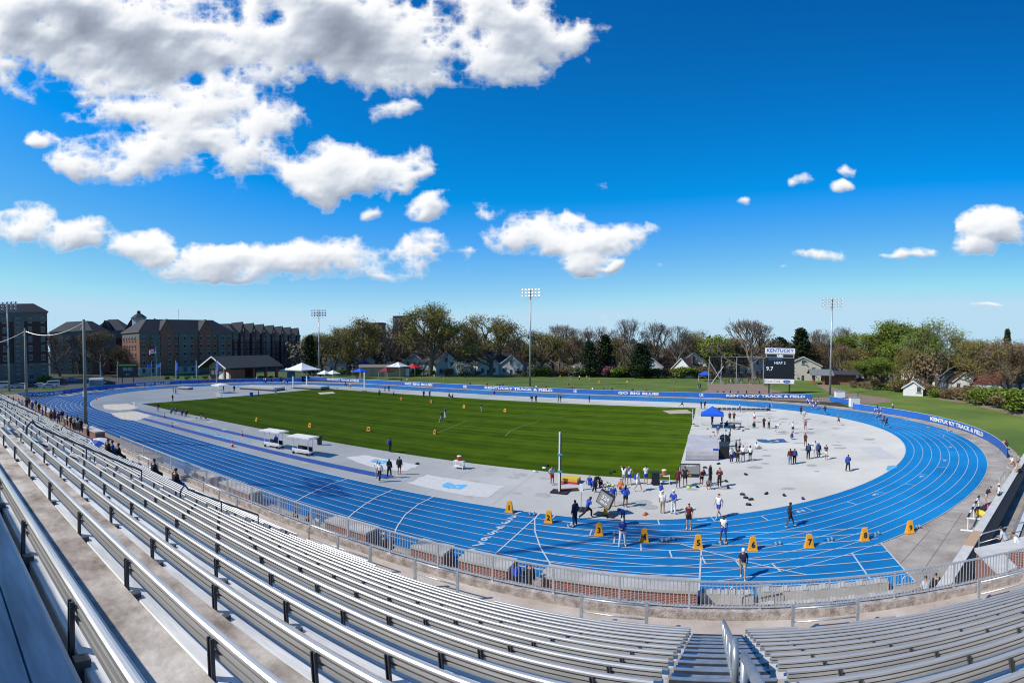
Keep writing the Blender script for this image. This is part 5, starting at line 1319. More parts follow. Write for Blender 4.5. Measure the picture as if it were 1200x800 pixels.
# big scoreboard
o = thing('scoreboard', 'large black electronic scoreboard with white school header on two posts', 'scoreboard', G(913, 461), -radians(4))
W2 = 4.0
def bxx(nm, m, *a, parent=None):
    mb = MB(); mb.box(*a); return mb.build(nm, m, parent or o)
for s in (-1,1): bxx('post', DARKST, s*2.8-.18, s*2.8+.18, .0, .4, 0, 4.2)
bxx('cabinet', BLACK, -W2, W2, 0, .7, 2.6, 12.2)
hd = bxx('header_panel', WHITE, -W2-.1, W2+.1, -.08, .6, 10.9, 12.4)
wall_text('KENTUCKY', o, (0,-.10,11.65), 1.3, 0, BLUE, .03, width=7.4)
fr = bxx('clock_panel', mat('panel_grey', (.35,.35,.36), .5), -W2+.1, W2-.1, -.04, -.005, 9.75, 10.8)
bxx('clock_window', BLACK, -3.6, -.9, -.06, -.045, 9.9, 10.65); bxx('clock_window', BLACK, .9, 3.6, -.06, -.045, 9.9, 10.65)
wall_text('UK', o, (0,-.07,10.27), 1.15, 0, WHITE, .04)
SCR = bpy.data.materials.new('lit_letters'); SCR.use_nodes = True; b_ = SCR.node_tree.nodes['Principled BSDF']; b_.inputs['Base Color'].default_value = (.5,.55,.6,1); b_.inputs['Emission Color'].default_value = (.7,.85,1,1); b_.inputs['Emission Strength'].default_value = .35
bxx('screen', mat('screen_black', (.008,.010,.014), .35), -W2+.15, W2-.15, -.03, -.003, 4.0, 9.65)
wall_text('HEAT 2', o, (0,-.06,8.35), .95, 0, SCR, .01); wall_text('9.7', o, (-2.75,-.06,6.7), 1.55, 0, SCR, .02); 
wall_text('MEN 400 METERS', o, (-1.2,-.06,9.25), .5, 0, mat('lit_blue', (.05,.2,.5), .5), .0)
bxx('sponsor_panel', WHITE, -W2-.05, W2+.05, -.08, .6, 2.7, 3.95)
wall_text('Coca-Cola', o, (-1.9,-.10,3.3), .95, 0, RED, .0)
mb = MB(); mb.tube((2.0,-.12,3.3),(2.0,-.09,3.3),1.0,n=24); s_ = mb.build('oval_logo', mat('logo_blue', (.02,.08,.35), .4), o); s_.scale = (1,1,.42); s_.location = (0,0,3.3*.58)
wall_text('Ford', o, (2.0,-.135,3.3), .5, 0, WHITE, .0)
# small scoreboard at the left
o = thing('small_scoreboard', 'small dark scoreboard with green digits behind the far end banner', 'scoreboard', G(150, 451.5), radians(62))
bxx('cabinet', BLACK, -3.2, 3.2, 0, .4, 2.6, 7.0)
bxx('digit_row', mat('green_digits', (.25,.4,.05), .5), -2.9, 2.9, -.03, -.005, 6.3, 6.7)
wall_text('00:00', o, (0,-.05,5.1), 1.4, 0, mat('dim_digits', (.35,.38,.35), .5), .02); wall_text('8 1', o, (0,-.05,3.5), 1.0, 0, bpy.data.materials['dim_digits'], .02)
for s in (-1,1): bxx('post', DARKST, s*1.8-.12, s*1.8+.12, .1, .3, 0, 2.6)
# flood light poles
def light_pole(px, py, h, label, rows, cols, rz=0.0, boxes=True, half=2.9, loc=None):
    p = loc or G(px, py); o = thing('floodlight_pole', label, 'floodlight pole', p, rz)
    mb = MB(); mb.tube((0,0,0),(0,0,h),.34,.16,n=12); mb.build('pole', POLE, o, smooth=True)
    lm = MB(); lm.lathe([(.06,0),(.30,.10),(.36,.34),(.33,.36),(.0,.30)], n=10)
    lm.v = [(x, -z, y) for x, y, z in lm.v]; LM = lm.mesh('lamp_head', bpy.data.materials.get('lamp_shell') or mat('lamp_shell', (.62,.62,.60), .35, .3))
    for r in range(rows):
        z = h-.25-r*.92
        mb = MB(); mb.box(-half,half,-.06,.06,z-.05,z+.05); mb.build('cross_arm', POLE, o)
        for c in range(cols):
            x = -half+.3+(2*half-.6)*c/(cols-1)
            l = link('lamp_head', LM, o, (x, -.12, z-.32)); l.rotation_euler = (radians(-28), 0, 0)
    mb = MB(); mb.box(-half*.8,half*.8,-.35,-.3,h-rows*.92-.5,h-rows*.92-.45); mb.build('service_platform', POLE, o)
    if boxes:
        for z in (h*.50,):
            for s in (-1,1):
                mb = MB(); mb.box(s*.55-.25,s*.55+.25,-.3,.3,z-.4,z+.4); mb.build('ballast_box', DARKST, o)
    return o
light_pole(621, 452, 28.8, 'floodlight pole standing behind the far banner, centre of the three', 3, 6)
light_pole(972.5, 462, 26.6, 'floodlight pole beside the brick shelter and scoreboard', 3, 6, -.1)
light_pole(374, 440.5, 25.8, 'floodlight pole beside the largest white marquee', 3, 6, .7)
light_pole(11, 458, 26.5, 'floodlight pole in front of the dark seven-storey building', 3, 5, 1.2)
# tall plain poles with the cable
pa = G(101, 512); pb = G(32, 494)
for p, h, lab in ((pa, 16.0, 'tall plain wooden pole among the crowd, right of the pair'), (pb, 15.7, 'tall plain wooden pole farther along, carrying the cable')):
    o = thing('utility_pole', lab, 'utility pole', p)
    mb = MB(); mb.tube((0,0,0),(0,0,h),.27,.19,n=12); mb.build('pole', WOODPOLE, o, smooth=True)
    mb = MB(); mb.tube((0,0,h-.8),(-.5,-.3,h-1.3),.04); mb.build('bracket', GALV, o)
    mb = MB(); mb.box(-.2,.2,-.32,-.2,5.5,6.3); mb.build('junction_box', GALV, o)
o = thing('overhead_cable', 'grey cable sagging between the two wooden poles', 'cable', pa+Vector((0,0,15.6)))
a = Vector((0,0,0)); b = pb-pa+Vector((0,0,-.4)); c = b+(b-a)*2.0+Vector((0,0,.5))
mb = MB(); mb.path([a.lerp(b, t/10)-Vector((0,0,1.2*4*(t/10)*(1-t/10))) for t in range(11)], .05, 6); mb.build('first_span', GALV, o)
mb = MB(); mb.path([b.lerp(c, t/10)-Vector((0,0,1.8*4*(t/10)*(1-t/10))) for t in range(11)], .05, 6); mb.build('second_span', GALV, o)
# flag poles
def flagpole(px, py, top, label, flagm=None, stripes=False, w=1.7, h=1.1, drop=0):
    p = G(px, py); d = hypot(p.x, p.y); hh = ZT(px, top, d)
    o = thing('flagpole', label, 'flagpole', p)
    mb = MB(); mb.tube((0,0,0),(0,0,hh),.09,.05); mb.build('pole', mat('flagpole_grey', (.4,.4,.4), .4, .5) if 'flagpole_grey' not in bpy.data.materials else bpy.data.materials['flagpole_grey'], o)
    mb = MB(); mb.lathe([(.02,0),(.13,.1),(.02,.24)], (0,0,hh), n=8); mb.build('finial', YEL, o)
    if flagm is not None:
        mb = MB(); n = 8; ang = 2.5
        for r in range(7 if stripes else 1):
            z1 = hh-.3-drop-(h*r/7 if stripes else 0); z0_ = z1-(h/7 if stripes else h)
            for i in range(n):
                def q(i, z): t = i/n; y = .18*sin(t*6); return Vector((-w*t*.8, y-.55*w*t, z-.5*t*t))
                mb.quad(q(i,z0_), q(i+1,z0_), q(i+1,z1), q(i,z1), (r % 2) if stripes else 0)
        f = mb.build('flag', [RED, WHITE] if stripes else flagm, o)
        if stripes:
            mb = MB(); t = .42
            for i in range(3):
                def q(i, z): tt = i/n; y = .18*sin(tt*6)-.03; return Vector((-w*tt*.8, y-.55*w*tt, z-.5*tt*tt))
                mb.quad(q(i,hh-.3-h*.55), q(i+1,hh-.3-h*.55), q(i+1,hh-.3), q(i,hh-.3))
            mb.build('star_field', TN, o)
flagpole(178, 450, 425, 'flagpole with a blue flag, left of the tallest one', TB)
flagpole(183.5, 451, 407, 'tallest flagpole with the striped national flag', True, stripes=True, w=2.5, h=1.6)
flagpole(188.5, 450, 425, 'flagpole with a blue and white flag, right of the tallest', mat('flag_sky', (.15,.35,.7), .7))
flagpole(161, 451, 427, 'thin pale flagpole right of the small scoreboard')
for px, lab in ((206.5,'blue-bannered lamp column nearest the flagpoles'),(230.5,'plain grey column left of the pavilion'),(138.5,'blue-bannered lamp column left of the small scoreboard'),(118,'plain grey column beside the white bus shelter'),(254,'blue-bannered column in front of the pavilion wall')):
    p = G(px, 449); o = thing('lamp_column', lab, 'lamp column', p)
    hh = 7.5; mb = MB(); mb.tube((0,0,0),(0,0,hh),.22,.18,n=8); mb.build('column', POLE, o)
    mb = MB(); mb.lathe([(.1,hh),(.35,hh+.2),(.3,hh+.5),(.05,hh+.6)], n=8); mb.build('lamp_top', BLACK, o)
    if 'banner' in lab:
        mb = MB(); mb.box(.2,1.1,-.03,.03,4.2,6.8); mb.build('banner_cloth', TB, o)
# big lamp posts behind the stand whose shadows fall on the track
light_pole(0, 0, 50, 'floodlight pole behind the grandstand, its shadow falling near the lane markers', 3, 6, 2.6, loc=Vector((-47, -2.5, 0)))
light_pole(0, 0, 50, 'second floodlight pole behind the grandstand, farther from the stair', 3, 6, 2.6, loc=Vector((-71.7, -4, 0)))
# throwing cage
cg = G(862, 451); o = thing('throwing_cage', 'tall throwing cage of grey posts and netting behind the banner', 'cage', cg)
PO = [(-9,3.5),(-4.8,6.5),(.6,8),(6,6.5),(9.5,2.5),(12,-1)]
for i, (x, y) in enumerate(PO):
    mb = MB(); mb.tube((x,y,0),(x*.97,y*.97,9.2),.20,.14,n=8)
    if i in (3,4): mb.path([(x,y,8.9),(x-.5,y-.5,9.4),(x-1.6,y-1.6,9.3)], .18, 6)
    mb.build('post', mat('cage_grey', (.33,.34,.35), .5, .3) if i == 0 else bpy.data.materials['cage_grey'], o)
for (x0,y0),(x1,y1) in zip(PO, PO[1:]):
    mb = MB(); mb.tube((x0*.97,y0*.97,9.1),(x1*.97,y1*.97,9.1),.09,n=6); mb.build('top_cable', bpy.data.materials['cage_grey'], o)
    mb = MB()
    for t in range(1,8):
        a = Vector((x0,y0,0)).lerp(Vector((x1,y1,0)), t/8); mb.tube(a, a+Vector((0,0,8.9)), .018, n=3, cap=False)
    for zz in range(1,10): mb.tube((x0,y0,zz*.95),(x1,y1,zz*.95),.018,n=3,cap=False)
    mb.build('netting', mat('netting_dark', (.06,.06,.06), .9) if 'netting_dark' not in bpy.data.materials else bpy.data.materials['netting_dark'], o)
for x0, x1 in ((-9,-4),(-4,-8)):
    mb = MB(); mb.tube((x0,3.5,8 if x0 < -5 else 6),(x1,2,0),.14,n=6); mb.build('brace', bpy.data.materials['cage_grey'], o)

# ------------------------------------------------------------------ buildings
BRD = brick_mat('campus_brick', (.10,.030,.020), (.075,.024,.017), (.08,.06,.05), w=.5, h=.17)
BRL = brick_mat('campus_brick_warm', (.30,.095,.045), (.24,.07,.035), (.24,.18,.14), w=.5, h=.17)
STO = mat('campus_stone', (.15,.14,.125), .85, var=.1, scale=.4)
STL = mat('limestone_pale', (.48,.42,.34), .85, var=.08, scale=.4)
SLATE = mat('slate_roof', (.017,.021,.028), .8, var=.15, scale=.8)
WINF = mat('window_frame_pale', (.28,.28,.27), .6); WING = mat('window_glass_dark', (.02,.026,.034), .12)
def win_meshes(w, h, key):
    n = f'win_{key}'
    if n in _bm: return _bm[n]
    fr = MB()
    for a in ((-w/2,-w/2+.12),(w/2-.12,w/2),(-.05,.05)): fr.box(a[0],a[1],-.14,.02,0,h)
    fr.box(-w/2,w/2,-.14,.02,0,.12); fr.box(-w/2,w/2,-.14,.02,h-.12,h); fr.box(-w/2-.15,w/2+.15,-.25,.02,-.18,-.002); fr.box(-w/2-.1,w/2+.1,-.18,.02,h+.002,h+.25)
    gl = MB(); gl.box(-w/2+.1,w/2-.1,-.06,.01,.1,h-.1)
    _bm[n] = (fr.mesh('window', WINF), gl.mesh('pane', WING)); return _bm[n]
def window(parent, x, y, z, w=1.5, h=2.0, rz=0, key='a'):
    f, g = win_meshes(w, h, key); o = link('window', f, parent, (x, y, z), rz); link('pane', g, o); return o
def wing(name, P0, P1, depth, hE, hR, label, floors, dx, gables=(), brick=BRD, base=1, bays=(), maxwin=95, side0=True, rise0=0, z0=-.1, hip=True, top=STO):
    """a campus wing whose front runs from P0 to P1 as seen left to right; local +x along it, -y faces the viewer"""
    d = P1-P0; ln = hypot(d.x, d.y); rz = atan2(d.y, d.x)
    o = thing(name, label, 'building', (P0.x, P0.y, 0), rz)
    fh = (hE-1.2)/floors
    mb = MB(); mb.box(0,ln,0,depth,z0+fh*base,hE-fh*.9 if top else hE); mb.build('wall', brick, o)
    mb = MB(); mb.box(-.15,ln+.15,-.15,depth+.1,z0,z0+fh*base-.004); mb.build('stone_base', STL if brick is BRL else STO, o)
    if top:
        mb = MB(); mb.box(-.05,ln+.05,-.05,depth+.05,hE-fh*.9+.004,hE); mb.build('upper_wall', brick if top is True else top, o)
    mb = MB(); mb.box(-.5,ln+.5,-.5,depth+.5,hE+.004,hE+.5); mb.build('cornice', STO, o)
    ins = min(depth*.42, (hR-hE)*1.1)
    mb = MB(); q = [(-.5,-.5),(ln+.5,-.5),(ln+.5,depth+.5),(-.5,depth+.5)]
    t = [(ins,ins),(ln-ins,ins),(ln-ins,depth-ins),(ins,depth-ins)] if hip else [(0,depth*.5-.1),(ln,depth*.5-.1),(ln,depth*.5+.1),(0,depth*.5+.1)]
    for k in range(4): mb.quad((*q[k],hE+.5),(*q[(k+1)%4],hE+.5),(*t[(k+1)%4],hR),(*t[k],hR))
    mb.poly([(*p,hR) for p in t]); rf = mb.build('roof', SLATE, o)
    for gx in gables:
        gw = 6.5; gh = 4.6
        mb = MB(); mb.poly([(gx-gw/2,-1.0,hE+.5),(gx+gw/2,-1.0,hE+.5),(gx,-1.0,hE+.5+gh)]); mb.box(gx-gw/2,gx+gw/2,-1.0,-.16,z0,hE+.5); mb.build('gabled_bay', brick, o)
        mb = MB()
        for s in (-1,1):
            a = Vector((gx+s*gw/2*1.1,-1.1,hE+.2)); b = Vector((gx,-1.1,hE+.5+gh+.3)); n_ = Vector((0,0,.5))
            mb.quad(a, b, b+n_, a+n_); c = Vector((gx,5.5,hE+.5+gh+.3)); e = Vector((gx+s*gw/2*1.1,.5,hE+.6))
            mb.quad(a+n_, b+n_, c, e, 1)
        mb.build('gable_roof', [STO, SLATE], rf)
        mb = MB(); mb.tube((gx,-1.15,hE+1.9),(gx,-1.0,hE+1.9),.8,n=14); mb.build('round_window', WING, o)
    for (b0, b1) in bays:
        mb = MB(); mb.box(b0,b1,-.6,-.155,z0+fh*base,hE-fh*.3); mb.build('stone_bay', STO, o)
    n = 0; cols = int((ln-3)/dx)
    for c in range(cols+1):
        x = 1.8+c*(ln-3.6)/max(cols,1)
        yy = -.02
        for g in gables:
            if abs(x-g) < 3.3: yy = -1.02
        for b0, b1 in bays:
            if b0-.3 < x < b1+.3: yy = -.62
        for f in range(floors):
            if n >= maxwin: break
            window(o, x, yy-(.14 if f < base and yy > -.5 else 0), z0+fh*f+fh*.32, 1.5, fh*.5, 0, f'{name}{fh:.1f}'); n += 1
    if side0:
        cs = int(depth/3.2)
        for c in range(cs):
            for f in range(floors):
                if n >= 99: break
                window(o, -.02-(.14 if f < base else 0), depth-1.8-c*3.2, z0+fh*f+fh*.32, 1.4, fh*.5, -pi/2, f'{name}s{fh:.1f}'); n += 1
    return o, ln
c1 = D(163.5, 216); c2 = D(272, 240); c3 = D(352, 350)
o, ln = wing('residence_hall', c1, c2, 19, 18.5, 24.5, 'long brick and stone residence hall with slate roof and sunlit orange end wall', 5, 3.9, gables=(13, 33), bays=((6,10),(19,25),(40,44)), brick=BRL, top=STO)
# turret on its roof
tz = 24.5
for nm, m, a in (('cupola', mat('cupola_pale', (.45,.47,.48), .6), None),):
    mb = MB(); mb.lathe([(3.4,18),(3.4,25.2),(3.8,25.4),(3.8,25.8)], (8.3,18.3,0), n=8); c_ = mb.build('cupola', m, o)
    mb = MB(); mb.lathe([(4.1,25.8),(2.2,27.2),(.9,27.9),(.9,28.9),(.2,29.2)], (8.3,18.3,0), n=8); mb.build('cupola_roof', SLATE, o)
mb = MB(); mb.tube((25,10,24.4),(25,10,29.5),.07); mb.build('roof_mast', DARKST, o)
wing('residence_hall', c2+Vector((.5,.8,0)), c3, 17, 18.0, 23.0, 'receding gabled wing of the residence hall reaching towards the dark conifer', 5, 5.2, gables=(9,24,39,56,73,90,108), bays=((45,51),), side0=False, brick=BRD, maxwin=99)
a1 = D(-30, 190); a2 = D(56, 193)
wing('apartment_block', a1, a2, 22, 26.0, 30.0, 'dark seven-storey brick and stone block at the edge of the parking lot', 7, 4.6, gables=(), bays=((4,8),(15,19)), base=2, side0=False, brick=BRD, maxwin=90, top=STO)
b1 = D(59, 250); b2 = D(108, 238); 
wing('campus_building', b1, b2, 18, 20, 25.5, 'shaded mid-distance campus building behind the bare trees', 5, 4.2, gables=(), bays=((12,18),(30,36)), base=2, side0=False, brick=STO, maxwin=70)
b3 = D(107, 262); b4 = D(148, 256)
wing('campus_building', b3, b4, 18, 20.5, 27, 'gabled campus building just left of the cupola', 5, 4.4, gables=(8,22,34), bays=(), base=2, side0=False, brick=BRD, maxwin=70)
# pavilion
p0 = D(270, 172); rz = atan2(20.4, .33); ln = 21
o = thing('pavilion', 'open-fronted brick pavilion with wide grey gable roof and white posters', 'pavilion', p0, rz)
mb = MB(); mb.box(0,6,0,14,0,4.0); mb.build('brick_room', BRL, o)
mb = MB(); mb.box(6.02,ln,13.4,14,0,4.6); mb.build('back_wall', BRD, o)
for x in (10, 15.5, ln-.5):
    mb = MB(); mb.box(x-.4,x+.4,0,.8,0,4.8); mb.build('brick_pier', BRL, o)
mb = MB(); mb.box(-2.6,-1.9,.0,.7,0,4.6); mb.build('brick_pier', BRL, o)
e = 4.3; r = 8.2
mb = MB(); mb.extrude([(-2.0,e),(-2.0,e+.3),(7,r+.3),(16.0,e+.3),(16.0,e),(7,r)], -3.4, ln+1); mb.build('roof', SLATE, o)
mb = MB(); mb.poly([(-.1,.1,4.0),(-.1,13.9,4.0),(-.1,13.9,5.0),(-.1,7,8.1),(-.1,.1,5.0)][::-1]); mb.build('gable_end', mat('gable_grey', (.34,.33,.30), .8), o)
mb = MB()
for s_1 in (-2.0, 16.0): mb.quad((-3.43,s_1,e-.1),(-3.43,7,r-.05),(-3.43,7,r+.4),(-3.43,s_1,e+.4))
mb.build('barge_board', WHITE, o)
for i, (y, z0_, z1_) in enumerate(((11.4,1.9,3.4),(9.0,1.9,3.6),(6.4,.5,3.2),(4.2,.5,3.0),(2.0,.5,3.0))):
    mb = MB(); mb.box(-.06,-.02,y-.9,y+.9,z0_,z1_); mb.build('poster', WHITE, o)
# white bus shelter / van box at the far left
o = thing('kiosk', 'small pale kiosk with open front beside the far end banner', 'kiosk', G(113, 456), 1.1)
mb = MB(); mb.box(-2,2,-1.5,1.5,2.8,3.2); mb.build('roof', WHITE, o)
mb = MB(); mb.box(-2,-1.8,-1.5,1.5,0,2.8); mb.box(-2,2,1.3,1.5,0,2.8); mb.build('wall', mat('kiosk_grey', (.3,.35,.42), .7), o)
mb = MB(); mb.box(-1.6,1.8,-1.3,-1.1,.9,1.05); mb.build('counter', WHITE, o)
# long shed
o = thing('storage_shed', 'long low shed with orange-tan plank doors beyond the lawn', 'shed', D(422, 192, -.1), 0.75)
mb = MB(); mb.box(0,17,0,5,0,3.6); mb.build('wall', TAN, o)
mb = MB(); mb.extrude([(-.4,3.6),(2.5,4.6),(5.4,3.6)], -.4, 17.4); mb.build('roof', mat('shed_roof', (.20,.17,.15), .8), o)
for i in range(4):
    mb = MB(); mb.box(.6+i*4.2,4.2+i*4.2,-.06,-.01,.1,3.2); mb.build('door', mat('shed_door', (.5,.30,.18), .7) if i == 0 else bpy.data.materials['shed_door'], o)
# houses
SH = dict(white=mat('siding_white', (.66,.66,.63), .7, var=.05, scale=1), grey=mat('siding_grey', (.44,.46,.48), .7), cream=mat('siding_cream', (.55,.49,.40), .7), blue=mat('siding_blue', (.34,.40,.46), .7), brick=BRL, tan=mat('siding_tan', (.40,.33,.26), .8))
RF = dict(dark=mat('roof_dark', (.045,.045,.05), .85, var=.2, scale=2), brown=mat('roof_brown', (.13,.075,.05), .85, var=.15, scale=1.5), grey=mat('roof_grey', (.17,.18,.19), .85, var=.15, scale=1.5), red=mat('roof_red', (.20,.05,.04), .8))
def house(px, dist, w, d, hE, hR, rz, wall, roof, label, chimney=True, z=-.1, garage=False):
    p = D(px, dist, z); o = thing('garage' if garage else 'house', label, 'garage' if garage else 'house', p, rz)
    mb = MB(); mb.box(-w/2,w/2,-d/2,d/2,0,hE); mb.poly([(-w/2,-d/2,hE),(w/2,-d/2,hE),(0,-d/2,hR-.1)]); mb.poly([(w/2,d/2,hE),(-w/2,d/2,hE),(0,d/2,hR-.1)]); mb.build('wall', SH[wall], o)
    mb = MB()
    for s in (-1,1):
        a = (s*(w/2+.5), hE-.35); b = (0, hR)
        mb.quad((a[0],-d/2-.5,a[1]),(b[0],-d/2-.5,b[1]),(b[0],d/2+.5,b[1]),(a[0],d/2+.5,a[1])); mb.quad((a[0],-d/2-.5,a[1]-.2),(b[0],-d/2-.5,b[1]-.2),(b[0],d/2+.5,b[1]-.2),(a[0],d/2+.5,a[1]-.2))
        mb.quad((a[0],-d/2-.5,a[1]-.2),(b[0],-d/2-.5,b[1]-.2),(b[0],-d/2-.5,b[1]),(a[0],-d/2-.5,a[1]))
    rf = mb.build('roof', RF[roof], o)
    mb = MB()
    for s in (-1,1): mb.quad((s*(w/2+.5),-d/2-.53,hE-.6),(0,-d/2-.53,hR-.25),(0,-d/2-.53,hR+.1),(s*(w/2+.5),-d/2-.53,hE-.25))
    mb.build('barge_board', SH['white'], rf)
    if chimney:
        mb = MB(); mb.box(w*.2,w*.2+.9,-.4,.5,hE,hR+.9); mb.build('chimney', BRD, rf)
    for x in ((-w*.28, w*.28) if not garage else (w*.3,)):
        for zz in ((1.1, 3.7) if hE > 5 else (1.1,)):
            window(o, x, -d/2-.02, zz, 1.2, 1.5, 0, 'house')
    if hE > 4: window(o, 0, -d/2-.02, hE+.3 if hR-hE > 3 else hE-2, 1.2, 1.5, 0, 'house')
    for y in (-d*.25, d*.25):
        window(o, -w/2-.02, y, 1.1, 1.2, 1.5, -pi/2, 'house'); window(o, w/2+.02, y, 1.1, 1.2, 1.5, pi/2, 'house')
    mb = MB(); mb.box(-.5,.5,-d/2-.06,-d/2-.005,0,2.1) if not garage else mb.box(-w*.4,w*.12,-d/2-.06,-d/2-.005,0,2.3); mb.build('door', RF['dark'] if not garage else SH['white'], o)
    return o
HS = [(398,215,8,10,4.5,8,.5,'grey','dark','grey house with dark roof at the trees behind the shed'),(425,225,9,11,5.0,9,.9,'white','dark','white gabled house among the trees behind the deep blue tent'),(447,230,10,10,4.5,8.5,.2,'white','grey','white house partly hidden left of the white tent'),
 (463,222,9,11,5.6,9,-.5,'white','brown','white two-storey house above the white tent'),(489,215,9,10,5.5,8.5,.3,'blue','grey','pale blue house right of the red canopy'),(513,205,10,11,5.0,9,1.2,'grey','dark','dark-roofed grey house left of the white-fronted one'),
 (529,206,9,10,6.2,9.5,.1,'white','dark','white-fronted two-storey house with porch at the lawn edge'),(548,225,9,10,5.2,9.5,-.4,'white','dark','white house behind the flowering tree'),(567,210,9,11,4.5,8.2,.8,'white','dark','low white house beside the flowering tree'),(583,215,10,11,5.0,9.5,-.7,'white','dark','steep white gabled house left of the light pole'),
 (602,212,10,10,4.2,8,.2,'grey','dark','low grey house at the foot of the light pole'),(762,215,9,9,4.0,7.5,.3,'white','grey','low white building right of the dark magnolia'),(778,232,8,8,5.5,8.5,.2,'brick','brown','small brick house with a bright orange wall'),
 (812,222,11,10,6.2,10,.15,'white','grey','big white two-storey house left of the throwing cage'),(806,205,9,9,3.6,7.8,-.5,'white','dark','white gabled garage by the blue canopy',),(856,235,12,10,6.0,9,.1,'cream','brown','cream house behind the throwing cage'),(880,228,9,10,5.0,9,.6,'white','grey','white house just left of the scoreboard'),
 (938,205,15,11,6.2,9.5,.05,'cream','brown','large cream house with brown roof right of the scoreboard'),(967,232,11,9,4.8,8.5,.3,'blue','red','house with reddish roof behind the brick shelter'),(983,238,9,9,5.0,9,.2,'white','grey','white house glimpsed right of the tall light pole'),(1004,225,9,9,5.5,9,.1,'white','dark','small white house among the green trees'),
 (1029,212,8,9,4.5,7,.2,'cream','red','cream house with red roof hidden by trunks'),(1054,200,8,8,5,8,.2,'tan','brown','tan house behind the trunks'),(1072,178,9,11,6.0,10.5,-.35,'white','dark','white two-storey house with steep dark roof behind the big open tree'),(1112,178,11,9,3.5,6.5,.2,'white','grey','low white house behind the olive tree'),(1128,170,8,8,3.5,6.5,-.2,'white','brown','small white shed-like house behind the olive tree'),
 (1166,150,8,9,4.4,7.5,.6,'white','red','white cottage with red trim behind the bushes'),(1186,160,10,11,6.5,11,.4,'grey','grey','tall grey gabled house at the picture edge'),(1178,170,9,9,6.0,9.5,.1,'tan','grey','tan house behind the tall grey gable')]
for h in HS: house(*h)
house(1073, 146, 5.6, 7, 2.5, 4.3, -.5, 'white', 'grey', 'white garage with grey shingle roof at the hedge', chimney=False, garage=True)
# brick shelter
p = G(957, 450.5); o = thing('brick_shelter', 'low brick shelter with shallow grey roofs beside the tall light pole', 'shelter', (p.x, p.y, -.06), -.05)
mb = MB(); mb.box(4,14,1,7,0,3.6); mb.build('brick_room', BRL, o)
for x in (-1, 2.5):
    mb = MB(); mb.box(x-.4,x+.4,0,.8,0,3.4); mb.build('brick_pier', BRL, o)
mb = MB(); mb.extrude([(-1.5,3.3),(-1.5,3.55),(3.5,5.4),(8.5,3.75),(8.5,3.5),(3.5,5.1)], -2.5, 6); mb.build('roof', RF['grey'], o)
mb = MB(); mb.extrude([(-1,3.65),(-1,3.9),(3.5,5.0),(8,3.95),(8,3.65)], 6.02, 15.5); mb.build('rear_roof', RF['dark'], o)
mb = MB(); mb.box(15.2,24,3,3.2,0,2.4); mb.build('dark_fence', DARKST, o)
# distant towers over the trees
for px, d, w, t, lab in ((412.5,520,13,369,'distant dark tower block rising behind the bare trees'),(397,560,22,381,'distant brown block at the tree tops')):
    hh = ZT(px, t+ (12 if d < 550 else 0), d); hh = ZT(px if d > 550 else 470, 372 if d < 550 else 380, d)
    q = D(470 if d < 550 else 439, d); o = thing('tower_block', lab, 'tower block', q, .3)
    mb = MB(); mb.box(-w/2,w/2,-6,6,0,hh); mb.build('wall', STO if d < 550 else BRD, o)
    mb = MB(); mb.box(-w/2-.3,w/2+.3,-6.3,6.3,hh,hh+1.5); mb.build('parapet', SLATE, o)
    for i in range(3):
        for j in range(6): window(o, -w/3+i*w/3, -6.02, 6+j*(hh-8)/6, 2, 2.4, 0, 'tower')
# cars
def car(p, rz, body, label, van=False):
    o = thing('parked_car' if not van else 'parked_van', label, 'van' if van else 'car', p, rz, 'vehicles parked past the far end of the track')
    mb = MB(); L2 = 2.25; wd = .9
    prof = [(-L2,.35),(-L2,.8),(-1.9,.92),(-1.3,1.0),(-.7,1.42),(.9,1.45),(1.6,1.02),(2.1,.95),(L2,.75),(L2,.35)] if not van else [(-L2-.3,.35),(-L2-.3,.95),(-1.9,1.15),(-1.4,1.95),(2.4,2.0),(2.5,1.9),(2.5,.35)]
    n = len(prof); i = len(mb.v)
    mb.v += [(x,-wd*(.86 if z > 1.2 else 1),z) for x,z in prof]+[(x,wd*(.86 if z > 1.2 else 1),z) for x,z in prof]
    for k in range(n): mb.f.append((i+k,i+(k+1)%n,i+n+(k+1)%n,i+n+k)); mb.m.append(0)
    mb.f.append(tuple(i+n-1-k for k in range(n))); mb.m.append(0); mb.f.append(tuple(i+n+k for k in range(n))); mb.m.append(0)
    mb.build('body', body, o)
    for s in (-1,1):
        mb = MB(); zz = (1.02,1.36) if not van else (1.25,1.75)
        mb.box(-.75,.95,s*wd*.94-.03,s*wd*.94+.03,*zz) if not van else mb.box(-1.2,2.2,s*wd*.92-.06,s*wd*.92+.06,*zz); mb.build('side_window', GLASS, o)
        for x in (-1.45,1.4):
            mb = MB(); mb.tube((x,s*.72,.33),(x,s*.93,.33),.33,n=14); w_ = mb.build('wheel', BLACK, o)
            mb = MB(); mb.tube((x,s*.93,.33),(x,s*.945,.33),.18,n=10); mb.build('rim', GALV, w_)
        mb = MB(); mb.box(-L2-.03 if not van else -L2-.33,-L2+.1,s*.65-.15,s*.65+.15,.6,.75); mb.build('headlight', WHITE, o)
    mb = MB(); mb.quad((-1.28,-.7,1.03),(-1.28,.7,1.03),(-.74,.65,1.41),(-.74,-.65,1.41)) if not van else mb.quad((-1.9,-.7,1.18),(-1.9,.7,1.18),(-1.44,.65,1.88),(-1.44,-.65,1.88)); mb.build('windscreen', GLASS, o)
CW = mat('car_white', (.65,.65,.65), .25); CS_ = mat('car_silver', (.35,.37,.4), .25, .5); CB = mat('car_blue', (.10,.22,.36), .3); CK = mat('car_black', (.02,.02,.022), .2); CR = mat('car_red', (.3,.02,.02), .3)
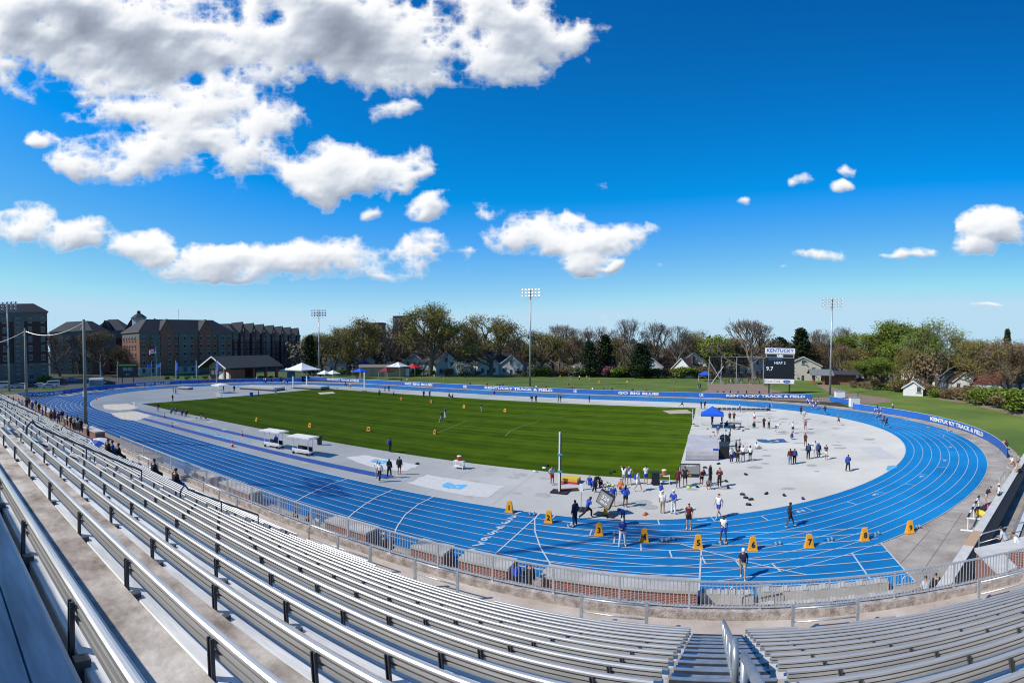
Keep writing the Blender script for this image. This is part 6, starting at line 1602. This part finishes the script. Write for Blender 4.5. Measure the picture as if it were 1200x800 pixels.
for px, py, c, lab, v in ((2,454,CW,'white van at the very edge beside the floodlight pole',True),(18.5,454.5,CS_,'silver car just past the first floodlight pole',False),(26,454,CW,'white car beside the silver one',False),(46,453.5,CW,'white car behind the wooden pole',False),(61,453,CW,'large white van between the two wooden poles',True),(57,455,CS_,'silver car in front of the large white van',False),(70,451,CK,'black car right of the large white van',False),(83.5,447,CB,'pale blue car parked on the road below the bare trees',False),(36,455,CK,'dark car between the poles',False),(127,452,CK,'dark car near the kiosk',False)):
    car(G(px, py, -.05), 1.3+random.uniform(-.15,.15), c, lab, v)
# far fence line at the back of the lawn
for (x0, y0, x1, y1, lab) in ((-150,205,-60,196,'dark chain-link fence along the back of the lawn, campus half'),(-60,196,35,214,'dark chain-link fence along the back of the lawn, cage half')):
    a = Vector((x0,y0,0)); b = Vector((x1,y1,0)); L = (b-a).length; o = thing('boundary_fence', lab, 'fence', a, atan2(y1-y0, x1-x0))
    mb = MB(); mb.box(0,L,-.02,.02,0,1.7); mb.build('dark_mesh', mat('fence_dark', (.018,.018,.016), .9) if 'fence_dark' not in bpy.data.materials else bpy.data.materials['fence_dark'], o)
    for i in range(int(L/6)+1):
        mb = MB(); mb.tube((i*6,0,0),(i*6,0,1.85),.05,n=5); mb.build('post', DARKST, o)
# ------------------------------------------------------------------ trees
def leafmat(name, c, c2, tr=.25):
    m = mat(name, c, .7, scale=.35, col2=c2, detail=3, spec=.2, lo=.3, hi=.7)
    return m
LM = dict(olive=leafmat('leaf_olive', (.165,.145,.030), (.26,.215,.055)), brown=leafmat('bud_brown', (.17,.115,.055), (.25,.18,.09)), green=leafmat('leaf_green', (.105,.155,.020), (.18,.235,.035)),
          dark=leafmat('leaf_dark', (.012,.026,.010), (.026,.045,.014)), lime=leafmat('leaf_lime', (.12,.17,.02), (.20,.25,.04)), white=leafmat('blossom_white', (.50,.47,.40), (.30,.30,.22)), pink=leafmat('blossom_pink', (.30,.09,.14), (.20,.07,.09)), grey=leafmat('twig_grey', (.16,.13,.10), (.24,.19,.145)))
BARK = mat('bark', (.13,.10,.08), .9, var=.3, scale=3, stretch=(1,1,.3)); BARKL = mat('bark_pale', (.20,.17,.14), .9, var=.3, scale=2, stretch=(1,1,.3))
def tree_proto(seed, H, spread, leaves, leafs, nleaf, bare=0.0, trunk=.22, up=.5, m=None, bark=None, conic=False, size=.34, depth=5, twig=True):
    """returns (trunk mesh, crown mesh) of a tree H tall"""
    rnd = random.Random(seed); tb = MB(); tips = []; twigs = MB()
    def branch(p, d, ln, r, lv):
        n = 3; q = p
        for i in range(n):
            d = (d + Vector((rnd.uniform(-.16,.16), rnd.uniform(-.16,.16), rnd.uniform(-.05,.12)))).normalized()
            e = q + d*ln/n
            (tb if lv < 4 else twigs).tube(q, e, r*(1-.3*i/n), r*(1-.3*(i+1)/n), n=6 if lv < 2 else (4 if lv < 4 else 3), cap=False)
            q = e
            if lv >= 2: tips.append((q, lv))
            if lv <= 1 and (i > 0 or lv == 1) and rnd.random() < .75:
                a = rnd.uniform(0, 2*pi); o = d.orthogonal().normalized(); o2 = d.cross(o)
                nd = (d*.45 + (o*cos(a)+o2*sin(a)) + Vector((0,0,.15))).normalized()
                branch(q, nd, ln*rnd.uniform(.55,.75), r*.5, lv+2)
        if lv >= depth: tips.append((q, lv)); return
        k = rnd.choice((2,3,3)) if lv < 4 else rnd.choice((2,3))
        a0 = rnd.uniform(0, 2*pi)
        for j in range(k):
            a = a0+2*pi*j/k+rnd.uniform(-.5,.5); s = spread*rnd.uniform(.6,1.15)
            o = d.orthogonal().normalized(); o2 = d.cross(o)
            nd = (d*1.0 + (o*cos(a)+o2*sin(a))*s + Vector((0,0,up*.35))).normalized()
            branch(q, nd, ln*rnd.uniform(.66,.86), r*.62, lv+1)
        if lv >= 1 and rnd.random() < .5:
            nd = (d + Vector((rnd.uniform(-.3,.3), rnd.uniform(-.3,.3), .3))).normalized(); branch(q, nd, ln*.8, r*.65, lv+1)
    if not conic:
        branch(Vector((0,0,-.2)), Vector((rnd.uniform(-.05,.05), rnd.uniform(-.05,.05), 1)), H*trunk, H*.020, 0)
    else:
        tb.tube((0,0,-.2),(0,0,H*.97),H*.02,H*.003,n=7)
        for i in range(240):
            t = rnd.random()**.8; z = H*(.06+.92*t); rr = spread*H*.5*((1-t)**.75 if spread < .6 else math.sqrt(max(1-t*t,0))*.92)*rnd.uniform(.55,1.05); a = rnd.uniform(0,2*pi)
            e = Vector((rr*cos(a), rr*sin(a), z+rr*.1)); tb.tube((0,0,z-rr*.15), e, .05, .02, n=3, cap=False)
            for w in range(3): tips.append((Vector((0,0,z-rr*.15)).lerp(e, .45+.27*w), 4))
    zmax = max(q.z for q, l in tips); k = H/zmax
    lf = MB()
    if leaves:
        good = [q for q, l in tips if l >= 3]
        for i in range(nleaf):
            q = rnd.choice(good); g = Vector((rnd.gauss(0,1), rnd.gauss(0,1), rnd.gauss(0,.8)))*leafs
            c = q+g/k; s = size*rnd.uniform(.5,1.3)/k
            a = Vector((rnd.gauss(0,1),rnd.gauss(0,1),rnd.gauss(0,1))).normalized(); b = a.orthogonal().normalized(); b2 = a.cross(b)
            lf.quad(c-b*s*.5-b2*s*.35, c+b*s*.5-b2*s*.25, c+b*s*.45+b2*s*.4, c-b*s*.4+b2*s*.3)
    def sc(mb): mb.v = [(x*k, y*k, z*k) for x, y, z in mb.v]
    sc(tb); sc(twigs); sc(lf)
    crown = MB(); crown.v = twigs.v + lf.v; o = len(twigs.v); crown.f = twigs.f + [tuple(i+o for i in f) for f in lf.f]; crown.m = [0]*len(twigs.f)+[1]*len(lf.f)
    return (tb.mesh('trunk', bark or BARK), crown.mesh('crown', [bark or BARK, m or LM['olive']]))
PR = {}
def protos(kind):
    if kind in PR: return PR[kind]
    A = dict(
      olive=lambda s: tree_proto(s, 16, .62, True, .7, 9000, m=LM['olive'], size=.23, trunk=.15),
      brown=lambda s: tree_proto(s, 16, .60, True, .75, 8000, m=LM['brown'], size=.21, trunk=.15),
      green=lambda s: tree_proto(s, 14, .66, True, .65, 12000, m=LM['green'], size=.26, trunk=.14),
      lime=lambda s: tree_proto(s, 12, .75, True, .6, 10000, m=LM['lime'], size=.30, trunk=.12),
      tall=lambda s: tree_proto(s, 22, .58, True, .7, 16000, m=LM['olive'], size=.26, trunk=.15, depth=5),
      bare=lambda s: tree_proto(s, 16, .52, True, .35, 500, m=LM['grey'], size=.25, depth=6, bark=BARK),
      barepale=lambda s: tree_proto(s, 20, .50, True, .35, 500, m=LM['grey'], size=.25, depth=6, bark=BARKL),
      open=lambda s: tree_proto(s, 20, .70, True, .6, 6500, m=LM['green'], size=.28, bark=BARKL, depth=5, trunk=.24),
      dark=lambda s: tree_proto(s, 13, .78, True, .45, 6500, m=LM['dark'], size=.5, conic=True),
      darkthin=lambda s: tree_proto(s, 15, .45, True, .35, 4500, m=LM['dark'], size=.42, conic=True),
      white=lambda s: tree_proto(s, 7, .8, True, .5, 2600, m=LM['white'], size=.36, depth=4, trunk=.15),
      pink=lambda s: tree_proto(s, 5, .8, True, .5, 2000, m=LM['pink'], size=.34, depth=4, trunk=.15),
      shrub=lambda s: tree_proto(s, 4, .9, True, .45, 2600, m=LM['green'], size=.34, depth=4, trunk=.10),
      shrubbrown=lambda s: tree_proto(s, 4, .9, True, .45, 1500, m=LM['brown'], size=.26, depth=4, trunk=.10),
      shrublime=lambda s: tree_proto(s, 4, .9, True, .45, 2800, m=LM['lime'], size=.34, depth=4, trunk=.10),
    )[kind]
    n = 3 if kind in ('olive','brown','bare','green','shrub','shrubbrown') else 1
    PR[kind] = [A(31*i+len(kind)*7+3) for i in range(n)]
    return PR[kind]
KD = dict(olive='olive-budding tree', brown='russet-brown budding tree', green='fresh green tree', lime='bright lime-green round tree', tall='tall airy olive tree', bare='bare-branched tree', barepale='bare tree with pale limbs', open='open-crowned green tree with pale limbs', dark='dense dark evergreen', darkthin='narrow dark conifer', white='white flowering tree', pink='pink flowering bush', shrub='green bush', shrubbrown='bare brown bush', shrublime='bright green bush')
TC = {}
def far_woods():
    rnd = random.Random(5); mb = MB()
    for i in range(40000):
        px = rnd.uniform(335, 1260); d = rnd.uniform(262, 330); 
        bump = 2.2*sin(px*.071)+1.6*sin(px*.19+1)+1.2*sin(px*.43+2)
        t = rnd.random(); zz = (13.6+bump)*(1-t*t) + rnd.gauss(0, .7); p = D(px, d, max(zz, 0))
        s = rnd.uniform(.5, 1.5); a = Vector((rnd.gauss(0,1),rnd.gauss(0,1),rnd.gauss(0,1))).normalized(); b = a.orthogonal().normalized(); c = a.cross(b)
        mb.quad(p-b*s*.5-c*s*.3, p+b*s*.5-c*s*.35, p+b*s*.4+c*s*.4, p-b*s*.45+c*s*.3, 0 if rnd.random() < .55 else 1)
    o = mb.build('far_woods', [LM['grey'], LM['brown']]); tag(o, 'distant budding woods closing off the view behind the houses', kind='stuff')
far_woods()
def tree(px, dist, top, kind, where, wide=1.0, z=-.12, group=None):
    ps = protos(kind); i = TC.get(kind, 0); TC[kind] = i+1
    tm, cm = ps[i % len(ps)]; H0 = max(v.co.z for v in cm.vertices)
    hh = ZT(px, top, dist)-z; k = hh/H0; p = D(px, dist, z)
    nm = 'bush' if 'bush' in KD[kind] else 'tree'
    o = thing(nm, f'{KD[kind]} {where}', nm, p, random.uniform(0, 6.28), group)
    xs = max(abs(v.co.x) for v in cm.vertices[::7]) if False else 0
    o.scale = (k*wide, k*wide, k)
    link('trunk', tm, o); link('crown', cm, o)
T = [ # px, distance, top py, kind, where, width
 (363,205,392,'darkthin','beside the end of the residence hall',1.5),(378,215,384,'olive','just right of the marquee light pole',1.1),(392,208,380,'olive','nearest the light pole on its right',1.1),(408,216,378,'brown','left of the tall crown by the shed',1.1),(423,206,368,'olive','with the round crown behind the shed',1.2),
 (441,220,378,'brown','below the distant brown block',1.2),(458,204,368,'bare','before the distant tower',1.25),(476,214,376,'brown','between the distant tower and the tallest tree',1.1),(503,196,351,'tall','the tallest above the houses',1.25),(521,222,384,'brown','in the dip right of the tallest tree',1.1),
 (541,214,374,'olive','left of the great round crown',1.0),(575,200,365,'olive','the great round crown left of the light pole',1.45),(604,222,386,'brown','just left of the light pole',1.2),(633,212,383,'olive','directly behind the light pole',1.3),(655,222,378,'bare','first right of the light pole',1.2),
 (672,214,388,'brown','right of the light pole',1.2),(694,208,381,'bare','above the dark evergreens',1.1),(690,196,398,'dark','left one at the lawn edge',.8),(709,204,391,'darkthin','next to the dark evergreen at the lawn edge',1.6),(722,222,390,'olive','between evergreens and magnolia',1.2),
 (746,216,371,'barepale','above the big magnolia',1.1),(751,193,401,'dark','the big magnolia at the lawn edge',1.15),(769,222,376,'bare','just right of the magnolia',1.1),(793,216,380,'barepale','with leaning limbs left of the white house',1.1),(820,228,384,'olive','behind the big white house',1.2),
 (843,215,391,'lime','behind the throwing cage',1.3),(866,228,392,'brown','between the lime tree and the scoreboard',1.3),(886,200,372,'bare','with the wide crown left of the scoreboard',1.45),(914,232,394,'dark','behind the scoreboard header',1.2),(938,206,383,'darkthin','right of the scoreboard',1.7),
 (956,222,384,'bare','left of the right-hand light pole',1.1),(946,214,396,'brown','low, right of the scoreboard',1.3),(976,232,381,'bare','behind the right-hand light pole',1.1),(985,210,398,'brown','low behind the brick shelter',1.4),(1004,222,384,'green','first green one past the brick shelter',1.25),
 (1019,208,388,'olive','between two green crowns',1.2),(1034,200,373,'green','with the highest green crown left of the open one',1.3),(1055,196,371,'green','behind the steep white house',1.3),(1100,165,371,'open','beside the garage',1.3),(1075,205,379,'olive','over the steep white house',1.1),
 (1066,158,404,'olive','in front of the steep white house',.9),(1087,150,408,'shrubbrown','tall and twiggy beside the garage',.8),(1122,172,388,'olive','right of the open-crowned one',1.25),(1143,150,390,'olive','with the broad golden crown',1.35),(1163,160,398,'brown','behind the golden crown',1.3),(1182,140,392,'brown','near the picture edge',1.3),(1198,150,396,'olive','at the picture edge',1.2),(1180,210,384,'darkthin','rising above the others near the picture edge',.8),(1212,145,398,'brown','beyond the picture edge',1.3),
 (70,225,388,'bare','left one before the shaded campus building',1.3),(120,222,384,'brown','before the gabled campus building',1.2),(92,240,390,'bare','between the two campus buildings',1.1),(137,228,402,'brown','left of the small scoreboard',1.2),(49,182,440,'shrub','among the parked cars',2.0),
 (545,190,424,'white','beside the low white house',1.3),(678,196,424,'white','at the lawn edge left of the evergreens',1.2),(711,196,428,'pink','at the lawn edge right of the evergreens',1.3)]
for t in T: tree(*t[:5], wide=t[5])
# lower fill along the back, one by one
random.seed(21)
fill = []
for i in range(46):
    px = 372+i*18.4+random.uniform(-6,6)
    if px < 985: dist = random.uniform(225, 250); top = random.uniform(396, 408)
    else: dist = random.uniform(195, 222)-(px-985)*.16; top = random.uniform(408, 422)+(px-985)*.03
    tree(px, dist, top, random.choice(['brown','brown','olive','bare','olive','olive'] if px < 985 else ['green','olive','brown','olive','brown','green']), 'in the thicket at the back of the lawn', wide=1.7, group='thicket trees at the back of the lawn')
for i in range(26):
    px = 1000+i*8.2; f = (px-1000)/200
    dist = 172-60*f + random.uniform(-4,4); kd = random.choice(['shrub','shrubbrown','shrubbrown','shrubbrown','shrub'])
    tree(px, dist, 443+15*f+random.uniform(-5,5), kd, 'in the hedge along the grassy bank', wide=1.5, group=KD[kd]+'es of the hedge along the bank')
for i in range(24):
    px = 610+i*9.5; tree(px, random.uniform(196,204), random.uniform(426,433), random.choice(['shrubbrown','shrub','shrubbrown']), 'in the low scrub behind the far lawn', wide=1.9, group='low scrub behind the far lawn')
for i in range(10):
    px = 560-i*18; tree(px, random.uniform(194,200), random.uniform(430,435), random.choice(['shrubbrown','shrub']), 'in the garden edge below the houses', wide=1.6, group='garden edge bushes below the houses')
for i in range(12):
    px = 196+i*11; tree(px, random.uniform(186,196)-i*.5, 440, 'shrub', 'in the low hedge before the residence hall', wide=1.8, group='low hedge before the residence hall')
# ------------------------------------------------------------------ light and sky
SAZ = atan2(-.77, -.63)          # compass direction to the sun (x, y) = (sin, cos)
SEL = radians(42)
sun = bpy.data.lights.new('sun', 'SUN'); sun.energy = 4.6; sun.angle = radians(.53); sun.color = (1, .95, .87)
so = bpy.data.objects.new('sun', sun); COL.objects.link(so)
sd_ = Vector((sin(SAZ)*cos(SEL), cos(SAZ)*cos(SEL), sin(SEL)))
so.rotation_euler = (-sd_).to_track_quat('-Z', 'Y').to_euler()
w = bpy.data.worlds.new('World'); SC.world = w; w.use_nodes = True
nt = w.node_tree; N = nt.nodes; L = nt.links
bg = N['Background']
sky = N.new('ShaderNodeTexSky'); sky.sky_type = 'NISHITA'; sky.sun_disc = False
sky.sun_elevation = SEL; sky.sun_rotation = SAZ; sky.air_density = 1.0; sky.dust_density = .25; sky.ozone_density = 3.0; sky.altitude = 300
vm = N.new('ShaderNodeVectorMath'); vm.operation = 'MULTIPLY_ADD'; L.new(sky.outputs[0], vm.inputs[0])
vm.inputs[1].default_value = (1.6, 1.45, 2.2); vm.inputs[2].default_value = (-2.5, -.95, -1.9)
vx = N.new('ShaderNodeVectorMath'); vx.operation = 'MAXIMUM'; L.new(vm.outputs[0], vx.inputs[0]); vx.inputs[1].default_value = (.02, .3, .8)
vn = N.new('ShaderNodeVectorMath'); vn.operation = 'MINIMUM'; L.new(vx.outputs[0], vn.inputs[0]); vn.inputs[1].default_value = (4.9, 7.2, 8.9)
def mth(op, a, b=None, c=None, clamp=False):
    n = N.new('ShaderNodeMath'); n.operation = op; n.use_clamp = clamp
    for i, x in enumerate((a, b, c)):
        if x is None: continue
        if isinstance(x, (int, float)): n.inputs[i].default_value = x
        else: L.new(x, n.inputs[i])
    return n.outputs[0]
tc = N.new('ShaderNodeTexCoord'); sp = N.new('ShaderNodeSeparateXYZ'); L.new(tc.outputs['Generated'], sp.inputs[0])
AZ = mth('ARCTAN2', sp.outputs[0], sp.outputs[1])
HZ = mth('SQRT', mth('ADD', mth('MULTIPLY', sp.outputs[0], sp.outputs[0]), mth('MULTIPLY', sp.outputs[1], sp.outputs[1])))
EL = mth('DIVIDE', sp.outputs[2], mth('MAXIMUM', HZ, .05))
# clouds: (px, py, half width, half height, strength)
CL = [(330,40,340,80,1.45),(50,45,150,75,1.5),(150,180,85,38,1.15),(230,135,140,50,1.2),(300,185,60,40,1.0),(285,225,32,22,.7),(480,60,90,60,1.2),(575,65,32,30,.85),(400,205,95,42,1.3),(480,195,34,22,.85),(508,248,26,17,.9),(455,135,32,12,.7),
      (400,302,150,27,1.0),(285,300,75,27,1.0),(480,297,75,20,.85),(440,318,70,13,.7),(15,265,50,28,1.05),(85,278,55,20,.95),(160,285,45,18,.85),(45,163,22,6,.7),
      (665,275,92,30,1.25),(730,270,40,18,.9),(600,285,30,18,.9),(685,302,32,16,.9),(716,312,12,6,.6),(957,297,36,11,1.0),(943,211,14,9,.8),(982,219,14,7,.75),(990,201,16,8,.65),(1175,262,52,20,1.15),(1135,285,32,14,.85),(1080,296,30,8,.7),(1045,299,8,4,.6),(1152,359,20,4,.6),
      (570,235,20,10,.5),(745,202,8,6,.4),(705,219,10,5,.35),(435,255,16,8,.6),(912,316,8,3,.5),(775,320,6,3,.4),(872,236,10,4,.3)]
import numpy as np
def cloud_map():
    """cloud cover and its light computed from noise, on azimuth x elevation"""
    rng = np.random.default_rng(11)
    A0, A1, E1 = -1.85, .95, .86
    w, h = 2800, 860
    az = np.linspace(A0, A1, w)[None, :]; el = np.linspace(0, E1, h)[:, None]
    sx = (A1-A0)/w; 
    def fbm(beta, ridged, lo, seed, sxy=(1.0, 1.3)):
        """sum of smooth value noise octaves, optionally billowed"""
        g = np.random.default_rng(seed); out = np.zeros((h, w)); amp = 1.0; tot = 0; n = lo
        while n < 700:
            nx = int(n*(A1-A0)*sxy[0])+3; ny = int(n*E1*sxy[1])+3
            t = g.standard_normal((ny, nx))
            X = np.linspace(0, nx-2.001, w); Y = np.linspace(0, ny-2.001, h)
            xi = X.astype(int); yi = Y.astype(int); fx = X-xi; fy = Y-yi
            fx = fx*fx*(3-2*fx); fy = fy*fy*(3-2*fy)
            a = t[yi][:, xi]; b = t[yi][:, xi+1]; c = t[yi+1][:, xi]; d = t[yi+1][:, xi+1]
            v = (a*(1-fx)+b*fx)*(1-fy)[:, None] + (c*(1-fx)+d*fx)*fy[:, None]
            if ridged: v = 1.0 - 2.2*np.abs(v)*.8
            out += v*amp; tot += amp; amp *= beta; n = int(n*1.9)
        return out/tot
    big = fbm(.58, False, 5, 3); bil = fbm(.62, True, 14, 5); wob = fbm(.5, False, 9, 8); wob2 = fbm(.5, False, 9, 9)
    best = np.full((h, w), -3.0); vert = np.zeros((h, w)); wsum = np.full((h, w), 1e-6)
    azw = az + wob*.022; elw = el + wob2*.016
    for (px, py, hw, hh, s) in CL:
        d = ray(px, py); ca = atan2(d.x, d.y); ce = d.z/hypot(d.x, d.y)
        a = (azw-ca)*F/(hw*1.04); b = (elw-ce)*F/(hh*1.04)
        bb = np.where(b < 0, b*1.12, b*.95)
        v = (1-(a*a+bb*bb))*s
        k = np.exp(np.clip(v, -3, 1.3)*4)
        vert += b*k; wsum += k
        best = np.maximum(best, v)
    best = np.maximum(best, -1.5)
    vert /= wsum
    c = best*1.0 + big*.80 + bil*.62 - .16
    alpha = np.clip((c+.20)/.86, 0, 1); alpha = alpha*alpha*(3-2*alpha)
    H = np.clip(c, 0, 1.6)**.6 + bil*.30 + big*.15
    def blur(x, r):
        for ax in (0, 1):
            cs = np.cumsum(np.concatenate([np.repeat(np.take(x, [0], ax), r+1, ax), x, np.repeat(np.take(x, [-1], ax), r, ax)], ax), ax)
            n = x.shape[ax]
            x = (np.take(cs, np.arange(2*r+1, 2*r+1+n), ax) - np.take(cs, np.arange(0, n), ax))/(2*r+1)
        return x
    H1 = blur(H, 3); H2 = blur(H, 14); H3 = blur(H, 40)
    def relief(x, k):
        return (np.roll(x, (-k, k//2), (0, 1)) - np.roll(x, (k, -k//2), (0, 1)))
    rel = -(relief(H1, 3)*.55 + relief(H2, 9)*.55 + relief(H3, 26)*.30)
    shade = .84 + rel*.62 + np.clip(vert, -1, 1)*.16
    thick = np.clip(blur(np.clip(c, 0, 2), 26)-.55, 0, 1)
    shade -= thick*(.14 + .75*np.clip((el-.36)/.3, 0, 1))
    shade = np.clip(shade, 0.02, 1.0)
    shade = np.maximum(shade, .80*(1-alpha)*(alpha < .55))
    im = bpy.data.images.new('cloud_map', w, h, alpha=False, float_buffer=False); im.colorspace_settings.name = 'Non-Color'
    px = np.zeros((h, w, 4), dtype=np.float32); px[..., 0] = alpha; px[..., 1] = shade; px[..., 3] = 1
    px[0] = 0; px[-1] = 0; px[:, 0] = 0; px[:, -1] = 0
    im.pixels.foreach_set(px.ravel()); im.update(); im.pack()
    return im, A0, A1, E1
im, A0, A1, E1 = cloud_map()
cb = N.new('ShaderNodeCombineXYZ')
L.new(mth('MULTIPLY', mth('SUBTRACT', AZ, A0), 1/(A1-A0)), cb.inputs[0])
L.new(mth('MULTIPLY', mth('DIVIDE', sp.outputs[2], mth('MAXIMUM', HZ, .05)), 1/E1), cb.inputs[1])
ti = N.new('ShaderNodeTexImage'); ti.image = im; ti.extension = 'CLIP'; ti.interpolation = 'Linear'; L.new(cb.outputs[0], ti.inputs[0])
sc_ = N.new('ShaderNodeSeparateColor'); L.new(ti.outputs[0], sc_.inputs[0])
cr = N.new('ShaderNodeValToRGB'); L.new(sc_.outputs[1], cr.inputs[0])
cr.color_ramp.elements[0].position = 0; cr.color_ramp.elements[0].color = (.26, .30, .38, 1)
cr.color_ramp.elements[1].position = 1; cr.color_ramp.elements[1].color = (1.0, 1.0, 1.0, 1)
e = cr.color_ramp.elements.new(.45); e.color = (.50, .56, .66, 1)
e = cr.color_ramp.elements.new(.78); e.color = (.86, .89, .93, 1)
vs = N.new('ShaderNodeVectorMath'); vs.operation = 'SCALE'; L.new(cr.outputs[0], vs.inputs[0]); vs.inputs['Scale'].default_value = 10.2
mx = N.new('ShaderNodeMix'); mx.data_type = 'RGBA'
L.new(sc_.outputs[0], mx.inputs[0]); L.new(vn.outputs[0], mx.inputs[6]); L.new(vs.outputs[0], mx.inputs[7])
L.new(mx.outputs[2], bg.inputs['Color'])
bg.inputs['Strength'].default_value = .1
SC.view_settings.view_transform = 'Standard'; SC.view_settings.look = 'None'
SC.view_settings.exposure = 0.0; SC.view_settings.gamma = 1.0
SC.cycles.use_denoising = True
SC.cycles.max_bounces = 6; SC.cycles.diffuse_bounces = 3; SC.cycles.transparent_max_bounces = 8
SC.cycles.filter_width = 1.1 if hasattr(SC.cycles, 'filter_width') else 1.5
SC.cycles.pixel_filter_type = 'BLACKMAN_HARRIS'
